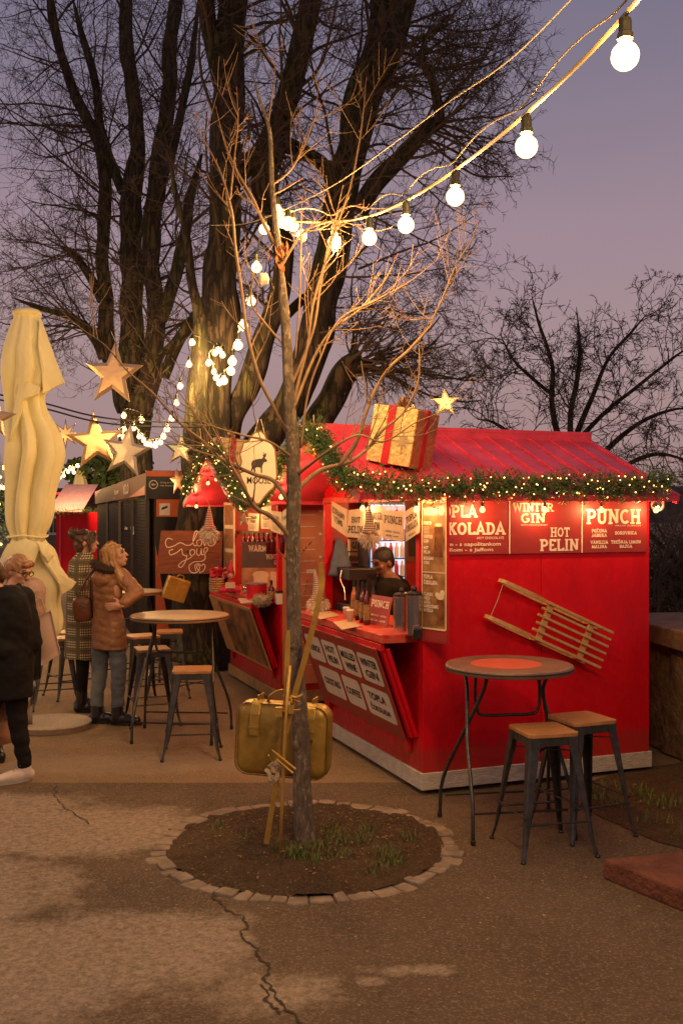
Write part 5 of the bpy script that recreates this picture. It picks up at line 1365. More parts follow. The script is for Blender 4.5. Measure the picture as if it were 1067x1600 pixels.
garland([kp(px, py, x=-.55) for px, py in ((478, 668), (455, 700), (436, 730), (422, 760), (408, 788))], .055, 'fir garland descending the near gable edge left of the young tree', 30, 1.2)
garland([kp(px, py, x=-.55, base=KC2) for px, py in ((384, 790), (368, 768), (352, 735), (338, 706), (328, 700), (316, 712), (304, 740), (290, 765))], .075, 'fir garland with many lights on the gable of the far kiosk', 100, 1.2, lr=.0062)
garland([W(76, 797, 26.3), W(100, 799, 26.3), W(125, 796, 26.3), W(158, 800, 26.3)], .11, 'dark garland under the roof of the small far kiosk', 0, .35, lights=False)
# ================================================================== FURNITURE
def make_stool(loc, rz, label, seat_m=None):
    t = thing('bar_stool', loc, label, 'stool', 'metal bar stools with wooden seats', rz=rz)
    def pl(nm, mb, m, **k):
        ob = mb.obj(nm, m, None, world=False, **k); ob.parent = t; return ob
    g = MB(); s_ = .152; r = .03; pts = []
    for cx_, cy_, a0 in ((s_ - r, s_ - r, 0), (-s_ + r, s_ - r, 90), (-s_ + r, -s_ + r, 180), (s_ - r, -s_ + r, 270)):
        for k in range(5): a = math.radians(a0 + 22.5 * k); pts.append((cx_ + r * math.cos(a), cy_ + r * math.sin(a)))
    g.prism(pts, (0, 0, .662), (1, 0, 0), (0, 1, 0), .024); pl('seat', g, M_wood, bevel=.004)
    g = MB()
    for a in (0, 90, 180, 270):
        R = Matrix.Rotation(math.radians(a), 3, 'Z')
        g.box(R @ Vector((0, .143, .638)), (.25, .004, .046), R)
    pl('seat_frame', g, M_steel)
    for sx in (-1, 1):
        for sy in (-1, 1):
            g = MB(); vs = []
            H = [(.662, .148, .066), (.60, .152, .060), (.40, .176, .044), (.18, .202, .030), (.09, .213, .024), (.03, .226, .020), (.0, .232, .018)]
            for z, o_, w in H:     # folded sheet leg: an L-shaped outline tapering to the foot
                c = Vector((sx * o_, sy * o_, z)); a = c - Vector((sx * w, 0, 0)); b = c - Vector((0, sy * w, 0)); th = .006
                ai = a - Vector((0, sy * th, 0)); bi = b - Vector((sx * th, 0, 0)); ci = c - Vector((sx * th, sy * th, 0)); ca = c - Vector((sx * .010, 0, 0)); cb_ = c - Vector((0, sy * .010, 0))
                vs += [a, ca, cb_, b, bi, ci, ai]
            n = 7; fs = []
            for i in range(len(H) - 1):
                for k in range(n):
                    p_ = (i * n + k, i * n + (k + 1) % n, (i + 1) * n + (k + 1) % n, (i + 1) * n + k); fs.append(p_ if sx * sy > 0 else tuple(reversed(p_)))
            fs.append(tuple(range(n))); fs.append(tuple((len(H) - 1) * n + k for k in range(n)))
            g.add(vs, fs); pl('leg', g, M_steel)
            g = MB(); g.lathe([(.013, .0), (.016, .012), (.010, .02)], (sx * .222, sy * .222, 0), 8); pl('foot_cap', g, M_dark)
    for k, (a, b) in enumerate((((-1, -1), (1, -1)), ((1, -1), (1, 1)), ((1, 1), (-1, 1)), ((-1, 1), (-1, -1)))):
        z = .20 if k % 2 == 0 else .235; o_ = .196
        g = MB(); g.tube([(a[0] * o_, a[1] * o_, z), (b[0] * o_, b[1] * o_, z)], .0065, 8); pl('footrest_bar', g, M_darksteel)
    for sx in (-1, 1):
        g = MB(); g.bar((-.15, sx * .15, .56), (.15, -sx * .15, .575 + .006 * sx), .012, .006); pl('cross_brace', g, M_steel)
    return t
stoolp = make_stool((1.148, 5.68, 0), math.radians(14), 'wooden topped bar stool in front of the right round table, nearest the camera')
def place_stool(x, y, rz, lab, sc=1.0):
    o = copy_tree(stoolp); o.location = (x, y, 0); o.rotation_euler.z = math.radians(rz); o['label'] = lab; o.scale = (sc, sc, sc); return o
def sxy(px, py, z=.686):
    q = PG(px, py, z); return q.x, q.y
place_stool(*sxy(908, 1120), 22, 'wooden topped bar stool standing between the right round table and the soil verge')
place_stool(*sxy(301, 1044), 6, 'bar stool in front of the left round table, its wooden seat facing the camera')
place_stool(*sxy(238, 1012), 20, 'bar stool just behind the left edge of the left round table')
place_stool(*sxy(263, 985), 10, 'farthest bar stool, seen behind the legs of the left round table')
place_stool(*sxy(222, 992), 30, 'bar stool right beside the jeans of the woman in the tan jacket')
place_stool(*sxy(88, 996), 18, 'bar stool standing just right of the umbrella foot')
place_stool(*sxy(112, 986), 35, 'bar stool half hidden behind the plaid coat')

def make_table(c, H, R, rz, label, top_mat, disc):
    t = thing('folding_table', (c[0], c[1], 0), label, 'table', 'round folding bar tables', rz=rz)
    def pl(nm, mb, m, **k):
        ob = mb.obj(nm, m, None, world=False, **k); ob.parent = t; return ob
    g = MB(); g.lathe([(R - .012, H - .040), (R - .002, H - .036), (R, H - .026), (R, H - .010), (R - .006, H - .002), (R - .014, H)], (0, 0, 0), 48); top = pl('tabletop', g, top_mat, smooth=False)
    g = MB(); g.lathe([(R + .0015, H - .020), (R + .003, H - .018), (R + .003, H - .014), (R + .0015, H - .012)], (0, 0, 0), 48, cap=False); pl('rim_band', g, M_darksteel)
    if disc:
        g = MB(); g.lathe([(R * .56, H + .0012), (R * .55, H + .0022)], (-.02, 0, 0), 32); pl('painted_disc', g, mat('disc_red', (.55, .10, .06), .4, var=.1))
    def fr(yf, yt, w0, w1, rr):
        # outer legs as slightly bowed tubes, joined at the foot by a bar and under the top by a bend
        for sx in (-1, 1):
            g = MB(); P = spline([(sx * w0, yf, 0.01), (sx * (w0 * .92 + w1 * .08), yf * .93 + yt * .07, .25), (sx * (w0 + w1) / 2, (yf + yt) / 2, H * .56), (sx * (w1 * .98), yf * .2 + yt * .8, H * .84), (sx * w1 * .98, yt, H - .045)], 5)
            g.tube(P, rr, 9); pl('leg', g, M_steel, smooth=True)
            g = MB(); g.lathe([(.014, 0), (.015, .03), (.012, .035)], (sx * w0, yf, 0), 9); pl('foot_cap', g, M_dark)
        g = MB(); z = .16; k = z / H; g.tube([(-w0 * .95, yf * (1 - k) + yt * k, z), (w0 * .95, yf * (1 - k) + yt * k, z)], .007, 7); pl('cross_bar', g, M_darksteel)
    fr(-R * .72, R * .50, R * .80, R * .62, .0115)
    fr(R * .74, -R * .42, R * .93, R * .50, .0115)
    g = MB(); z0 = H * .69
    g.tube(spline([(-R * .52, .03, H * .93), (-R * .53, .03, H * .80), (-R * .50, .02, z0 + .04), (-R * .42, .02, z0), (0, .02, z0 - .005), (R * .42, .02, z0), (R * .50, .02, z0 + .04), (R * .53, .03, H * .80), (R * .52, .03, H * .93)], 6), .010, 8)
    pl('brace', g, M_darksteel, smooth=True)
    g = MB(); g.bar((-R * .6, .0, H - .055), (R * .6, .0, H - .055), .03, .028); pl('under_rail', g, M_darksteel)
    return t
M_topr = mat('tabletop_brown', (.15, .085, .06), .42, var=.25, vscale=6, bump=.08)
M_topl = mat('tabletop_pale', (.26, .16, .085), .40, var=.2, vscale=5, bump=.08)
make_table((1.015, 6.04), 1.0, .385, math.radians(9), 'round folding bar table with a red disc on its brown top', M_topr, True)
make_table((-1.385, 8.55), 1.05, .42, math.radians(-4), 'round folding bar table with a pale top, in front of the love you sign', M_topl, False)
make_table((W(205, 925, 11.5).x, 11.5), 1.03, .38, math.radians(15), 'small far round bar table just right of the tan jacket elbow', M_topl, False)

# ------------------------------------------------------------------ sled on the side wall
def wp(px, py, off): return hit(px, py, K(0, -off, 0), U_)
t = thing('wooden_sled', wp(860, 975, .08), 'light wooden slatted sled hanging tilted on the red side wall', 'sled')
# sled axes in the wall plane
A0 = wp(783, 907, .13); A1 = wp(957, 989, .13); ax = (A1 - A0).normalized()
B0 = wp(765, 965, .13); pv = (B0 - A0); pv -= ax * pv.dot(ax); pw = pv.length; pv.normalize()
def sp(a, b, off): return A0 + ax * a + pv * b - U_ * off
LS = (A1 - A0).length * 1.0
for k in (0, 1):
    b = 0 if k == 0 else pw
    g = MB()   # runner, lower edge away from the wall side: curls back over the seat rail
    run = spline([sp(LS * .93, b, -.10), sp(LS * .5, b, -.105), sp(LS * .2, b, -.095), sp(.03, b, -.055), sp(0, b, -.02), sp(.04, b, .015), sp(LS * .22, b, .03), sp(LS * .36, b, .012)], 6)
    for i in range(len(run) - 1): g.bar(run[i], run[i + 1] + (run[i + 1] - run[i]) * .12, .026, .012, up=U_ if abs((run[i + 1] - run[i]).normalized().dot(U_)) < .8 else ax)
    g.obj('runner', M_sledwood, t)
    g = MB(); g.bar(sp(LS * .30, b, .0), sp(LS, b, .0), .020, .022, up=U_); g.obj('side_rail', M_sledwood, t, bevel=.003)
    for s_ in (.45, .82):
        g = MB(); g.bar(sp(LS * s_, b, -.012), sp(LS * s_, b, -.095), .028, .045, up=ax); g.obj('upright', M_sledwood, t)
for k in range(1, 5):
    b = pw * k / 5.0; s0 = .36 + .012 * (k % 2)
    g = MB(); g.bar(sp(LS * s0, b, .004), sp(LS * (1.0), b, .004), .018, .016, up=U_); g.obj('slat', M_sledwood, t, bevel=.003)
for s_ in (.45, .82):
    g = MB(); g.bar(sp(LS * s_, -.0, -.022), sp(LS * s_, pw, -.022), .045, .022, up=U_); g.obj('cross_board', M_sledwood, t, bevel=.003)
g = MB(); g.tube([sp(.02, .0, .0), sp(.03, pw / 2, -.005), sp(.02, pw, .0)], .0028, 5); g.obj('cord', M_thread, t)

# ------------------------------------------------------------------ cameras under the eave
def cctv(c, r, lab, look):
    t = thing('security_camera', c, lab, 'camera', 'white security cameras')
    g = MB(); g.lathe([(r * .75, r * 1.1), (r * .8, r * .9), (r * .5, r * .75)], c, 14); g.obj('mount', M_whiteplastic, t)
    g = MB(); g.ball(c, r, 16, 10); g.obj('housing', M_whiteplastic, t, smooth=True)
    lk = Vector(look).normalized(); R = lk.to_track_quat('Z', 'Y').to_matrix()
    g = MB(); g.lathe([(r * .60, r * .78), (r * .62, r * .92), (r * .50, r * 1.0), (r * .1, r * 1.03)], c, 14, R); g.obj('lens', M_glassy, t)
cctv(kp(993, 778, y=-.06), .040, 'white round security camera under the roof edge above the word PUNCH', (-.1, -1, -.15))
cctv(kp(1027, 789, y=-.04), .052, 'white round security camera just past the right corner of the near kiosk', (-.45, -1, -.1))
g = MB(); g.bar(K(KD, .05, 2.0), kp(1027, 789, y=-.04) + Vector((0, 0, .07)), .05, .02); tag(g.obj('camera_bracket', M_whiteplastic), 'short white bracket carrying the corner security camera', 'bracket')

# ------------------------------------------------------------------ suitcase, skis tied to the young tree
YSU = 5.78
sc_c = W(443, 1160, YSU)
t = thing('gold_suitcase', Vector((sc_c.x, YSU, sc_c.z - .2)), 'gold painted soft suitcase tied behind the trunk of the young tree', 'suitcase')
def rrect(w, h, r, n=6, skew=0):
    pts = []
    for cx_, cy_, a0 in ((w / 2 - r, h / 2 - r, 0), (-w / 2 + r, h / 2 - r, 90), (-w / 2 + r, -h / 2 + r, 180), (w / 2 - r, -h / 2 + r, 270)):
        for k in range(n + 1): a = math.radians(a0 + 90 * k / n); pts.append((cx_ + r * math.cos(a), cy_ + r * math.sin(a)))
    return pts
def puffy(mb, w, h, dep, r, c, R, bulge=.02, edge=.03):
    """soft box: stacked rounded outlines through the depth"""
    rings = []; prof = [(0, -edge * 1.4), (.06, -edge * .5), (.16, -.004), (.3, .002), (.5, bulge * .3), (.7, .002), (.84, -.004), (.94, -edge * .5), (1, -edge * 1.4)]
    o = len(mb.v); n = None
    for t_, inset in prof:
        o_ = rrect(w + inset * 2, h + inset * 2, max(.01, r + inset)); n = len(o_)
        for x, y in o_: mb.v.append(Vector(c) + R @ Vector((x, (t_ - .5) * dep, y)))
    for i in range(len(prof) - 1):
        for k in range(n): mb.f.append((o + i * n + k, o + i * n + (k + 1) % n, o + (i + 1) * n + (k + 1) % n, o + (i + 1) * n + k)); mb.mi.append(mb.cur)
    # bulged faces, as a few shrinking rings
    for side in (0, len(prof) - 1):
        prev = [o + side * n + k for k in range(n)]
        for s_, bl in ((.9, .35), (.7, .7), (.4, .95), (.12, 1.0)):
            cur = []
            for x, y in rrect(w - edge * 2.8, h - edge * 2.8, max(.01, r - edge * 1.4)):
                mb.v.append(Vector(c) + R @ Vector((x * s_, (-.5 * dep - bulge * bl) if side == 0 else (.5 * dep + bulge * bl), y * s_))); cur.append(len(mb.v) - 1)
            for k in range(n):
                q = (prev[k], prev[(k + 1) % n], cur[(k + 1) % n], cur[k]); mb.f.append(q if side else tuple(reversed(q))); mb.mi.append(mb.cur)
            prev = cur
        mb.f.append(tuple(prev) if side else tuple(reversed(prev))); mb.mi.append(mb.cur)
Rs = Matrix.Rotation(math.radians(2), 3, 'Y') @ Matrix.Rotation(math.radians(-12), 3, 'Z')
cS = sc_c + Vector((0, .11, 0)) 
M_goldl = mat('gold_leather', (.40, .25, .045), .36, metal=.35, var=.18, vscale=9, bump=.3, bscale=14)
g = MB(); puffy(g, .555, .425, .17, .075, cS, Rs, .018, .022); g.obj('case', M_goldl, t, smooth=True)
g = MB()
for dy in (-.078, -.04, .04):
    P = [cS + Rs @ Vector((x * 1.008, dy, y * 1.008)) for x, y in rrect(.545, .415, .072)]; P.append(P[0]); g.tube(P, .0045, 6, cap=False)
g.obj('zip_piping', mat('gold_dark', (.22, .14, .03), .4, metal=.4), t, smooth=True)
for x in (-.155, .175):
    g = MB(); P = [cS + Rs @ Vector((x, yy, zz)) for yy, zz in ((.06, .222), (-.05, .224), (-.088, .20), (-.112, .15), (-.118, .08), (-.119, .03))]
    for i in range(len(P) - 1): g.bar(P[i], P[i + 1] + (P[i + 1] - P[i]) * .05, .058, .010, up=Rs @ Vector((0, -1, .3)))
    g.obj('strap', M_goldl, t, bevel=.003)
    g = MB(); g.box(cS + Rs @ Vector((x, -.121, .075)), (.064, .010, .014), Rs); g.obj('strap_keeper', M_goldl, t, bevel=.002)
g = MB(); g.tube(spline([cS + Rs @ Vector(v) for v in ((-.10, -.03, .215), (-.085, -.04, .25), (-.04, -.045, .282), (.02, -.045, .288), (.07, -.04, .262), (.09, -.03, .215))], 6), [.009] * 31, 8); g.obj('handle', M_goldl, t, smooth=True)
# skis: long thin boards with curled tips
def ski(pts, w, label, tipflat=True):
    P = spline([W(*p) for p in pts], 6); g = MB()
    for i in range(len(P) - 1): g.bar(P[i], P[i + 1] + (P[i + 1] - P[i]) * .06, w * (1 if i < len(P) - 4 else .9 - .15 * (i - len(P) + 4)), .011, up=(0.15, -1, 0))
    return tag(g.obj('gold_ski', M_gold, None), label, 'ski', 'gold painted skis')
ski([(446, 1145, 5.50), (462, 1080, 5.50), (476, 1030, 5.49), (490, 975, 5.48), (500, 930, 5.47), (503, 905, 5.47), (500, 880, 5.46)], .030, 'gold ski with its curled tip up beside the counter, leaning across the young trunk')
ski([(416, 1318, 5.53), (424, 1270, 5.53), (433, 1215, 5.52), (441, 1160, 5.51), (447, 1095, 5.50), (449, 1020, 5.50), (451, 985, 5.50)], .028, 'gold ski whose tail stands in the soil left of the gold pole')
g = MB(); g.tube([W(437, 1357, 5.46), W(441, 1250, 5.46), W(446, 1130, 5.46), W(453, 1040, 5.47)], .0095, 8)
tag(g.obj('gold_pole', M_gold, smooth=True), 'straight gold pole standing in the soil against the suitcase', 'pole')
# golden bindings and tape
g = MB(); random.seed(6)
for k in range(9):
    c = W(447 + random.uniform(-12, 16), 1100 + random.uniform(-14, 14), 5.50); a = rnd_perp(Vector((0, 0, 1))); g.tube(spline([c - a * .04, c + Vector((0, -.03, random.uniform(-.02, .03))), c + a * .035, c + a * .01 + Vector((0, .0, -.05))], 5), .0065, 6)
g.box(W(436, 1112, 5.47), (.035, .03, .05)); g.box(W(455, 1108, 5.47), (.03, .03, .045))
tag(g.obj('rope_binding', M_gold), 'gold painted rope knot tying the skis to the suitcase handle', 'rope')
g = MB()
for k in range(14):
    c = W(428 + random.uniform(-9, 8), 1208 + random.uniform(-16, 14), 5.50); R = Euler((random.uniform(-.6, .6), random.uniform(-.8, .8), random.uniform(-1, 1))).to_matrix(); g.box(c, (random.uniform(.02, .045), .006, random.uniform(.02, .05)), R)
tag(g.obj('tape_wrap', mat('masking_tape', (.55, .42, .25), .7, var=.15, bump=.4), None), 'crumpled pale tape wrapped round the skis below the suitcase', 'tape')
g = MB()
for a, b in (((425, 1172), (462, 1202)), ((432, 1186), (458, 1208)), ((424, 1190), (420, 1180))): g.tube([W(*a, 5.45), W(*b, 5.42)], .006, 6)
tag(g.obj('twig_peg', M_gold), 'two short gold twigs sticking out across the ski pole', 'twig')

# ================================================================== HANGING DECORATIONS
def star_pts(n, R, r, a0=90): return [((R if k % 2 == 0 else r) * math.cos(math.radians(a0 + 180.0 * k / n)), (R if k % 2 == 0 else r) * math.sin(math.radians(a0 + 180.0 * k / n))) for k in range(2 * n)]
def star(px, py, Rpx, Y, m, label, n=5, ratio=.42, yaw=0, roll=0, hang=None, puff=.045, cat='star'):
    c = W(px, py, Y); R = Rpx / F * Y; t = thing('hanging_star', c, label, cat, 'foil stars')
    Ro = Matrix.Rotation(math.radians(yaw), 3, 'Z') @ Matrix.Rotation(math.radians(roll), 3, 'Y')
    o = star_pts(n, R, R * ratio); g = MB(); N = len(o); e = R * .02
    vs = [c + Ro @ Vector((x, -e, y)) for x, y in o] + [c + Ro @ Vector((x, e, y)) for x, y in o] + [c + Ro @ Vector((0, -R * puff, 0)), c + Ro @ Vector((0, R * puff, 0))]
    # inner belt makes the faces bulge like inflated foil
    belt = [c + Ro @ Vector((x * .72, -R * puff * .95, y * .72)) for x, y in o] + [c + Ro @ Vector((x * .72, R * puff * .95, y * .72)) for x, y in o]
    vs += belt; b0 = 2 * N + 2; fs = []
    for i in range(N):
        j = (i + 1) % N
        fs += [(j, i, b0 + i, b0 + j), (b0 + j, b0 + i, 2 * N), (N + i, N + j, b0 + N + j, b0 + N + i), (b0 + N + i, b0 + N + j, 2 * N + 1), (i, j, N + j, N + i)]
    g.add(vs, fs); g.obj('foil', m, t, smooth=(n > 6))
    top = c + Ro @ Vector((0, 0, R)); h = hang if hang else top + Vector((0, 0, .35))
    g = MB(); g.tube([top - Vector((0, 0, .01)), h], .0022, 4); g.obj('thread', M_thread, t)
    return t
star(178, 585, 52, 8.2, M_goldfoil, 'largest gold foil star, hanging high right of the closed umbrella', yaw=-14, roll=4, hang=W(174, 518, 8.2))
star(150, 690, 47, 9.4, M_goldfoil, 'shiny gold star with mirror reflections, close to the umbrella top right', yaw=18, roll=-6, hang=W(148, 640, 9.3))
star(198, 706, 44, 9.0, M_silverfoil, 'pale silvery gold star hanging below the looped bulbs, above the dark kiosk', yaw=-10, roll=10, hang=W(200, 655, 9.6))
star(282, 703, 27, 10.6, M_greenfoil, 'small greenish iridescent star hanging in front of the big trunk', yaw=8, roll=2, hang=W(281, 664, 11.3))
star(310, 724, 27, 11.3, mat('dull_foil', (.30, .22, .12), .45, metal=.8), 'dull dark star half behind the greenish star', yaw=30, roll=15, hang=W(312, 662, 12.0))
star(277, 752, 22, 10.9, M_silverfoil, 'narrow pale star seen edge on beside the end of the dark kiosk', yaw=68, roll=-8, hang=W(284, 716, 10.9))
star(103, 678, 24, 12.2, M_goldfoil, 'small gold star with eight thin rays, hanging right of the umbrella', n=8, ratio=.34, hang=W(103, 640, 12.2))
star(-8, 652, 34, 7.6, M_goldfoil, 'gold star cut by the left picture edge beside the umbrella', yaw=10, roll=8, hang=W(-8, 600, 7.6))
star(695, 630, 23, 6.5, M_goldfoil, 'small gold star hanging from the young tree above the large gift box', yaw=-6, roll=-2, hang=W(700, 606, 6.4), ratio=.45)
# pale paper lanterns in the young tree
for (px, py, r, lab) in ((412, 437, .030, 'crumpled white paper ball hanging left of the young trunk fork'), (472, 368, .028, 'small white paper lantern beside the bulb cluster of the young tree')):
    c = W(px, py, 5.75); g = MB(); o0 = len(g.v); g.ball(c, (r * 1.1, r, r * 1.25), 10, 7)
    for v in g.v: v += Vector((noise.noise(v * 60), noise.noise(v * 60 + Vector((3, 0, 0))), noise.noise(v * 60 + Vector((0, 5, 0))))) * .012
    tag(g.obj('paper_lantern', mat('white_paper', (.62, .56, .46), .7), None), lab, 'lantern')

# ------------------------------------------------------------------ gift boxes on the roofs
def gift(name, c, w, d, h, R, lab, m1, m2, star_print=True):
    t = thing(name, c, lab, 'gift box', 'gift boxes on the kiosk roofs'); g = MB()
    def P(x, y, z): return c + R @ Vector((x, y, z))
    b = MB(); b.box(P(0, 0, h / 2), (w, d, h), R); ob = b.obj('box', [m1], t, bevel=.006)
    b = MB(); b.box(P(w / 2 + .002, 0, h / 2), (.004, d - .01, h - .01), R); b.obj('side_sheet', m2, t)
    b = MB(); b.box(P(0, 0, h + .003), (w - .01, d - .01, .005), R); b.obj('lid_sheet', mat('grey_gold_lid', (.34, .25, .16), .5, metal=.3), t)
    for nm, sz, q in (('ribbon', (.055, d + .016, h + .016), (-w * .06, 0, h / 2)), ('ribbon', (w + .020, .055, h + .020), (0, -.01, h / 2))):
        b = MB(); b.box(P(*q), sz, R); b.obj(nm, M_ribbon, t)
    b = MB()
    for k in range(26):
        a = random.uniform(0, 2 * PI); e = random.uniform(.1, 1.4); dd_ = R @ Vector((math.cos(a) * math.cos(e), math.sin(a) * math.cos(e), math.sin(e))); L = h * .17
        q = P(-w * .06, -.01, h + .02); sd = rnd_perp(dd_) * .010
        pts = [q, q + dd_ * L * .5 + sd * 1.5, q + dd_ * L, q + dd_ * L * .55 - Vector((0, 0, .02)), q + dd_ * .01]
        for i in range(4): b.add([pts[i] - sd, pts[i] + sd, pts[i + 1] + sd, pts[i + 1] - sd], [(0, 1, 2, 3)])
    b.obj('bow', M_goldfoil, t)
    if star_print:
        b = MB(); o = []
        for k in range(16):
            r_ = (.085 if k % 4 == 0 else .055) if k % 2 == 0 else .024; a = math.radians(90 + 22.5 * k); o.append((r_ * math.cos(a), r_ * math.sin(a) * 1.15))
        b.add([P(w * .27 + x, -d / 2 - .0045, h * .42 + y) for x, y in o], [tuple(range(16))]); b.obj('star_print', mat('print_grey_gold', (.42, .30, .16), .5), t)
    return t
Rg = Matrix.Rotation(math.radians(4), 3, 'X') @ Matrix.Rotation(math.radians(9), 3, 'Y') @ Matrix.Rotation(math.radians(-31), 3, 'Z')
gift('gift_box', W(622, 727, 7.08), .345, .345, .40, Rg, 'large tilted gold gift box with red ribbons on the near kiosk roof', M_glitter, M_glitter2)
Rg = Matrix.Rotation(math.radians(6), 3, 'Y') @ Matrix.Rotation(math.radians(25), 3, 'Z')
gift('gift_box', W(356, 735, 10.5), .30, .30, .33, Rg, 'smaller gold gift box with red ribbons on the far kiosk roof', M_glitter, M_ribbon, False)

# wooden house shaped board with the stag emblem
t = thing('shop_sign', W(405, 730, 7.75), 'cream wooden board with a dark animal emblem and the word MOOSE', 'shop sign')
out = [(381, 692), (389, 690), (393, 682), (399, 676), (408, 674), (414, 679), (417, 687), (424, 692), (430, 702), (432, 722), (433, 745), (428, 762), (421, 768), (414, 776), (406, 787), (400, 787), (395, 779), (388, 776), (385, 762), (378, 748), (374, 735), (378, 722), (375, 708), (379, 700)]
YM = 7.75; g = MB(); c0 = W(405, 730, YM); k = YM / F
g.prism([((x - 405) * k, (730 - y) * k) for x, y in out], c0, (1, 0, 0), (0, 0, 1), .018); g.xf(Matrix.Identity(4)); g.obj('board', mat('pale_board', (.72, .62, .46), .55, var=.1, vscale=4), t, bevel=.004)
g = MB(); P = [((x - 405) * k * 1.0, (730 - y) * k) for x, y in out]; P.append(P[0]); ribbon(g, P, .012, c0, Vector((1, 0, 0)), Vector((0, 0, 1)), Vector((0, -1, 0)), .0202); g.obj('edge_line', mat('edge_brown', (.22, .11, .04), .6), t)
g = MB(); em = [(391, 717), (393, 712), (399, 710), (404, 709), (408, 709), (410, 705), (408, 702), (411, 703), (410, 698), (413, 702), (415, 699), (414, 705), (412, 708), (416, 711), (415, 714), (411, 714), (409, 718), (408, 722), (408, 731), (406, 731), (406, 723), (400, 722), (397, 724), (398, 731), (396, 731), (394, 724), (392, 730), (390, 730), (392, 722)]
g.add([c0 + Vector(((x - 403) * k, -.0205, (722 - y) * k)) for x, y in em], [tuple(range(len(em)))])
g.obj('emblem', M_ink, t); g = MB(); sans(g, 'MOOSE', c0 + Vector((0, -.0195, -26 * k)), Vector((1, 0, 0)), Vector((0, 0, 1)), 11 * k, width=37 * k, nz=Vector((0, -1, 0)), bold=.01); g.obj('lettering', M_ink, t)
g = MB(); g.tube([W(398, 677, YM), W(404, 655, YM + .2)], .003, 4); g.tube([W(414, 680, YM), W(408, 655, YM + .2)], .003, 4); g.obj('cord', M_thread, t)
# golden bell between the branches at the gable tip
c = W(490, 690, 7.35); t = thing('gold_bell', c, 'gold bell ornament hanging at the gable tip of the near kiosk', 'bell')
g = MB(); g.lathe([(.012, .10), (.030, .095), (.042, .07), (.048, .02), (.055, -.03), (.075, -.075), (.078, -.085), (.06, -.08)], c, 18); g.obj('bell_body', M_gold, t, smooth=True)
g = MB(); g.ball(c - Vector((0, 0, .09)), .018); g.obj('clapper', M_gold, t)
g = MB(); g.tube([c + Vector((0, 0, .1)), c + Vector((0, .05, .2))], .004, 5); g.obj('loop', M_thread, t)

# ------------------------------------------------------------------ gnomes: cone hat, fluffy beard
def fluff(mb, c, r, n, L, down=.6, m=None):
    for _ in range(n):
        v = Vector((random.gauss(0, 1), random.gauss(0, 1), random.gauss(0, 1))).normalized(); q = c + Vector((v.x * r[0], v.y * r[1], v.z * r[2])) * .9
        d = (v + Vector((0, 0, -down))).normalized(); l = L * random.uniform(.6, 1.2); w = rnd_perp(d) * L * .09
        mb.add([q - w, q + w, q + d * l * .6 + w * .5, q + d * l + Vector((0, 0, -l * .2))], [(0, 1, 2, 3)])
M_fur = mat('white_fur', (.72, .60, .46), .9)
M_hat = mat('striped_knit', (.55, .42, .30), .9, col2=(.45, .04, .03), vscale=1)
def stripe_mat(name, c1, c2, sc):
    m = bpy.data.materials.new(name); m.use_nodes = True; nt = m.node_tree; b = nt.nodes['Principled BSDF']; b.inputs['Roughness'].default_value = .9
    tc = nd(nt, 'ShaderNodeTexCoord'); w = nd(nt, 'ShaderNodeTexWave'); w.bands_direction = 'Z'; w.inputs['Scale'].default_value = sc; w.inputs['Distortion'].default_value = .3
    nt.links.new(tc.outputs['Object'], w.inputs['Vector']); r = nd(nt, 'ShaderNodeValToRGB'); r.color_ramp.interpolation = 'CONSTANT'
    r.color_ramp.elements[0].color = (*c1, 1); r.color_ramp.elements[1].position = .5; r.color_ramp.elements[1].color = (*c2, 1)
    nt.links.new(w.outputs['Fac'], r.inputs[0]); nt.links.new(r.outputs[0], b.inputs['Base Color']); return m
M_stripe1 = stripe_mat('hat_stripes_red', (.55, .45, .35), (.40, .03, .03), 18)
M_stripe2 = stripe_mat('hat_stripes_grey', (.58, .50, .38), (.16, .13, .10), 20)
def gnome(c, k, lab, hat, hang=None, body=True, lean=(0, 0)):
    t = thing('gnome', c, lab, 'gnome', 'knitted hat gnomes'); c = Vector(c)
    if body:
        g = MB(); g.lathe([(.05 * k, -.06 * k), (.062 * k, -.03 * k), (.055 * k, .01 * k), (.035 * k, .03 * k)], c, 14); g.obj('body', mat('grey_felt', (.45, .38, .30), .9), t, smooth=True)
    g = MB(); g.ball(c + Vector((0, -.01 * k, -.015 * k)), (.058 * k, .052 * k, .055 * k)); fluff(g, c + Vector((0, -.01 * k, -.01 * k)), (.060 * k, .055 * k, .055 * k), 420, .045 * k); g.obj('beard', M_fur, t)
    g = MB(); g.ball(c + Vector((0, -.065 * k, .028 * k)), .014 * k); g.obj('nose', M_skin, t, smooth=True)
    g = MB(); P = [c + Vector((lean[0] * z * z * k, lean[1] * z * k, .02 * k + z * k)) for z in (0, .03, .07, .12, .17, .22)]; g.tube(P, [.056 * k, .046 * k, .036 * k, .026 * k, .016 * k, .004 * k], 14); g.obj('hat', hat, t, smooth=True)
    if hang: g = MB(); g.tube([P[-1], hang], .002, 4); g.obj('thread', M_thread, t)
random.seed(9)
gnome(W(577, 838, 6.9), .92, 'gnome with a grey striped hat and white beard hanging in the near kiosk window', M_stripe2, hang=W(570, 775, 6.85), body=False)
gnome(W(327, 832, 9.9), 1.15, 'gnome with a red striped hat hanging in front of the love you sign', M_stripe1, hang=W(322, 778, 9.9), body=False)

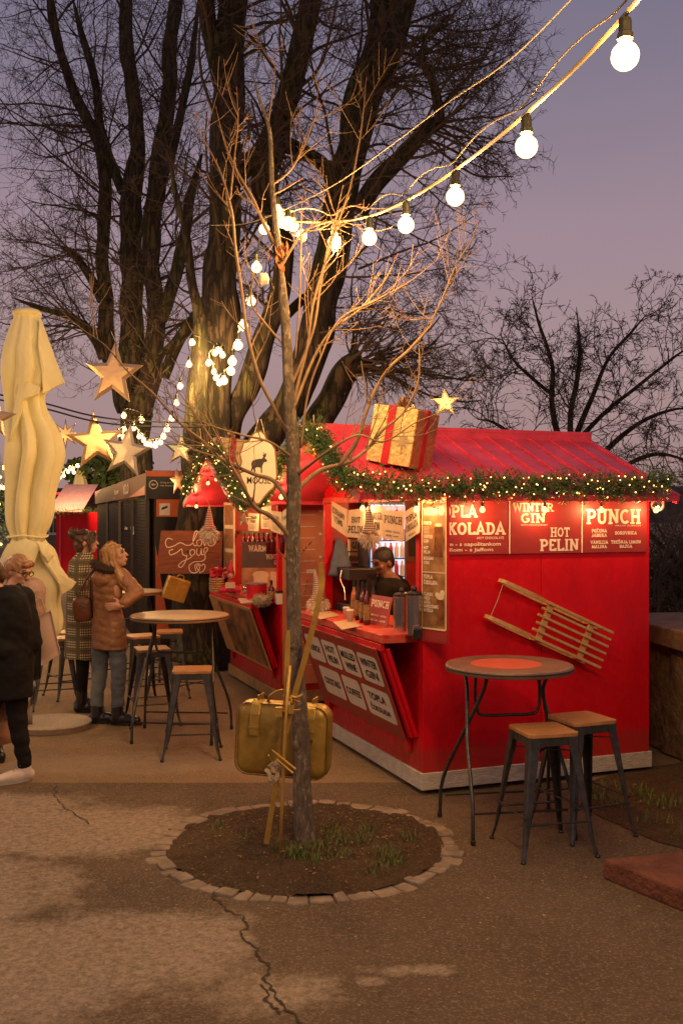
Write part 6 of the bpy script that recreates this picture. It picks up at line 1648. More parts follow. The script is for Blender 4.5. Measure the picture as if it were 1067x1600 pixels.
# love you board
YL = 11.75
def lp(px, py, off=0): return W(px, py, YL - off)
t = thing('wooden_board', lp(298, 898), 'reddish plank board reading love you in white script on the big trunk', 'sign')
c = [lp(252, 829), lp(348, 830), lp(346, 897), lp(244, 897)]
g = MB()
for k in range(4):
    a = k / 4; b = (k + 1) / 4 - .008; q = [c[0].lerp(c[3], a), c[1].lerp(c[2], a), c[1].lerp(c[2], b), c[0].lerp(c[3], b)]; g.add(q + [v + Vector((0, .025, 0)) for v in q], [(3, 2, 1, 0), (4, 5, 6, 7), (0, 1, 5, 4), (1, 2, 6, 5), (2, 3, 7, 6), (3, 0, 4, 7)])
g.obj('plank_face', mat('stained_plank', (.14, .035, .012), .5, col2=(.26, .075, .025), vscale=5, stretch=(1, 1, 9), bump=.2), t)
g = MB()
def script(pts, w=2.4):
    P = spline([(a, b, 0) for a, b in pts], 7); ribbon(g, [((p.x) / F * YL, -(p.y) / F * YL) for p in P], w / F * YL, W(HX, HY, YL) - Vector((0, 0, 0)) , Vector((1, 0, 0)), Vector((0, 0, 1)), Vector((0, -1, 0)), .003)
def S(pts, w=1.3): script([(a - HX, b - HY) for a, b in pts], w)
# photo coordinates, traced as handwriting
S([(270, 843), (263, 841), (259, 847), (262, 855), (272, 853), (282, 848), (292, 852), (300, 850), (306, 838), (309, 831), (306, 830), (303, 838), (302, 848), (305, 853), (309, 850)])
S([(312, 843), (308, 846), (309, 852), (313, 853), (316, 848), (314, 843), (311, 844)])
S([(318, 842), (320, 852), (324, 843)], 1.3); S([(326, 848), (331, 846), (330, 842), (326, 844), (326, 851), (331, 853), (337, 848), (338, 840), (334, 838)])
S([(271, 858), (265, 861), (267, 867), (277, 863), (284, 858), (286, 866), (292, 868), (294, 858), (291, 875), (284, 886), (279, 884), (286, 877), (297, 872), (303, 866)], 1.3)
S([(301, 858), (297, 862), (299, 868), (304, 866), (304, 860), (300, 858)]); S([(308, 857), (308, 866), (313, 867), (315, 857), (316, 867), (322, 863), (325, 857), (321, 856), (319, 861), (321, 872), (315, 877), (304, 878), (296, 884), (298, 893), (306, 895), (312, 889), (310, 881), (305, 884), (307, 893)], 1.25)
S([(312, 893), (308, 886), (311, 881), (315, 884), (318, 881), (321, 885), (318, 892), (312, 895)], 1.2)
g.obj('lettering', M_letter, t)
# gold briefcase hanging by the trunk
c = W(276, 921, 11.4); R = Matrix.Rotation(math.radians(20), 3, 'Y') @ Matrix.Rotation(math.radians(28), 3, 'Z')
t = thing('gold_briefcase', c, 'flat gold briefcase hanging tilted under the love you board', 'briefcase')
g = MB(); g.box(c, (.27, .05, .26), R); g.obj('shell', M_gold, t, bevel=.01); g = MB(); g.box(c + R @ Vector((0, .045, 0)), (.27, .035, .26), R); g.obj('shell', mat('gold_side', (.24, .12, .03), .5, metal=.3), t, bevel=.008)
g = MB(); g.tube(spline([c + R @ Vector(v) for v in ((-.04, 0, .13), (-.035, 0, .165), (0, 0, .172), (.035, 0, .165), (.04, 0, .13))], 4), .006, 6); g.obj('handle', M_gold, t)

# ================================================================== UMBRELLA
YU = 8.75
uc = W(45, 1143, YU); uc.z = 0
t = thing('closed_umbrella', uc, 'large closed cream market umbrella on a round stone base at the left', 'umbrella')
g = MB(); g.lathe([(.345, .0), (.35, .012), (.35, .055), (.34, .062), (.10, .068)], uc + Vector((.16, .15, 0)), 40); g.obj('base', mat('base_concrete', (.30, .24, .18), .85, col2=(.42, .35, .27), vscale=40, bump=.5), t)
g = MB(); g.lathe([(.3525, .008), (.3525, .05)], uc + Vector((.16, .15, 0)), 40, cap=False); g.obj('rim', M_steelurn, t)
g = MB(); g.tube([uc + Vector((0, 0, .06)), uc + Vector((0, 0, .45))], .036, 14); g.obj('sleeve', M_steelurn, t, smooth=True)
g = MB(); g.tube([uc + Vector((0, 0, .45)), uc + Vector((0, 0, 3.6))], .028, 14); g.obj('pole', M_whiteplastic, t, smooth=True)
prof = [(488, 27, 60), (496, 23, 63), (520, 14, 72), (545, 6, 80), (570, 2, 87), (588, 1, 88), (604, 2, 80), (618, 4, 70), (640, 6, 73), (665, 7, 88), (690, 8, 99), (712, 8, 101), (740, 7, 94), (770, 8, 86), (800, 9, 82), (822, 12, 76), (836, 17, 70), (846, 18, 72), (858, 10, 84), (875, 4, 92), (895, 0, 98), (915, -2, 102), (940, 8, 98), (965, 24, 99), (985, 40, 97), (1000, 55, 86)]
g = MB(); NT = 144; rows = []
k0 = YU / F
for i, (y, xl, xr) in enumerate(spline([(a, b, c_) for a, b, c_ in prof], 4)):
    z = W(0, y, YU).z; cx_ = (xl + xr) / 2; hw = (xr - xl) / 2 * k0; cxw = W(cx_, y, YU).x; row = []
    s_ = (y - 488) / 512.0
    fold = .08 + .42 * min(1, s_ * 2.2); tie = math.exp(-((y - 838) / 14.0) ** 2)
    for k in range(NT):
        a = 2 * PI * k / NT
        ph = a * 6 + 1.1 * math.sin(s_ * 4 + a) + .5 * noise.noise(Vector((math.cos(a) * 2, math.sin(a) * 2, z * 1.3))) * 2
        tw = abs(((ph / PI) % 2) - 1); f1 = tw ** 1.25; f2 = .5 + .5 * math.sin(a * 13 + s_ * 9); f3 = noise.noise(Vector((math.cos(a) * 1.5, math.sin(a) * 1.5, z * 2.1)))
        rr = 1.05 - fold * f1 - .05 * f2 * (1 + tie * 2) + .12 * f3 * s_ + .035 * noise.noise(Vector((math.cos(a) * 4, math.sin(a) * 4, z * 7)))
        sq = 1.0
        row.append(Vector((cxw + hw * math.cos(a) * rr * 1.03 , uc.y + hw * .85 * math.sin(a) * rr, z)))
    rows.append(row)
vs = [v for r_ in rows for v in r_]; n = len(rows)
fs = [(i * NT + k, (i + 1) * NT + k, (i + 1) * NT + (k + 1) % NT, i * NT + (k + 1) % NT) for i in range(n - 1) for k in range(NT)]; fs.append(tuple(range(NT)))
g.add(vs, fs); g.obj('canopy', M_canvas, t, smooth=True, sharp=22)
def flap(pts, th, Yb, nm='fold', rip=0):   # loose folds of cloth: bent sheets with thickness
    g = MB(); P = [W(*p[:2], Yb + (p[2] if len(p) > 2 else 0)) for p in pts]; cc = sum(P, Vector()) / len(P); n = len(P)
    back = [p + Vector((0, th, 0)) for p in P]
    mid = [p.lerp(cc, .45) - Vector((0, .03, 0)) for p in P]
    g.add(P + mid + [cc - Vector((0, .04, 0))] + back + [cc + Vector((0, th, 0))], [(i, n + i, n + (i + 1) % n, (i + 1) % n) for i in range(n)] + [(n + i, 2 * n, n + (i + 1) % n) for i in range(n)]
          + [(2 * n + 1 + i, 2 * n + 1 + (i + 1) % n, 3 * n + 1) for i in range(n)] + [(i, (i + 1) % n, 2 * n + 1 + (i + 1) % n, 2 * n + 1 + i) for i in range(n)])
    g.obj(nm, M_canvas, t, smooth=True, sharp=25)
Yf = YU - .14
flap([(62, 500, .05), (74, 530, .08), (90, 570, .12), (101, 598, .14), (84, 606, .05), (68, 615, 0), (66, 580, -.02), (60, 540, -.02)], .03, Yf)
flap([(30, 600, -.06), (44, 596, -.08), (62, 604, -.06), (60, 616, -.04), (50, 606, -.05), (38, 616, -.06), (28, 660, -.06), (16, 690, -.04), (22, 640, -.06)], .03, Yf)
flap([(52, 850, -.05), (72, 845, .0), (90, 880, 0), (108, 905, .05), (119, 910, .06), (112, 920, .04), (98, 928, 0), (110, 916, .02), (92, 912, -.04), (70, 880, -.06)], .03, Yf)
flap([(12, 850, -.04), (40, 842, -.08), (66, 850, -.06), (60, 862, -.07), (52, 884, -.09), (40, 872, -.10), (22, 882, -.07), (5, 872, -.02)], .03, Yf - .03)
flap([(58, 846, -.10), (74, 852, -.08), (84, 868, -.06), (76, 878, -.09), (66, 868, -.12)], .03, Yf)
g = MB(); g.tube([W(44, 838, YU) + Vector((.17 * math.cos(a), .15 * math.sin(a), .008 * math.sin(3 * a))) for a in [2 * PI * k / 24 for k in range(25)]], .010, 6, cap=False); g.obj('tie', M_canvas, t, smooth=True)
g = MB(); g.lathe([(.12, .0), (.125, .03), (.10, .055), (.03, .075)], (W(43, 492, YU).x, uc.y, W(0, 494, YU).z), 20); g.obj('cap', M_canvas, t, smooth=True)
# far closed umbrella above the far kiosk
c = W(126, 860, 30); t = thing('closed_umbrella', Vector((c.x, 30, 0)), 'far small closed cream umbrella behind the row of tiny bulbs', 'umbrella')
g = MB(); g.tube([(c.x, 30, 0), (c.x, 30, W(0, 728, 30).z)], .04, 8); g.obj('pole', M_whiteplastic, t)
g = MB(); rows = []
for (y, hw) in ((729, 3), (735, 6), (745, 9), (757, 12), (772, 15), (800, 13)):
    rows.append([Vector((c.x + hw / F * 30 * math.cos(a) * (1 - .2 * abs(math.sin(a * 4))), 30 + hw / F * 30 * math.sin(a) * (1 - .2 * abs(math.sin(a * 4))), W(0, y, 30).z)) for a in [2 * PI * k / 48 for k in range(48)]])
g.add([v for r_ in rows for v in r_], [(i * 48 + k, (i + 1) * 48 + k, (i + 1) * 48 + (k + 1) % 48, i * 48 + (k + 1) % 48) for i in range(5) for k in range(48)]); g.obj('canopy', M_canvas, t, smooth=True)
# ================================================================== KIOSK CONTENTS
def quad_card(corners, th, parent_name, label, m, cat='card', group=None):
    """corners: TL, TR, BR, BL world points"""
    tl, tr, br, bl = corners; n_ = (tr - tl).cross(bl - tl).normalized()
    if n_.y > 0: n_ = -n_
    t = thing(parent_name, (bl + br) / 2, label, cat, group)
    g = MB(); b = [q - n_ * th for q in corners]
    g.add(list(corners) + b, [(3, 2, 1, 0), (4, 5, 6, 7), (0, 1, 5, 4), (1, 2, 6, 5), (2, 3, 7, 6), (3, 0, 4, 7)]); g.obj('card', m, t)
    ux = (br - bl).normalized(); uy = (tl - bl).normalized(); w = (br - bl).length; h = (tl - bl).length
    return t, bl + n_ * .002, ux, uy, w, h, n_
def lines(t, o, ux, uy, w, h, n_, rows, m=M_ink, thick=1.5):
    g = MB()
    for (s_, fy, fh, fw) in rows: slab(g, s_, o + ux * w / 2 + uy * h * fy, ux, uy, h * fh, width=w * fw, align='c', nz=n_, thick=thick)
    g.obj('lettering', m, t)
GC = 'cream drink cards hanging in the near window'
for corners, rows, lab in (
    (((518, 783), (542, 796), (540, 838), (518, 822)), [('KUHANO', .58, .24, .84), ('VINO', .26, .24, .6)], 'hanging cream card reading KUHANO VINO, first on the left in the near window'),
    (((544, 797), (571, 794), (568, 841), (541, 839)), [('HOT', .54, .22, .5), ('PELIN', .16, .27, .84)], 'hanging cream card reading HOT PELIN in the near window'),
    (((573, 792), (600, 791), (600, 838), (575, 837)), [('WINTER', .56, .24, .88), ('GIN', .2, .27, .55), ('HOT DRINK', .05, .05, .3)], 'hanging cream card reading WINTER GIN in the near window'),
    (((599, 797), (631, 799), (629, 847), (597, 841)), [('PUNCH', .56, .28, .86), ('JABUKA - BAZGA', .26, .06, .7), ('MALINA - LIMUN', .12, .06, .6)], 'hanging cream card reading PUNCH in the near window'),
    (((632, 800), (655, 784), (655, 832), (634, 846)), [('TOPLA', .56, .22, .8), ('ČOKOLADA', .26, .22, .92), ('NUTELLA', .08, .07, .5)], 'hanging cream card reading TOPLA ČOKOLADA in the near window')):
    q = [kp(*c, x=-.045) for c in corners]
    r = quad_card(q, .003, 'drink_card', lab, M_cream, 'card', GC); lines(*r, rows)
# red inner cupboard cards
q = [hit(px, py, K(0, KW - .08, 0), U_) for px, py in ((543, 863), (570, 863), (570, 893), (543, 893))]
r = quad_card(q, .004, 'wall_card', 'cream card reading KUHANO VINO on the red wall inside the near kiosk', M_cream); lines(*r, [('KUHANO', .55, .28, .85), ('VINO', .15, .28, .5)], thick=1.9)
q = [hit(px, py, K(0, KW - .08, 0), U_) for px, py in ((543, 843), (570, 843), (570, 861), (543, 861))]
r = quad_card(q, .004, 'wall_card', 'cream card reading GIN on the red wall inside the near kiosk', M_cream); lines(*r, [('GIN', .2, .6, .5)], thick=1.9)
q = [hit(px, py, K(0, KW - .07, 0), U_) for px, py in ((624, 790), (653, 784), (653, 878), (626, 878))]
r = quad_card(q, .004, 'wall_poster', 'brown poster on the inner wall right behind the barman', mat('brown_poster', (.22, .07, .035), .5, var=.2), 'poster')
g = MB(); t_, o, ux, uy, w, h, n_ = r
g.add([o + ux * w * a + uy * h * b + n_ * .001 for a, b in ((.45, .1), (.9, .1), (.9, .55), (.45, .55))], [(0, 1, 2, 3)]); g.obj('picture', M_ink, t_)

# drinks fridge with lit door
fx = K(.50, 1.84, .16)
t = thing('drinks_fridge', fx, 'tall glass door fridge glowing cold white inside the near kiosk', 'fridge', rz=KA)
def Kg(mb, x0, x1, y0, y1, z0, z1, base=KC):
    a = MB(); a.rng(x0, x1, y0, y1, z0, z1); a.xf(Matrix.Translation(base) @ Matrix.Rotation(KA, 4, 'Z')); mb.v and None
    mb.add(a.v, a.f); return mb
g = MB(); Kg(g, .30, .66, 1.74, 2.0, .17, 2.02); g.obj('cabinet', mat('fridge_grey', (.10, .11, .12), .4), t, bevel=.008)
g = MB(); Kg(g, .325, .635, 1.728, 1.738, .5, 1.99); g.obj('glass_door', mat('fridge_glow', (.5, .6, .75), .3, emit=(.50, .68, 1.0), estr=.75), t)
random.seed(3)
for k in range(9):
    z = .62 + k * .155
    g = MB()
    Kg(g, .325, .635, 1.722, 1.727, z - .028, z - .018); g.obj('shelf', M_darksteel, t)
    for j in range(6):
        c = K(.35 + j * .052, 1.722, z + .02); g = MB(); g.lathe([(.019, -.035), (.019, .05), (.008, .075), (.008, .095)], c, 8); g.obj('can', M_whiteplastic if (j + k) % 3 else mat('can_red', (.5, .05, .05), .3), t)
g = MB(); Kg(g, .325, .635, 1.715, 1.72, 1.78, 1.98); g.obj('header', mat('fridge_head', (.55, .2, .22), .4, emit=(.9, .75, .8), estr=.5), t)

# bottles and other things standing on the near counter
CT = lambda px, py, z=1.09: PG(px, py, z)
def bottle(px, py, h, r, m, ml, lab, mcap, z=1.09, grp='dark bottles on the near counter'):
    c = CT(px, py, z); t = thing('bottle', c, lab, 'bottle', grp)
    g = MB(); g.lathe([(r * .9, 0), (r, .006), (r, h * .58), (r * .85, h * .66), (r * .4, h * .76), (r * .36, h * .93)], c, 14); g.obj('glass', m, t, smooth=True)
    g = MB(); g.lathe([(r + .0012, h * .12), (r + .0012, h * .5)], c, 14, cap=False); g.obj('label', ml, t)
    g = MB(); g.lathe([(r * .44, h * .84), (r * .44, h * 1.0)], c, 10); g.obj('cap', mcap, t)
M_wine = mat('bottle_red', (.10, .006, .008), .12, spec=.8); M_amber = mat('bottle_amber', (.45, .14, .02), .12, spec=.8); M_label = mat('gold_black_label', (.05, .03, .02), .4, col2=(.55, .36, .12), vscale=60)
bottle(553, 965, .29, .026, M_amber, M_label, 'amber bottle, leftmost of the bottle cluster on the near counter', M_dark)
bottle(559.5, 969, .31, .024, M_dark, M_label, 'black bottle second from the left in the near counter cluster', M_dark)
bottle(566.5, 973, .31, .025, M_wine, M_label, 'dark red bottle in the middle of the near counter cluster', M_dark)
bottle(573.5, 976, .30, .025, M_wine, M_label, 'dark red bottle nearest the PUNCH card on the near counter', M_dark)
bottle(583, 960, .27, .024, M_dark, M_label, 'black bottle just behind the PUNCH card on the near counter', M_dark)
q = [CT(572, 974), CT(604, 981)]; up = Vector((.05, .10, .22)).normalized()
r = quad_card([q[0] + up * .235, q[1] + up * .235, q[1], q[0]], .006, 'table_card', 'dark red PUNCH card leaning upright on the near counter', M_signred); lines(*r, [('PUNCH', .60, .24, .86), ('BOROVNICA - JABUKA', .30, .06, .8), ('VANILIJA - LIMUN', .14, .06, .8)], m=M_letter, thick=1.7)
def urn(px, py, r, h, lab, tap=True):
    c = CT(px, py); t = thing('drink_urn', c, lab, 'urn', 'steel drink urns')
    g = MB(); g.lathe([(r, 0), (r, h * .86), (r * 1.04, h * .87), (r * 1.04, h * .90)], c, 24); g.obj('tank', M_steelurn, t, smooth=False)
    g = MB(); g.lathe([(r * 1.02, h * .90), (r * .9, h * .96), (r * .3, h * 1.0)], c, 24); g.obj('lid', M_dark, t, smooth=True)
    g = MB(); g.lathe([(.016, h), (.02, h + .012), (.012, h + .03)], c, 10); g.obj('knob', M_dark, t)
urn(628, 985, .062, .27, 'steel drink urn with a black lid, left one beside the PUNCH card')
urn(647, 992, .055, .30, 'steel drink urn at the right end of the near counter, by the menu board')
c = CT(652, 998); t = thing('glass_jar', c, 'small dark jar at the right corner of the near counter', 'jar'); g = MB(); g.lathe([(.03, 0), (.032, .01), (.032, .06), (.025, .07)], c, 14); g.obj('glass', M_glassy, t); g = MB(); g.lathe([(.027, .07), (.027, .085)], c, 14); g.obj('lid', M_steelurn, t)
# cups
for (px, py, s_, m_, lab) in ((541, 966, 1, 'cup_cream', 'cream paper cup stack beside the bottles'), (547, 972, 1.1, 'cup_pink', 'pale pink cup in front of the amber bottle')):
    c = CT(px, py); t = thing('paper_cup', c, lab, 'cup'); g = MB(); g.lathe([(.020 * s_, 0), (.027 * s_, .075 * s_), (.028 * s_, .078 * s_)], c, 14); g.obj('cup_body', mat(m_, (.62, .40, .30) if 'pink' in m_ else (.62, .5, .36), .6), t, smooth=True)
    g = MB(); g.lathe([(.029 * s_, .078 * s_), (.029 * s_, .083 * s_), (.022 * s_, .09 * s_)], c, 14); g.obj('lid', M_whiteplastic, t)
# flat menus
for (a, lab) in ((((484, 957), (512, 953), (530, 962), (500, 968)), 'pale paper menu lying flat at the left of the near counter'), (((520, 972), (548, 968), (566, 978), (534, 984)), 'printed paper menu lying flat below the bottles on the near counter')):
    q = [CT(x, y, 1.0925) for x, y in a]; g = MB(); g.add(q + [v + Vector((0, 0, .002)) for v in q], [(0, 1, 2, 3), (7, 6, 5, 4), (0, 4, 5, 1), (1, 5, 6, 2), (2, 6, 7, 3), (3, 7, 4, 0)])
    tag(g.obj('paper_menu', mat('menu_paper', (.50, .36, .22), .6, var=.25, vscale=50), None), lab, 'menu')
# till and machine on the left inside
t = thing('coffee_machine', K(.16, 1.70, 1.09), 'black coffee machine at the left inside the near kiosk window', 'machine', rz=KA)
g = MB(); Kg(g, .06, .30, 1.52, 1.88, 1.09, 1.16); Kg(g, .20, .30, 1.52, 1.88, 1.16, 1.42); g.obj('body', M_dark, t, bevel=.008)
g = MB(); Kg(g, .05, .30, 1.52, 1.88, 1.36, 1.46); g.obj('head', M_dark, t, bevel=.008)
g = MB(); g.tube(spline([K(.05, 1.7, 1.44), K(.03, 1.68, 1.36), K(.05, 1.64, 1.28), K(.04, 1.6, 1.2)], 5), .006, 6); g.obj('steam_pipe', M_steelurn, t)
g = MB(); random.seed(5)
P = [K(.1, 1.93, 1.70), K(.1, 1.90, 1.60), K(.08, 1.86, 1.5), K(.06, 1.83, 1.38)]
g.tube(spline(P, 4), [.02, .03, .04, .05, .055, .06, .06, .065, .07, .07, .07, .075, .08], 9, jit=.6, flat=.4); tag(g.obj('hanging_cloth', mat('blue_cloth', (.12, .16, .24), .9, var=.2), None, smooth=True), 'blue grey cloth hanging at the left inside the near kiosk', 'cloth')
gnome(CT(497, 955) + Vector((0, 0, .07)), 1.15, 'gnome with a pale striped hat sitting at the left end of the near counter', M_stripe2, lean=(-.6, 0))

# ---- far kiosk window
GC2 = 'cream cards hanging in the far window'
for corners, rows, lab in (
    (((388, 801), (405, 803), (404, 830), (388, 829)), [('KUHANO', .66, .16, .8), ('VINO', .44, .16, .5)], 'small cream card left of the others in the far window'),
    (((408, 793), (424, 789), (423, 827), (408, 826)), [('HOT', .66, .16, .6), ('PELIN', .44, .16, .8)], 'small cream card in the middle of the far window'),
    (((424, 798), (440, 800), (439, 835), (423, 829)), [('GIN', .66, .16, .6), ('TONIC', .44, .16, .8)], 'small cream card hanging lowest in the far window'),
    (((441, 800), (452, 790), (452, 830), (440, 836)), [('PUNCH', .6, .16, .8)], 'small cream card half hidden by the young trunk in the far window')):
    q = [kp(*c, x=-.05, base=KC2) for c in corners]; r = quad_card(q, .003, 'drink_card', lab, M_cream, 'card', GC2); lines(*r, rows)
    g = MB(); t_, o, ux, uy, w, h, n_ = r
    for k in range(4): g.add([o + ux * w * .15 + uy * h * (.32 - k * .07), o + ux * w * .85 + uy * h * (.32 - k * .07), o + ux * w * .85 + uy * h * (.335 - k * .07), o + ux * w * .15 + uy * h * (.335 - k * .07)], [(0, 1, 2, 3)])
    g.obj('small_print', M_ink, t_)
star(382, 812, 12, 9.75, M_goldfoil, 'tiny gold star hanging at the left of the far window', hang=kp(382, 790, x=-.06, base=KC2))
q = [W(378, 847, 10.3), W(443, 848, 10.35), W(443, 927, 10.35), W(378, 927, 10.3)]
t, o, ux, uy, w, h, n_ = quad_card(q, .03, 'standing_poster', 'dark poster reading WARM UP and WINTER GIN standing on the far counter', mat('poster_dark', (.08, .055, .05), .4, col2=(.12, .085, .07), vscale=4), 'poster')
g = MB(); slab(g, 'WARM UP', o + ux * w * .16 + uy * h * .82, ux, uy, h * .12, width=w * .66, nz=n_, thick=2.0); slab(g, 'WINTER', o + ux * w * .96 + uy * h * .67, ux, uy, h * .095, width=w * .38, nz=n_, thick=1.8, align='r'); slab(g, 'GIN', o + ux * w * .96 + uy * h * .56, ux, uy, h * .095, width=w * .19, nz=n_, thick=1.8, align='r'); g.obj('lettering', M_letter, t)
g = MB(); pr = lambda a, b, off: o + ux * w * a + uy * h * b + n_ * off
g.add([pr(0, 0, .001), pr(1, 0, .001), pr(1, .5, .001), pr(0, .5, .001)], [(0, 1, 2, 3)]); g.obj('picture', mat('poster_photo', (.30, .12, .05), .3, col2=(.60, .36, .16), vscale=6, detail=3), t)
g = MB(); g.add([pr(.3, .05, .002), pr(.6, .05, .002), pr(.62, .33, .002), pr(.28, .33, .002)], [(0, 1, 2, 3)]); g.add([pr(.28 + .17 + .2 * math.cos(k / 14 * 2 * PI), .36 + .08 * math.sin(k / 14 * 2 * PI), .003) for k in range(14)], [tuple(range(14))])
g.add([pr(.7, .1, .002), pr(.9, .1, .002), pr(.92, .42, .002), pr(.68, .42, .002)], [(0, 1, 2, 3)]); g.obj('print', M_cream, t)
for k in range(9):
    px = 382 + k * 7.4; c = kp(px, 846, x=.02, base=KC2); t = thing('bottle', c, 'dark wine bottle standing in the row behind the WARM UP poster', 'bottle', 'row of wine bottles in the far window')
    g = MB(); g.lathe([(.024, -.12), (.025, 0), (.021, .02), (.009, .05), (.008, .09)], c, 10); g.obj('glass', M_wine, t, smooth=True)
g = MB(); Kg(g, .03, .12, .35, 1.85, 1.68, 1.72, KC2); tag(g.obj('shelf', M_inwood, None), 'small shelf carrying the row of wine bottles in the far window', 'shelf')
q = [kp(*c, x=-.045, base=KC2) for c in ((350, 785), (366, 786), (366, 900), (350, 896))]
t, o, ux, uy, w, h, n_ = quad_card(q, .012, 'picture_strip', 'tall narrow strip of three brown pictures on the left post of the far kiosk', M_cream, 'poster')
for k in range(3):
    g = MB(); a, b = .04 + k * .325, .31 + k * .325; g.add([pr(.1, a, .001), pr(.9, a, .001), pr(.9, b, .001), pr(.1, b, .001)], [(0, 1, 2, 3)]); g.obj('picture', mat('strip_picture', (.20, .08, .03), .4, col2=(.42, .22, .10), vscale=14), t)
# pot, fur ball, doll, basket on the far counter
c = CT(401, 938); t = thing('mulled_wine_pot', c, 'shiny red enamel pot on the far counter', 'pot')
g = MB(); g.lathe([(.085, 0), (.095, .01), (.10, .15), (.104, .155), (.096, .155)], c, 26); g.obj('pot_body', mat('enamel_red', (.50, .01, .02), .2, coat=.5), t, smooth=False)
g = MB(); g.lathe([(.101, .152), (.106, .158), (.101, .164)], c, 26); g.obj('rim', M_steelurn, t)
for s_ in (-1, 1): g = MB(); g.tube([c + Vector((s_ * .10, 0, .12)), c + Vector((s_ * .13, 0, .125)), c + Vector((s_ * .13, 0, .09)), c + Vector((s_ * .10, 0, .09))], .006, 6); g.obj('handle', M_steelurn, t)
random.seed(11)
c = CT(409, 944) + Vector((0, -.02, .04)); t = thing('fur_hat', c, 'grey furry ball hat resting in front of the red pot', 'hat'); g = MB(); g.ball(c, (.075, .06, .05)); fluff(g, c, (.075, .06, .05), 500, .03, .2); g.obj('fur', mat('grey_fur', (.30, .24, .17), .9), t)
bottle(424, 940, .20, .030, M_wine, M_label, 'dark bottle between the red pot and the young trunk on the far counter', M_dark, grp='single bottle on the far counter')
c = CT(436, 944); t = thing('cup_box', c, 'white paper box behind the young trunk on the far counter', 'box'); g = MB(); g.box(c + Vector((0, 0, .05)), (.05, .06, .10), Matrix.Rotation(KA, 3, 'Z')); g.obj('box_body', M_whiteplastic, t, bevel=.003); g = MB(); g.box(c + Vector((0, 0, .112)), (.055, .065, .024), Matrix.Rotation(KA, 3, 'Z')); g.obj('lid', M_dark, t)
c = CT(361, 925); t = thing('doll', c, 'bright pink plush doll with a pointed hat seated on the far counter', 'doll'); M_pink = mat('pink_plush', (.62, .03, .09), .85)
g = MB(); cap(g, c + Vector((0, 0, .04)), c + Vector((0, 0, .11)), .055, .04); 
for s_ in (-1, 1): cap(g, c + Vector((s_ * .03, -.02, .03)), c + Vector((s_ * .085, -.07, .025)), .028, .032)
organic(g, 'body', M_pink, t, .008); g = MB(); g.ball(c + Vector((0, -.012, .17)), .04); g.obj('head', M_skin, t, smooth=True)
g = MB(); g.tube([c + Vector((0, 0, .175)), c + Vector((0, 0, .24)), c + Vector((.005, 0, .34))], [.045, .03, .004], 12); g.obj('hat', M_pink, t, smooth=True)
g = MB(); g.box(c + Vector((0, -.06, .075)), (.10, .012, .06)); g.obj('note', M_cream, t)
c = CT(339, 925); t = thing('basket', c, 'small woven basket on the left end of the far counter', 'basket')
g = MB()
for k in range(6): z = .015 + k * .024; g.tube([c + Vector(((.070 + .003 * (k % 2)) * math.cos(a), (.070 + .003 * (k % 2)) * math.sin(a), z)) for a in [2 * PI * i / 20 for i in range(21)]], .012, 6, cap=False)
g.obj('weave', mat('wicker', (.40, .22, .10), .8, var=.3, vscale=60), t); g = MB(); g.tube(spline([c + Vector((-.07, 0, .13)), c + Vector((-.05, 0, .24)), c + Vector((.05, 0, .24)), c + Vector((.07, 0, .13))], 5), .006, 6); g.obj('handle', M_sledwood, t)
g = MB(); cc = c + Vector((.02, 0, .19))
for k in range(16): d = Vector((random.gauss(0, 1), random.gauss(0, 1), random.gauss(.4, .7))).normalized(); s_ = rnd_perp(d) * .03; g.add([cc - s_ * .4, cc + d * .09 - s_, cc + d * .11, cc + d * .09 + s_], [(0, 1, 2, 3)])
tag(g.obj('pink_bow', M_pink, None), 'bright pink crumpled bow in the basket on the far counter', 'bow')
q = [CT(372, 936, 1.0925), CT(398, 936, 1.0925), CT(404, 942, 1.0925), CT(376, 943, 1.0925)]
g = MB(); g.add(q + [v + Vector((0, 0, .008)) for v in q], [(0, 1, 2, 3), (7, 6, 5, 4), (0, 4, 5, 1), (1, 5, 6, 2), (2, 6, 7, 3), (3, 7, 4, 0)]); tag(g.obj('paper_menu', MATS['menu_paper']), 'folded paper menu lying beside the doll on the far counter', 'menu')
# inside lamps of both kiosks
for base, lab in ((KC, 'lit bulb on the ceiling inside the near kiosk'), (KC2, 'lit bulb on the ceiling inside the far kiosk')):
    t = thing('ceiling_lamp', K(.55, 1.0, 2.0, base), lab, 'lamp'); bulb(t, K(.55, 1.0, 2.06, base), .035, M_bulb2, pw=2.4)
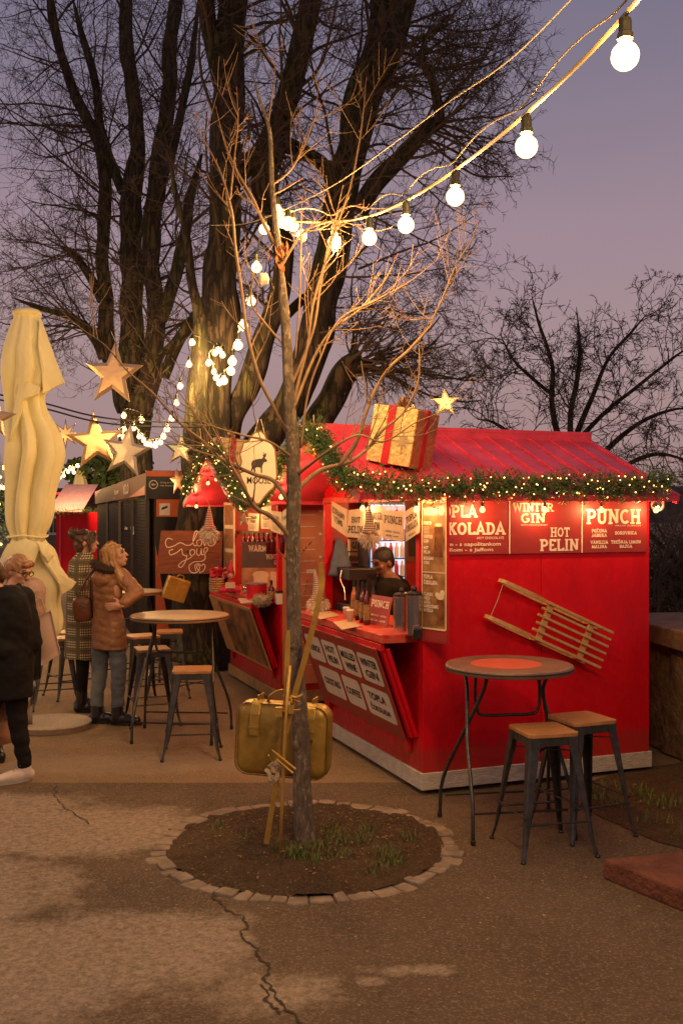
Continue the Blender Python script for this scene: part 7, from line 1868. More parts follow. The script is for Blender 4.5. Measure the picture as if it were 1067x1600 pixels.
# ================================================================== PEOPLE
M_lip = mat('lip', (.36, .10, .08), .5); M_eye = mat('eye', (.03, .02, .015), .2)
def frame(f, up=Vector((0, 0, 1))):
    f = f.normalized(); s_ = f.cross(up).normalized(); u = s_.cross(f).normalized(); return f, s_, u   # forward, right, up
def head_mesh(mb, c, f, k=1.0):
    f, s_, u = frame(f); R = Matrix((f, s_, u)).transposed()
    def P(x, y, z): return c + (f * x + s_ * y + u * z) * k
    mb.ball(P(-.012, 0, .022), (.094 * k, .076 * k, .098 * k), 18, 12, R)
    mb.ball(P(.022, 0, -.030), (.066 * k, .060 * k, .080 * k), 16, 10, R)
    mb.ball(P(.052, 0, -.082), (.028 * k, .030 * k, .024 * k), 12, 8, R)
    cap(mb, P(.084, 0, .022), P(.104, 0, -.014), .009 * k, .014 * k); mb.ball(P(.104, 0, -.018), (.014 * k, .016 * k, .010 * k), 10, 6, R)
    mb.ball(P(.079, 0, .040), (.016 * k, .050 * k, .012 * k), 12, 6, R)
    mb.ball(P(.088, 0, -.050), (.014 * k, .024 * k, .009 * k), 10, 6, R); mb.ball(P(.084, 0, -.062), (.014 * k, .021 * k, .008 * k), 10, 6, R)
    for e in (-1, 1):
        mb.ball(P(.050, e * .045, -.012), (.026 * k, .020 * k, .024 * k), 10, 6, R)
        mb.ball(P(-.012, e * .078, -.006), (.016 * k, .008 * k, .030 * k), 10, 6, R)
def face_parts(parent, c, f, k=1.0, glasses=False):
    f, s_, u = frame(f); R = Matrix((f, s_, u)).transposed()
    def P(x, y, z): return c + (f * x + s_ * y + u * z) * k
    for e in (-1, 1):
        g = MB(); g.ball(P(.078, e * .031, .020), (.008 * k, .013 * k, .006 * k), 8, 6, R); g.obj('eye', M_eye, parent)
        g = MB(); g.tube([P(.082, e * .014, .043), P(.088, e * .032, .048), P(.072, e * .050, .042)], .0035 * k, 5); g.obj('eyebrow', MATS.get('hair_brown') or M_eye, parent)
    g = MB(); g.tube([P(.090, -.022, -.055), P(.1005, 0, -.054), P(.090, .022, -.055)], .0042 * k, 6); g.obj('mouth', M_lip, parent)
    if glasses:
        gl = MB()
        for e in (-1, 1): gl.tube([P(.098, e * .033 + .024 * math.cos(a), .018 + .020 * math.sin(a)) for a in [2 * PI * i / 16 for i in range(17)]], .0028, 5, cap=False); gl.tube([P(.098, e * .058, .022), P(.0, e * .084, .018), P(-.02, e * .084, .0)], .0028, 5)
        gl.tube([P(.102, -.01, .02), P(.102, .01, .02)], .0025, 5); gl.obj('glasses', M_dark, parent)
def hand(mb, w, d, palm_n, k=1.0, curl=.5, side=1):
    """w wrist, d direction of the fingers, palm_n direction the palm faces"""
    d = d.normalized(); n = (palm_n - d * palm_n.dot(d)).normalized(); s_ = d.cross(n).normalized() * side
    R = Matrix((d, s_, n)).transposed()
    mb.ball(w + d * .045 * k, (.050 * k, .040 * k, .017 * k), 12, 8, R)
    cap(mb, w - d * .02 * k, w + d * .03 * k, .024 * k, .028 * k)
    for i, (o, L) in enumerate(((-.028, .068), (-.009, .078), (.010, .073), (.028, .058))):
        p = w + (d * .078 + s_ * o) * k; a = d + s_ * o * 3; q1 = p + a.normalized() * L * .42 * k; b = (a.normalized() + n * curl * .7).normalized(); q2 = q1 + b * L * .32 * k; c_ = (b + n * curl).normalized(); q3 = q2 + c_ * L * .26 * k
        r = (.0098 - .0006 * i) * k; cap(mb, p, q1, r, r * .95, 8); cap(mb, q1, q2, r * .95, r * .88, 8); cap(mb, q2, q3, r * .88, r * .75, 8)
    p = w + (d * .02 - s_ * .034) * k; q1 = p + (d * .6 - s_ * .8 + n * .3).normalized() * .035 * k; q2 = q1 + (d * 1.0 - s_ * .3 + n * .4).normalized() * .032 * k
    cap(mb, p, q1, .013 * k, .011 * k, 8); cap(mb, q1, q2, .011 * k, .009 * k, 8)
def limb_pts(mb, pts, rs):
    for i in range(len(pts) - 1): cap(mb, pts[i], pts[i + 1], rs[i], rs[i + 1])
def person_body(parent, J, skin, hands=(True, True), hk=1.0, legs=True, handspec=None):
    mb = MB(); head_mesh(mb, J['head'], J['hf'], hk)
    cap(mb, J['neck'] - Vector((0, 0, .03)), J['head'] - Vector((0, 0, .05)) - J['hf'].normalized() * .015, .056, .050)
    R = Matrix((J['f'].normalized(), J['f'].normalized().cross(Vector((0, 0, 1))), Vector((0, 0, 1)))).transposed()
    ch = J['neck'].lerp(J['pelvis'], .30); mb.ball(ch, (.105, .155, .20), 16, 12, R); mb.ball(J['neck'].lerp(J['pelvis'], .62), (.095, .125, .18), 16, 10, R); mb.ball(J['pelvis'], (.115, .150, .13), 16, 10, R)
    cap(mb, J['sl'], J['sr'], .05, .05)
    for s_ in 'lr':
        limb_pts(mb, [J['s' + s_], J['e' + s_], J['w' + s_]], [.050, .038, .026])
        if legs: limb_pts(mb, [J['h' + s_], J['k' + s_], J['a' + s_]], [.078, .052, .032]); cap(mb, J['a' + s_] - Vector((0, 0, .04)), J['a' + s_].lerp(J['t' + s_], .75) - Vector((0, 0, .005)), .026, .018)
    for s_ in 'lr':
        if handspec and s_ in handspec: hand(mb, J['w' + s_], *handspec[s_])
    return organic(mb, 'body', skin, parent, .0068, 2)
def ellip(mb, c, r, f): 
    f = Vector((f.x, f.y, 0)).normalized(); R = Matrix((f, f.cross(Vector((0, 0, 1))), Vector((0, 0, 1)))).transposed(); mb.ball(c, r, 20, 14, R)
def loftcoat(mb, rings, f, n=28):
    """rings: (center, half depth, half width)"""
    f = Vector((f.x, f.y, 0)).normalized(); s_ = f.cross(Vector((0, 0, 1))); o = len(mb.v)
    for c, a, b in rings:
        for k in range(n):
            t = 2 * PI * k / n; mb.v.append(c + f * (a * math.cos(t)) + s_ * (b * math.sin(t)))
    for i in range(len(rings) - 1):
        for k in range(n): mb.f.append((o + i * n + k, o + (i + 1) * n + k, o + (i + 1) * n + (k + 1) % n, o + i * n + (k + 1) % n)); mb.mi.append(0)
    mb.f.append(tuple(o + k for k in range(n))); mb.mi.append(0)
    mb.f.append(tuple(o + (len(rings) - 1) * n + k for k in reversed(range(n)))); mb.mi.append(0)
def boot(parent, ank, toe, m, h=.16, sole=None, nm='boot', w=.052):
    d = (toe - ank); d.z = 0; L = d.length; d.normalize(); g = MB(); a = Vector((ank.x, ank.y, 0))
    cap(g, a + Vector((0, 0, .06)), a + Vector((0, 0, h)), w + .006, w + .002); cap(g, a - d * .03 + Vector((0, 0, .045)), a + d * (L * .55) + Vector((0, 0, .048)), w, w * .95)
    cap(g, a + d * L * .35 + Vector((0, 0, .058)), a + d * (L * .88) + Vector((0, 0, .044)), w * .95, w * .80)
    o = organic(g, nm, m, parent, .008, 3)
    g = MB(); s_ = Vector((-d.y, d.x, 0)); pts = []
    for k in range(20):
        t = 2 * PI * k / 20; x = math.cos(t); hw = w * (1.02 if x < .2 else .98 - .25 * x); pts.append(a + d * (L * .44 + (L * .56 + .03) * x) + s_ * hw * math.sin(t))
    g.add([p + Vector((0, 0, .004)) for p in pts] + [p + Vector((0, 0, .030)) for p in pts], [tuple(reversed(range(20))), tuple(range(20, 40))] + [(i, (i + 1) % 20, (i + 1) % 20 + 20, i + 20) for i in range(20)])
    g.obj('sole', sole or M_dark, o)
    g = MB()
    for k in range(4):
        q = a + d * (L * (.22 + .11 * k)) + Vector((0, 0, .118 - .014 * k)); g.tube([q - s_ * w * .55, q + Vector((0, 0, .006)), q + s_ * w * .55], .003, 5)
    g.obj('laces', M_dark if sole is None else mat('lace_grey', (.30, .26, .22), .8), o)
    return o
def hair_strands(mb, roots, n, r=.0022):
    for _ in range(n):
        a = random.choice(roots); mb.tube(spline([p + Vector((random.gauss(0, .012), random.gauss(0, .012), random.gauss(0, .006))) for p in a], 3), r, 3, cap=False)
Mh_brown = mat('hair_brown', (.045, .020, .010), .45, col2=(.10, .045, .02), vscale=25, stretch=(1, 1, .3), bump=.3)
Mh_blond = mat('hair_blond', (.30, .14, .045), .45, col2=(.52, .30, .12), vscale=25, stretch=(1, 1, .2), bump=.3)
Mh_red = mat('hair_auburn', (.26, .12, .05), .45, col2=(.42, .22, .10), vscale=25, stretch=(1, 1, .3), bump=.3)
M_jean = mat('denim', (.075, .095, .12), .85, col2=(.16, .18, .20), vscale=5, bump=.25, bscale=60)
M_bootb = mat('black_leather', (.014, .012, .011), .25, coat=.3)
M_coatb = mat('black_cloth', (.011, .009, .008), .8, spec=.2, var=.3, bump=.3, bscale=20)
M_puff = mat('tan_nylon', (.25, .115, .052), .5, var=.1, bump=.15, bscale=30)
M_bag = mat('brown_leather', (.13, .042, .018), .4, var=.2, bump=.2)
# checked wool: two crossing sets of dark lines over cream
m = bpy.data.materials.new('plaid_wool'); m.use_nodes = True; nt = m.node_tree; b_ = nt.nodes['Principled BSDF']; b_.inputs['Roughness'].default_value = .95
tc = nd(nt, 'ShaderNodeTexCoord')
def wave(direction, sc, lo):
    w = nd(nt, 'ShaderNodeTexWave'); w.bands_direction = direction; w.inputs['Scale'].default_value = sc; nt.links.new(tc.outputs['Object'], w.inputs['Vector'])
    r = nd(nt, 'ShaderNodeValToRGB'); r.color_ramp.elements[0].position = lo; r.color_ramp.elements[1].position = lo + .12; nt.links.new(w.outputs['Fac'], r.inputs[0]); return r.outputs[0]
def mul(a, c):
    x = nd(nt, 'ShaderNodeMixRGB', blend_type='MULTIPLY'); x.inputs[0].default_value = 1; nt.links.new(a, x.inputs[1]); nt.links.new(c, x.inputs[2]); return x.outputs[0]
fine = mul(wave('Z', 13, .45), wave('X', 16, .35)); big = mul(wave('Z', 2.6, .12), wave('X', 2.2, .05))
mx = nd(nt, 'ShaderNodeMixRGB'); mx.inputs[1].default_value = (.11, .09, .05, 1); mx.inputs[2].default_value = (.62, .54, .36, 1); nt.links.new(mul(fine, big), mx.inputs[0])
nt.links.new(mx.outputs[0], b_.inputs['Base Color']); M_plaid = m

def V3(px, py, Y): return W(px, py, Y)
# ---- woman in the tan padded jacket
random.seed(15)
Y2 = 9.1
t = thing('person', PG(172, 1132), 'woman with blond hair, tan padded jacket and blue jeans, hand on hip', 'person', 'people at the market')
f = Vector((.62, .78, 0)); hf = Vector((.97, -.02, .24))
J = dict(head=V3(181, 869, Y2), hf=hf, f=f, neck=V3(171, 892, Y2), pelvis=V3(171, 968, Y2), sl=V3(153, 898, Y2 + .10), sr=V3(189, 899, Y2 - .06), el=V3(150, 928, Y2 + .16), wl=V3(168, 945, Y2 + .28), er=V3(214, 926, Y2 - .10), wr=V3(190, 946, Y2 - .22),
         hl=V3(161, 975, Y2 + .05), hr=V3(181, 975, Y2 - .03), kl=V3(156, 1045, Y2 + .02), kr=V3(186, 1045, Y2 - .05), al=V3(152, 1108, Y2), ar=V3(184, 1110, Y2 - .07))
J['tl'] = J['al'] + Vector((.16, .02, -.08)); J['tr'] = J['ar'] + Vector((.17, .0, -.08))
body = person_body(t, J, M_skin, handspec={'r': (Vector((-.95, .05, -.12)), Vector((0, 1, 0)), 1.0, .25, 1)})
face_parts(body, J['head'], hf)
g = MB()
for s_ in 'lr':
    a = J['a' + s_] + Vector((0, 0, .055)); limb_pts(g, [J['h' + s_], J['k' + s_], a], [.092, .074, .060])
g.ball(J['pelvis'], (.11, .12, .12))
def wr(v, n): return v + n * (.010 * noise.noise(Vector((v.x * 9, v.y * 9, v.z * 22))))
organic(g, 'jeans', M_jean, t, .011, 4, wr)
for s_ in 'lr': boot(t, J['a' + s_], J['a' + s_] + Vector((.20, .03 if s_ == 'l' else -.02, 0)), M_bootb, .17)
g = MB(); Z = lambda y: W(0, y, Y2).z
def C(px, y, dy=0): q = W(px, y, Y2); q.y += dy; return q
loftcoat(g, [(C(170, 886), .085, .10), (C(170, 895), .105, .155), (C(169, 910), .12, .17), (C(168, 930), .12, .155), (C(168, 945), .118, .148), (C(170, 965), .135, .168), (C(171, 990), .150, .185), (C(172, 1014), .155, .190)], f)
limb_pts(g, [J['sl'], J['el'], J['wl']], [.082, .072, .058]); limb_pts(g, [J['sr'], J['er'], J['wr'] + (J['er'] - J['wr']) * .18], [.084, .078, .060])
zb_ = Z(1012)
def quilt(v, n):
    zz = v.z + .03 * math.sin(v.x * 9 + v.y * 5)
    zz += .02 * noise.noise(v * 5); return v + n * (.0055 * abs(math.sin(zz * PI / .075)) ** .6 + .006 * noise.noise(v * 24) - .012)
organic(g, 'jacket', M_puff, t, .0105, 3, quilt)
g = MB(); cap(g, C(160, 888, .0), C(176, 891, -.05), .055, .052); g.ball(C(164, 903, -.11), (.11, .055, .085)); organic(g, 'hood', M_puff, t, .010, 3, quilt)
g = MB(); P = [C(150, 880, -.02), C(156, 884, -.10), C(168, 888, -.13), C(180, 890, -.10), C(190, 894, .0), C(184, 888, .08)]; g.tube(spline(P, 4), .040, 9)
for _ in range(900):
    i = random.randrange(len(g.v) // 9); q = g.v[random.randrange(len(g.v))].copy() if False else spline(P, 4)[random.randrange(21)]; d = Vector((random.gauss(0, 1), random.gauss(0, 1), random.gauss(0, 1))).normalized(); w = rnd_perp(d) * .004; g.add([q + d * .03 - w, q + d * .03 + w, q + d * random.uniform(.055, .075)], [(0, 1, 2)])
g.obj('fur_trim', mat('dark_fur', (.035, .018, .010), .9), t)
g = MB(); hc = J['head']; F_, S_, U__ = frame(hf); R = Matrix((F_, S_, U__)).transposed()
hp = lambda x, y, z: hc + F_ * x + S_ * y + U__ * z
g.ball(hp(-.028, 0, .035), (.098, .092, .100), 18, 12, R); g.ball(hp(-.06, 0, -.03), (.075, .082, .10), 16, 10, R); cap(g, hp(-.07, .02, -.06), hp(-.02, .07, -.17), .062, .045); cap(g, hp(-.02, .08, -.06), hp(.03, .10, -.20), .035, .045); cap(g, hp(.03, .10, -.20), hp(.07, .12, -.30), .042, .026)
def hairw(v, n): return v + n * (.0025 * math.sin((v.x * 30 + v.y * 50 + noise.noise(v * 9) * 3) * 3) + .003 * noise.noise(v * 30))
hair = organic(g, 'hair', Mh_blond, t, .008, 3, hairw)
g = MB(); hair_strands(g, [[hp(.02, .04, .12), hp(-.05, .08, .08), hp(-.06, .09, -.06), hp(-.0, .11, -.20), hp(.06, .13, -.32)], [hp(.0, .02, .135), hp(-.09, .04, .08), hp(-.13, .04, -.04), hp(-.10, .05, -.16)], [hp(.06, .04, .09), hp(.0, .09, .03), hp(.0, .10, -.10), hp(.05, .12, -.25)]], 150); g.obj('hair_strands', Mh_blond, hair)
# her bag
bc = V3(130, 952, Y2 + .05); tb = thing('shoulder_bag', bc - Vector((0, 0, .12)), 'brown leather shoulder bag hanging behind the tan padded jacket', 'bag')
g = MB(); Rb = Matrix.Rotation(math.radians(15), 3, 'Z'); puffy(g, .17, .22, .07, .05, bc, Rb @ Matrix.Rotation(math.radians(-6), 3, 'Y'), .012, .012); g.obj('pouch', M_bag, tb, smooth=True)
g = MB(); g.tube(spline([bc + Vector((-.06, 0, .10)), V3(136, 905, Y2 + .02), V3(148, 888, Y2 - .02), V3(142, 905, Y2 + .0), bc + Vector((.07, 0, .10))], 5), .008, 6); g.obj('strap', M_bag, tb)

# ---- woman in the checked coat
Y1 = 9.66
t = thing('person', PG(128, 1112), 'woman with her brown hair in a bun wearing a checked wool coat', 'person', 'people at the market')
f = Vector((.80, .6, 0)); hf = Vector((.99, .08, .04))
def C(px, y, dy=0): q = W(px, y, Y1); q.y += dy; return q
J = dict(head=C(136, 848), hf=hf, f=f, neck=C(135, 872), pelvis=C(128, 950), sl=C(122, 880, .14), sr=C(130, 881, -.13), el=C(126, 920, .18), wl=C(146, 938, .2), er=C(133, 922, -.17), wr=C(150, 936, -.1),
         hl=C(125, 955, .07), hr=C(131, 955, -.07), kl=C(128, 1035, .07), kr=C(132, 1035, -.07), al=C(124, 1092, .1), ar=C(131, 1092, -.06))
J['tl'] = J['al'] + Vector((.14, .02, -.08)); J['tr'] = J['ar'] + Vector((.14, .0, -.08))
body = person_body(t, J, M_skin, handspec={'l': (Vector((1, 0, .1)), Vector((0, 0, -1)), 1, .5, 1), 'r': (Vector((1, .2, .1)), Vector((0, 0, -1)), 1, .5, 1)})
face_parts(body, J['head'], hf)
g = MB()
for s_ in 'lr': limb_pts(g, [J['h' + s_], J['k' + s_], J['a' + s_]], [.09, .062, .048])
organic(g, 'trousers', M_coatb, t, .011, 3)
for s_ in 'lr': boot(t, J['a' + s_], J['a' + s_] + Vector((.19, .0, 0)), M_bootb, .20)
g = MB(); loftcoat(g, [(C(133, 862), .065, .075), (C(131, 869), .09, .11), (C(129, 878), .115, .170), (C(128, 900), .125, .185), (C(127, 930), .125, .175), (C(127, 960), .135, .185), (C(127, 1000), .140, .195), (C(127, 1028), .145, .200)], f)
limb_pts(g, [J['sl'], J['el'], J['wl']], [.078, .066, .055]); limb_pts(g, [J['sr'], J['er'], J['wr']], [.080, .068, .055])
organic(g, 'coat', M_plaid, t, .010, 4, lambda v, n: v + n * (.008 * noise.noise(Vector((v.x * 8, v.y * 8, v.z * 5)))))
g = MB(); P = [C(124, 864, .03), C(126, 868, -.09), C(138, 872, -.11), C(146, 884, -.09), C(150, 900, -.1)]; g.tube(spline(P, 4), [.026] * 12 + [.024, .022, .020, .016, .012], 8, flat=.6); g.obj('collar', M_plaid, t, smooth=True)
g = MB(); cap(g, C(135, 870), C(132, 878), .058, .072); organic(g, 'scarf', mat('dark_red_knit', (.14, .012, .012), .9), t, .01, 2)
g = MB(); hc = J['head']; F_, S_, U__ = frame(hf); R = Matrix((F_, S_, U__)).transposed(); hp = lambda x, y, z: hc + F_ * x + S_ * y + U__ * z
g.ball(hp(-.026, 0, .036), (.094, .088, .098), 18, 12, R); g.ball(hp(-.06, 0, -.02), (.065, .076, .085), 16, 10, R); g.ball(hp(-.115, 0, .085), (.060, .055, .052), 14, 10); cap(g, hp(.06, .05, .07), hp(.04, .078, -.03), .020, .010); g.ball(hp(.07, 0, .085), (.032, .05, .024), 12, 8, R)
hair = organic(g, 'hair', Mh_brown, t, .008, 2, hairw)
g = MB()
for _ in range(60): c = hp(-.115, 0, .085); d = Vector((random.gauss(0, 1), random.gauss(0, 1), random.gauss(0, 1))).normalized(); g.tube([c + d * .045, c + d * .065 + rnd_perp(d) * .02, c + d * .07 + rnd_perp(d) * .04], .0016, 3, cap=False)
hair_strands(g, [[hp(.085, .03, .09), hp(.09, .05, .05), hp(.075, .07, .0)], [hp(.05, .07, .05), hp(.04, .085, -.02), hp(.045, .08, -.08)], [hp(.0, .08, .09), hp(-.08, .07, .1), hp(-.12, .02, .1)]], 60)
g.obj('hair_strands', Mh_brown, hair)

# ---- person in the black jacket, cut by the left edge, walking
Y3 = 7.12
t = thing('person', PG(30, 1222), 'person in black jacket and trousers and white sneakers, cut by the left edge', 'person', 'people at the market')
f = Vector((-.75, -.65, 0)); hf = Vector((-.80, -.45, -.40))
def C(px, y, dy=0): q = W(px, y, Y3); q.y += dy; return q
J = dict(head=C(-14, 903), hf=hf, f=f, neck=C(6, 928), pelvis=C(12, 1045), sl=C(30, 938, .06), sr=C(-18, 940, -.02), el=C(44, 1003, .02), wl=C(12, 1010, -.22), er=C(-48, 1005, -.05), wr=C(-20, 1005, -.26),
         hl=C(24, 1055, .03), hr=C(0, 1055, .05), kl=C(28, 1130, .0), kr=C(-30, 1128, .10), al=C(40, 1196, .0), ar=C(-60, 1190, .12))
J['tl'] = J['al'] + Vector((-.13, -.14, -.09)); J['tr'] = J['ar'] + Vector((-.14, -.08, -.09))
body = person_body(t, J, M_skin, handspec={'l': (Vector((-.9, -.3, .25)), Vector((0, -.3, 1)), 1.0, .6, -1), 'r': (Vector((.8, -.3, .2)), Vector((0, -.3, 1)), 1.0, .6, 1)})
face_parts(body, J['head'], hf)
g = MB()
for s_ in 'lr': limb_pts(g, [J['h' + s_], J['k' + s_], J['a' + s_]], [.098, .070, .048])
organic(g, 'trousers', M_coatb, t, .010, 3, wr)
M_sneak = mat('white_sneaker', (.66, .56, .48), .5, var=.05)
for s_ in 'lr': boot(t, J['a' + s_], J['a' + s_] + Vector((-.155, -.135, 0)), M_sneak, .11, mat('sneaker_sole', (.38, .34, .30), .6), 'sneaker', .042)
g = MB(); loftcoat(g, [(C(6, 915), .10, .11), (C(8, 930), .15, .20), (C(10, 955), .17, .225), (C(10, 1000), .175, .215), (C(10, 1050), .185, .225), (C(10, 1088), .185, .225)], f)
limb_pts(g, [J['sl'], J['el'], J['wl'] + (J['el'] - J['wl']) * .15], [.098, .092, .070]); limb_pts(g, [J['sr'], J['er'], J['wr'] + (J['er'] - J['wr']) * .15], [.09, .085, .065])
organic(g, 'jacket', M_coatb, t, .011, 3, lambda v, n: v + n * (.016 * noise.noise(v * 7) + .006 * noise.noise(v * 20)))
g = MB(); P = [C(22, 920, .06), C(32, 927, .03), C(36, 938, -.02), C(22, 944, -.12)]; g.tube(spline(P, 4), .045, 9); g.ball(C(22, 932, .04), (.085, .085, .07)); 
organic(g, 'hood', M_coatb, t, .010, 3, lambda v, n: v + n * (.010 * noise.noise(v * 24)))
g = MB(); hc = J['head']; F_, S_, U__ = frame(hf); R = Matrix((F_, S_, U__)).transposed(); hp = lambda x, y, z: hc + F_ * x + S_ * y + U__ * z
g.ball(hp(-.022, 0, .036), (.094, .083, .094), 18, 12, R); g.ball(hp(-.05, 0, -.0), (.06, .074, .07), 14, 10, R); organic(g, 'hair', Mh_brown, t, .008, 2, hairw)
# ---- bending person behind, blush coat, glasses
Y4 = 7.75
t = thing('person', PG(-22, 1175), 'person with auburn hair, glasses and a blush coat, bending behind the black jacket', 'person', 'people at the market')
f = Vector((.55, -.80, 0)); hf = Vector((.85, -.40, -.38))
def C(px, y, dy=0): q = W(px, y, Y4); q.y += dy; return q
J = dict(head=C(30, 893), hf=hf, f=f, neck=C(14, 925), pelvis=C(-12, 1030), sl=C(44, 930, .02), sr=C(-18, 935, -.05), el=C(52, 975, .04), wl=C(62, 1000, -.06), er=C(-30, 985, -.1), wr=C(-10, 1020, -.2),
         hl=C(-4, 1035, .0), hr=C(-24, 1035, .0), kl=C(-6, 1110, .0), kr=C(-28, 1110, .0), al=C(-10, 1162, .05), ar=C(-32, 1162, .02))
J['tl'] = J['al'] + Vector((.08, -.13, -.08)); J['tr'] = J['ar'] + Vector((.08, -.13, -.08))
body = person_body(t, J, M_skin, handspec={'l': (Vector((.2, -.3, -1)), Vector((-1, 0, 0)), 1.0, .8, 1), 'r': (Vector((.3, -.3, -1)), Vector((1, 0, 0)), 1.0, .6, 1)})
face_parts(body, J['head'], hf, glasses=True)
g = MB()
for s_ in 'lr': limb_pts(g, [J['h' + s_], J['k' + s_], J['a' + s_]], [.09, .065, .05])
organic(g, 'trousers', M_coatb, t, .012, 3)
for s_ in 'lr': boot(t, J['a' + s_], J['a' + s_] + Vector((.10, -.16, 0)), M_bootb, .15)
M_blush = mat('blush_fleece', (.42, .27, .20), .95, var=.1, bump=.5, bscale=50)
g = MB(); loftcoat(g, [(C(18, 912), .08, .10), (C(20, 925), .14, .19), (C(16, 955), .16, .21), (C(6, 1000), .16, .20), (C(-4, 1050), .17, .20), (C(-8, 1085), .17, .20)], f)
limb_pts(g, [J['sl'] + Vector((.03, 0, .03)), J['el'], J['wl'] + (J['el'] - J['wl']) * .2], [.105, .095, .062]); limb_pts(g, [J['sr'], J['er'], J['wr'] + (J['er'] - J['wr']) * .2], [.09, .08, .06])
organic(g, 'coat', M_blush, t, .011, 3, lambda v, n: v + n * (.014 * noise.noise(v * 8) + .005 * noise.noise(v * 26)))
g = MB(); cap(g, C(-8, 890, .08), C(8, 884, .10), .080, .065); cap(g, C(8, 884, .10), C(0, 912, .04), .06, .07); organic(g, 'hood', mat('pale_fleece', (.50, .42, .33), .95, bump=.4), t, .011, 3, lambda v, n: v + n * (.008 * noise.noise(v * 18)))
g = MB(); hc = J['head']; F_, S_, U__ = frame(hf); R = Matrix((F_, S_, U__)).transposed(); hp = lambda x, y, z: hc + F_ * x + S_ * y + U__ * z
g.ball(hp(-.022, 0, .038), (.096, .087, .097), 18, 12, R); g.ball(hp(-.055, 0, -.01), (.07, .080, .085), 14, 10, R); cap(g, hp(.05, -.05, .085), hp(.07, .03, .085), .028, .024); hair = organic(g, 'hair', Mh_red, t, .008, 2, hairw)
# what they carry
q = [W(50, 968, 7.45), W(80, 954, 7.5), W(95, 1022, 7.5), W(66, 1040, 7.45)]
tb = thing('tote_bag', (q[2] + q[3]) / 2, 'pale pinkish tote bag hanging tilted beside the black jacket', 'bag'); g = MB(); mid = sum(q, Vector()) / 4
def soft_sheet(mb, q, th, n=8, wob=.008):
    o = len(mb.v)
    for side in (0, 1):
        for i in range(n + 1):
            for j in range(n + 1):
                a, b = i / n, j / n; p = q[0].lerp(q[1], a).lerp(q[3].lerp(q[2], a), b); bl = math.sin(PI * a) * math.sin(PI * b)
                mb.v.append(p + Vector((0, (-1 if side == 0 else 1) * th * (.25 + .75 * bl), 0)) + Vector((0, wob * noise.noise(p * 9), 0)))
        for i in range(n):
            for j in range(n):
                k = o + side * (n + 1) ** 2 + i * (n + 1) + j; qd = (k, k + n + 1, k + n + 2, k + 1); mb.f.append(qd if side == 0 else tuple(reversed(qd))); mb.mi.append(0)
    m_ = (n + 1) ** 2; ring = [i * (n + 1) for i in range(n)] + [n * (n + 1) + j for j in range(n)] + [(n - i) * (n + 1) + n for i in range(n)] + [n - j for j in range(n)]
    for i in range(len(ring)): a, b = o + ring[i], o + ring[(i + 1) % len(ring)]; mb.f.append((a, b, b + m_, a + m_)); mb.mi.append(0)
soft_sheet(g, q, .035); g.obj('tote_body', mat('pale_canvas', (.46, .32, .25), .85, var=.05), tb, smooth=True)
g = MB(); g.tube(spline([W(56, 964, 7.46), W(56, 940, 7.46), W(64, 935, 7.48), W(72, 958, 7.5)], 5), .006, 6); g.obj('strap', mat('pale_canvas', (.46, .32, .25), .85), tb)
q = [W(44, 1004, 7.28), W(65, 1000, 7.32), W(64, 1060, 7.32), W(46, 1066, 7.28)]
tb = thing('black_bag', (q[2] + q[3]) / 2, 'flat black bag hanging at the elbow of the black jacket', 'bag'); g = MB(); soft_sheet(g, q, .03); g.obj('pouch', M_coatb, tb, smooth=True)
g = MB(); g.tube(spline([W(48, 1005, 7.29), W(46, 985, 7.24), W(54, 984, 7.27), W(60, 1003, 7.31)], 4), .006, 6); g.obj('strap', M_coatb, tb)
q = [W(-8, 1124, 7.55), W(16, 1118, 7.6), W(20, 1160, 7.62), W(-8, 1168, 7.55)]
tb = thing('paper_bag', (q[2] + q[3]) / 2, 'small brown paper bag low at the left picture edge', 'bag'); g = MB(); soft_sheet(g, q, .05, wob=.02); g.obj('sack', mat('kraft_paper', (.30, .16, .08), .8, var=.1), tb)
g = MB()
for x in (-5, 12): g.tube(spline([W(x - 3, 1124, 7.5), W(x, 1100, 7.5), W(x + 4, 1122, 7.5)], 4), .004, 5)
g.obj('handles', M_thread, tb)
tb = thing('fringed_scarf', W(2, 1085, 7.3), 'hanging end of a checked scarf with long tan fringe at the left edge', 'scarf'); g = MB(); soft_sheet(g, [W(-16, 1050, 7.28), W(12, 1055, 7.28), W(13, 1092, 7.28), W(-16, 1088, 7.28)], .02); g.obj('scarf_end', M_plaid, tb, smooth=True)
g = MB()
for k in range(22): x = -14 + k * 1.25; g.tube([W(x, 1089, 7.28), W(x + random.uniform(-1, 1), 1112, 7.28), W(x + random.uniform(-2, 2), 1128 + random.uniform(-3, 3), 7.28)], .004, 4)
g.obj('fringe', mat('tan_fringe', (.40, .22, .12), .9), tb)
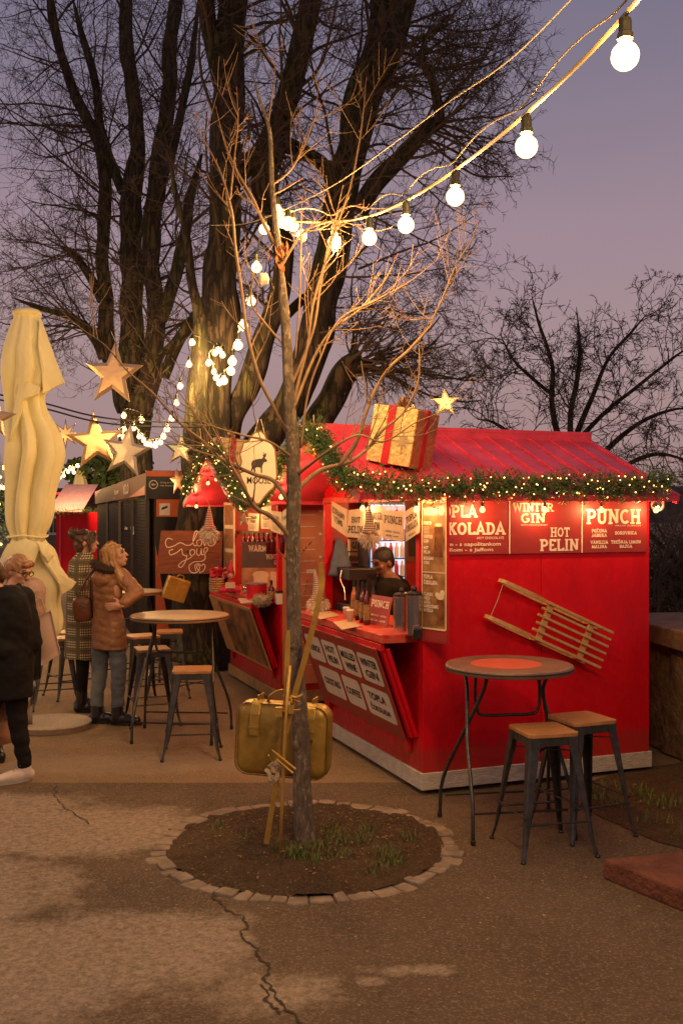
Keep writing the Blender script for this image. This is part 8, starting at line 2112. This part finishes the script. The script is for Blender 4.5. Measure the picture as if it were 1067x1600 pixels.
# ---- barman
random.seed(3)
bc_ = W(603, 880, 8.35); bz = .17
t = thing('person', Vector((bc_.x, bc_.y, bz)), 'man with short dark hair and a black hoodie working inside the near kiosk', 'person', 'people at the market')
f = Vector((-.45, -.2, 0)); hf = Vector((-.75, -.50, -.30)); Yb = 8.35
def C(px, y, dy=0): q = W(px, y, Yb); q.y += dy; return q
J = dict(head=C(598, 880), hf=hf, f=Vector((-.75, -.6, 0)), neck=C(607, 905), pelvis=Vector((bc_.x + .05, Yb, .92)), sl=C(600, 918, -.13), sr=C(628, 920, .12), el=C(588, 962, -.2), wl=C(572, 985, -.28), er=C(636, 965, .0), wr=C(612, 985, -.15),
         hl=Vector((bc_.x, Yb - .06, .9)), hr=Vector((bc_.x + .1, Yb + .06, .9)), kl=Vector((bc_.x, Yb - .1, .54)), kr=Vector((bc_.x + .1, Yb + .08, .54)), al=Vector((bc_.x + .02, Yb - .08, .26)), ar=Vector((bc_.x + .12, Yb + .08, .26)))
J['tl'] = J['al'] + Vector((-.12, -.06, -.06)); J['tr'] = J['ar'] + Vector((-.12, -.06, -.06))
body = person_body(t, J, M_skin2, handspec={'l': (Vector((-.8, -.4, -.3)), Vector((0, 0, -1)), 1, .6, 1), 'r': (Vector((-.9, -.4, -.2)), Vector((0, 0, -1)), 1, .6, 1)})
face_parts(body, J['head'], hf)
g = MB(); loftcoat(g, [(C(606, 902), .09, .10), (C(610, 915), .14, .20), (C(612, 940), .15, .21), (C(612, 980), .15, .19), (C(612, 1000), .15, .19)], f)
limb_pts(g, [J['sl'], J['el'], J['wl']], [.08, .07, .05]); limb_pts(g, [J['sr'], J['er'], J['wr']], [.08, .07, .05]); cap(g, C(602, 903, .03), C(622, 908, .05), .06, .055)
organic(g, 'hoodie', M_coatb, t, .011, 3, lambda v, n: v + n * (.012 * noise.noise(v * 9)))
g = MB(); hc = J['head']; F_, S_, U__ = frame(hf); R = Matrix((F_, S_, U__)).transposed(); hp = lambda x, y, z: hc + F_ * x + S_ * y + U__ * z
g.ball(hp(-.020, 0, .045), (.096, .084, .092), 18, 12, R); g.ball(hp(-.06, 0, .0), (.05, .070, .07), 14, 10, R); organic(g, 'hair', mat('hair_black', (.015, .011, .009), .5, bump=.5, bscale=80), t, .008, 2)
g = MB()
for s_ in 'lr': limb_pts(g, [J['h' + s_], J['k' + s_], J['a' + s_]], [.1, .07, .05])
organic(g, 'trousers', M_coatb, t, .012, 2)
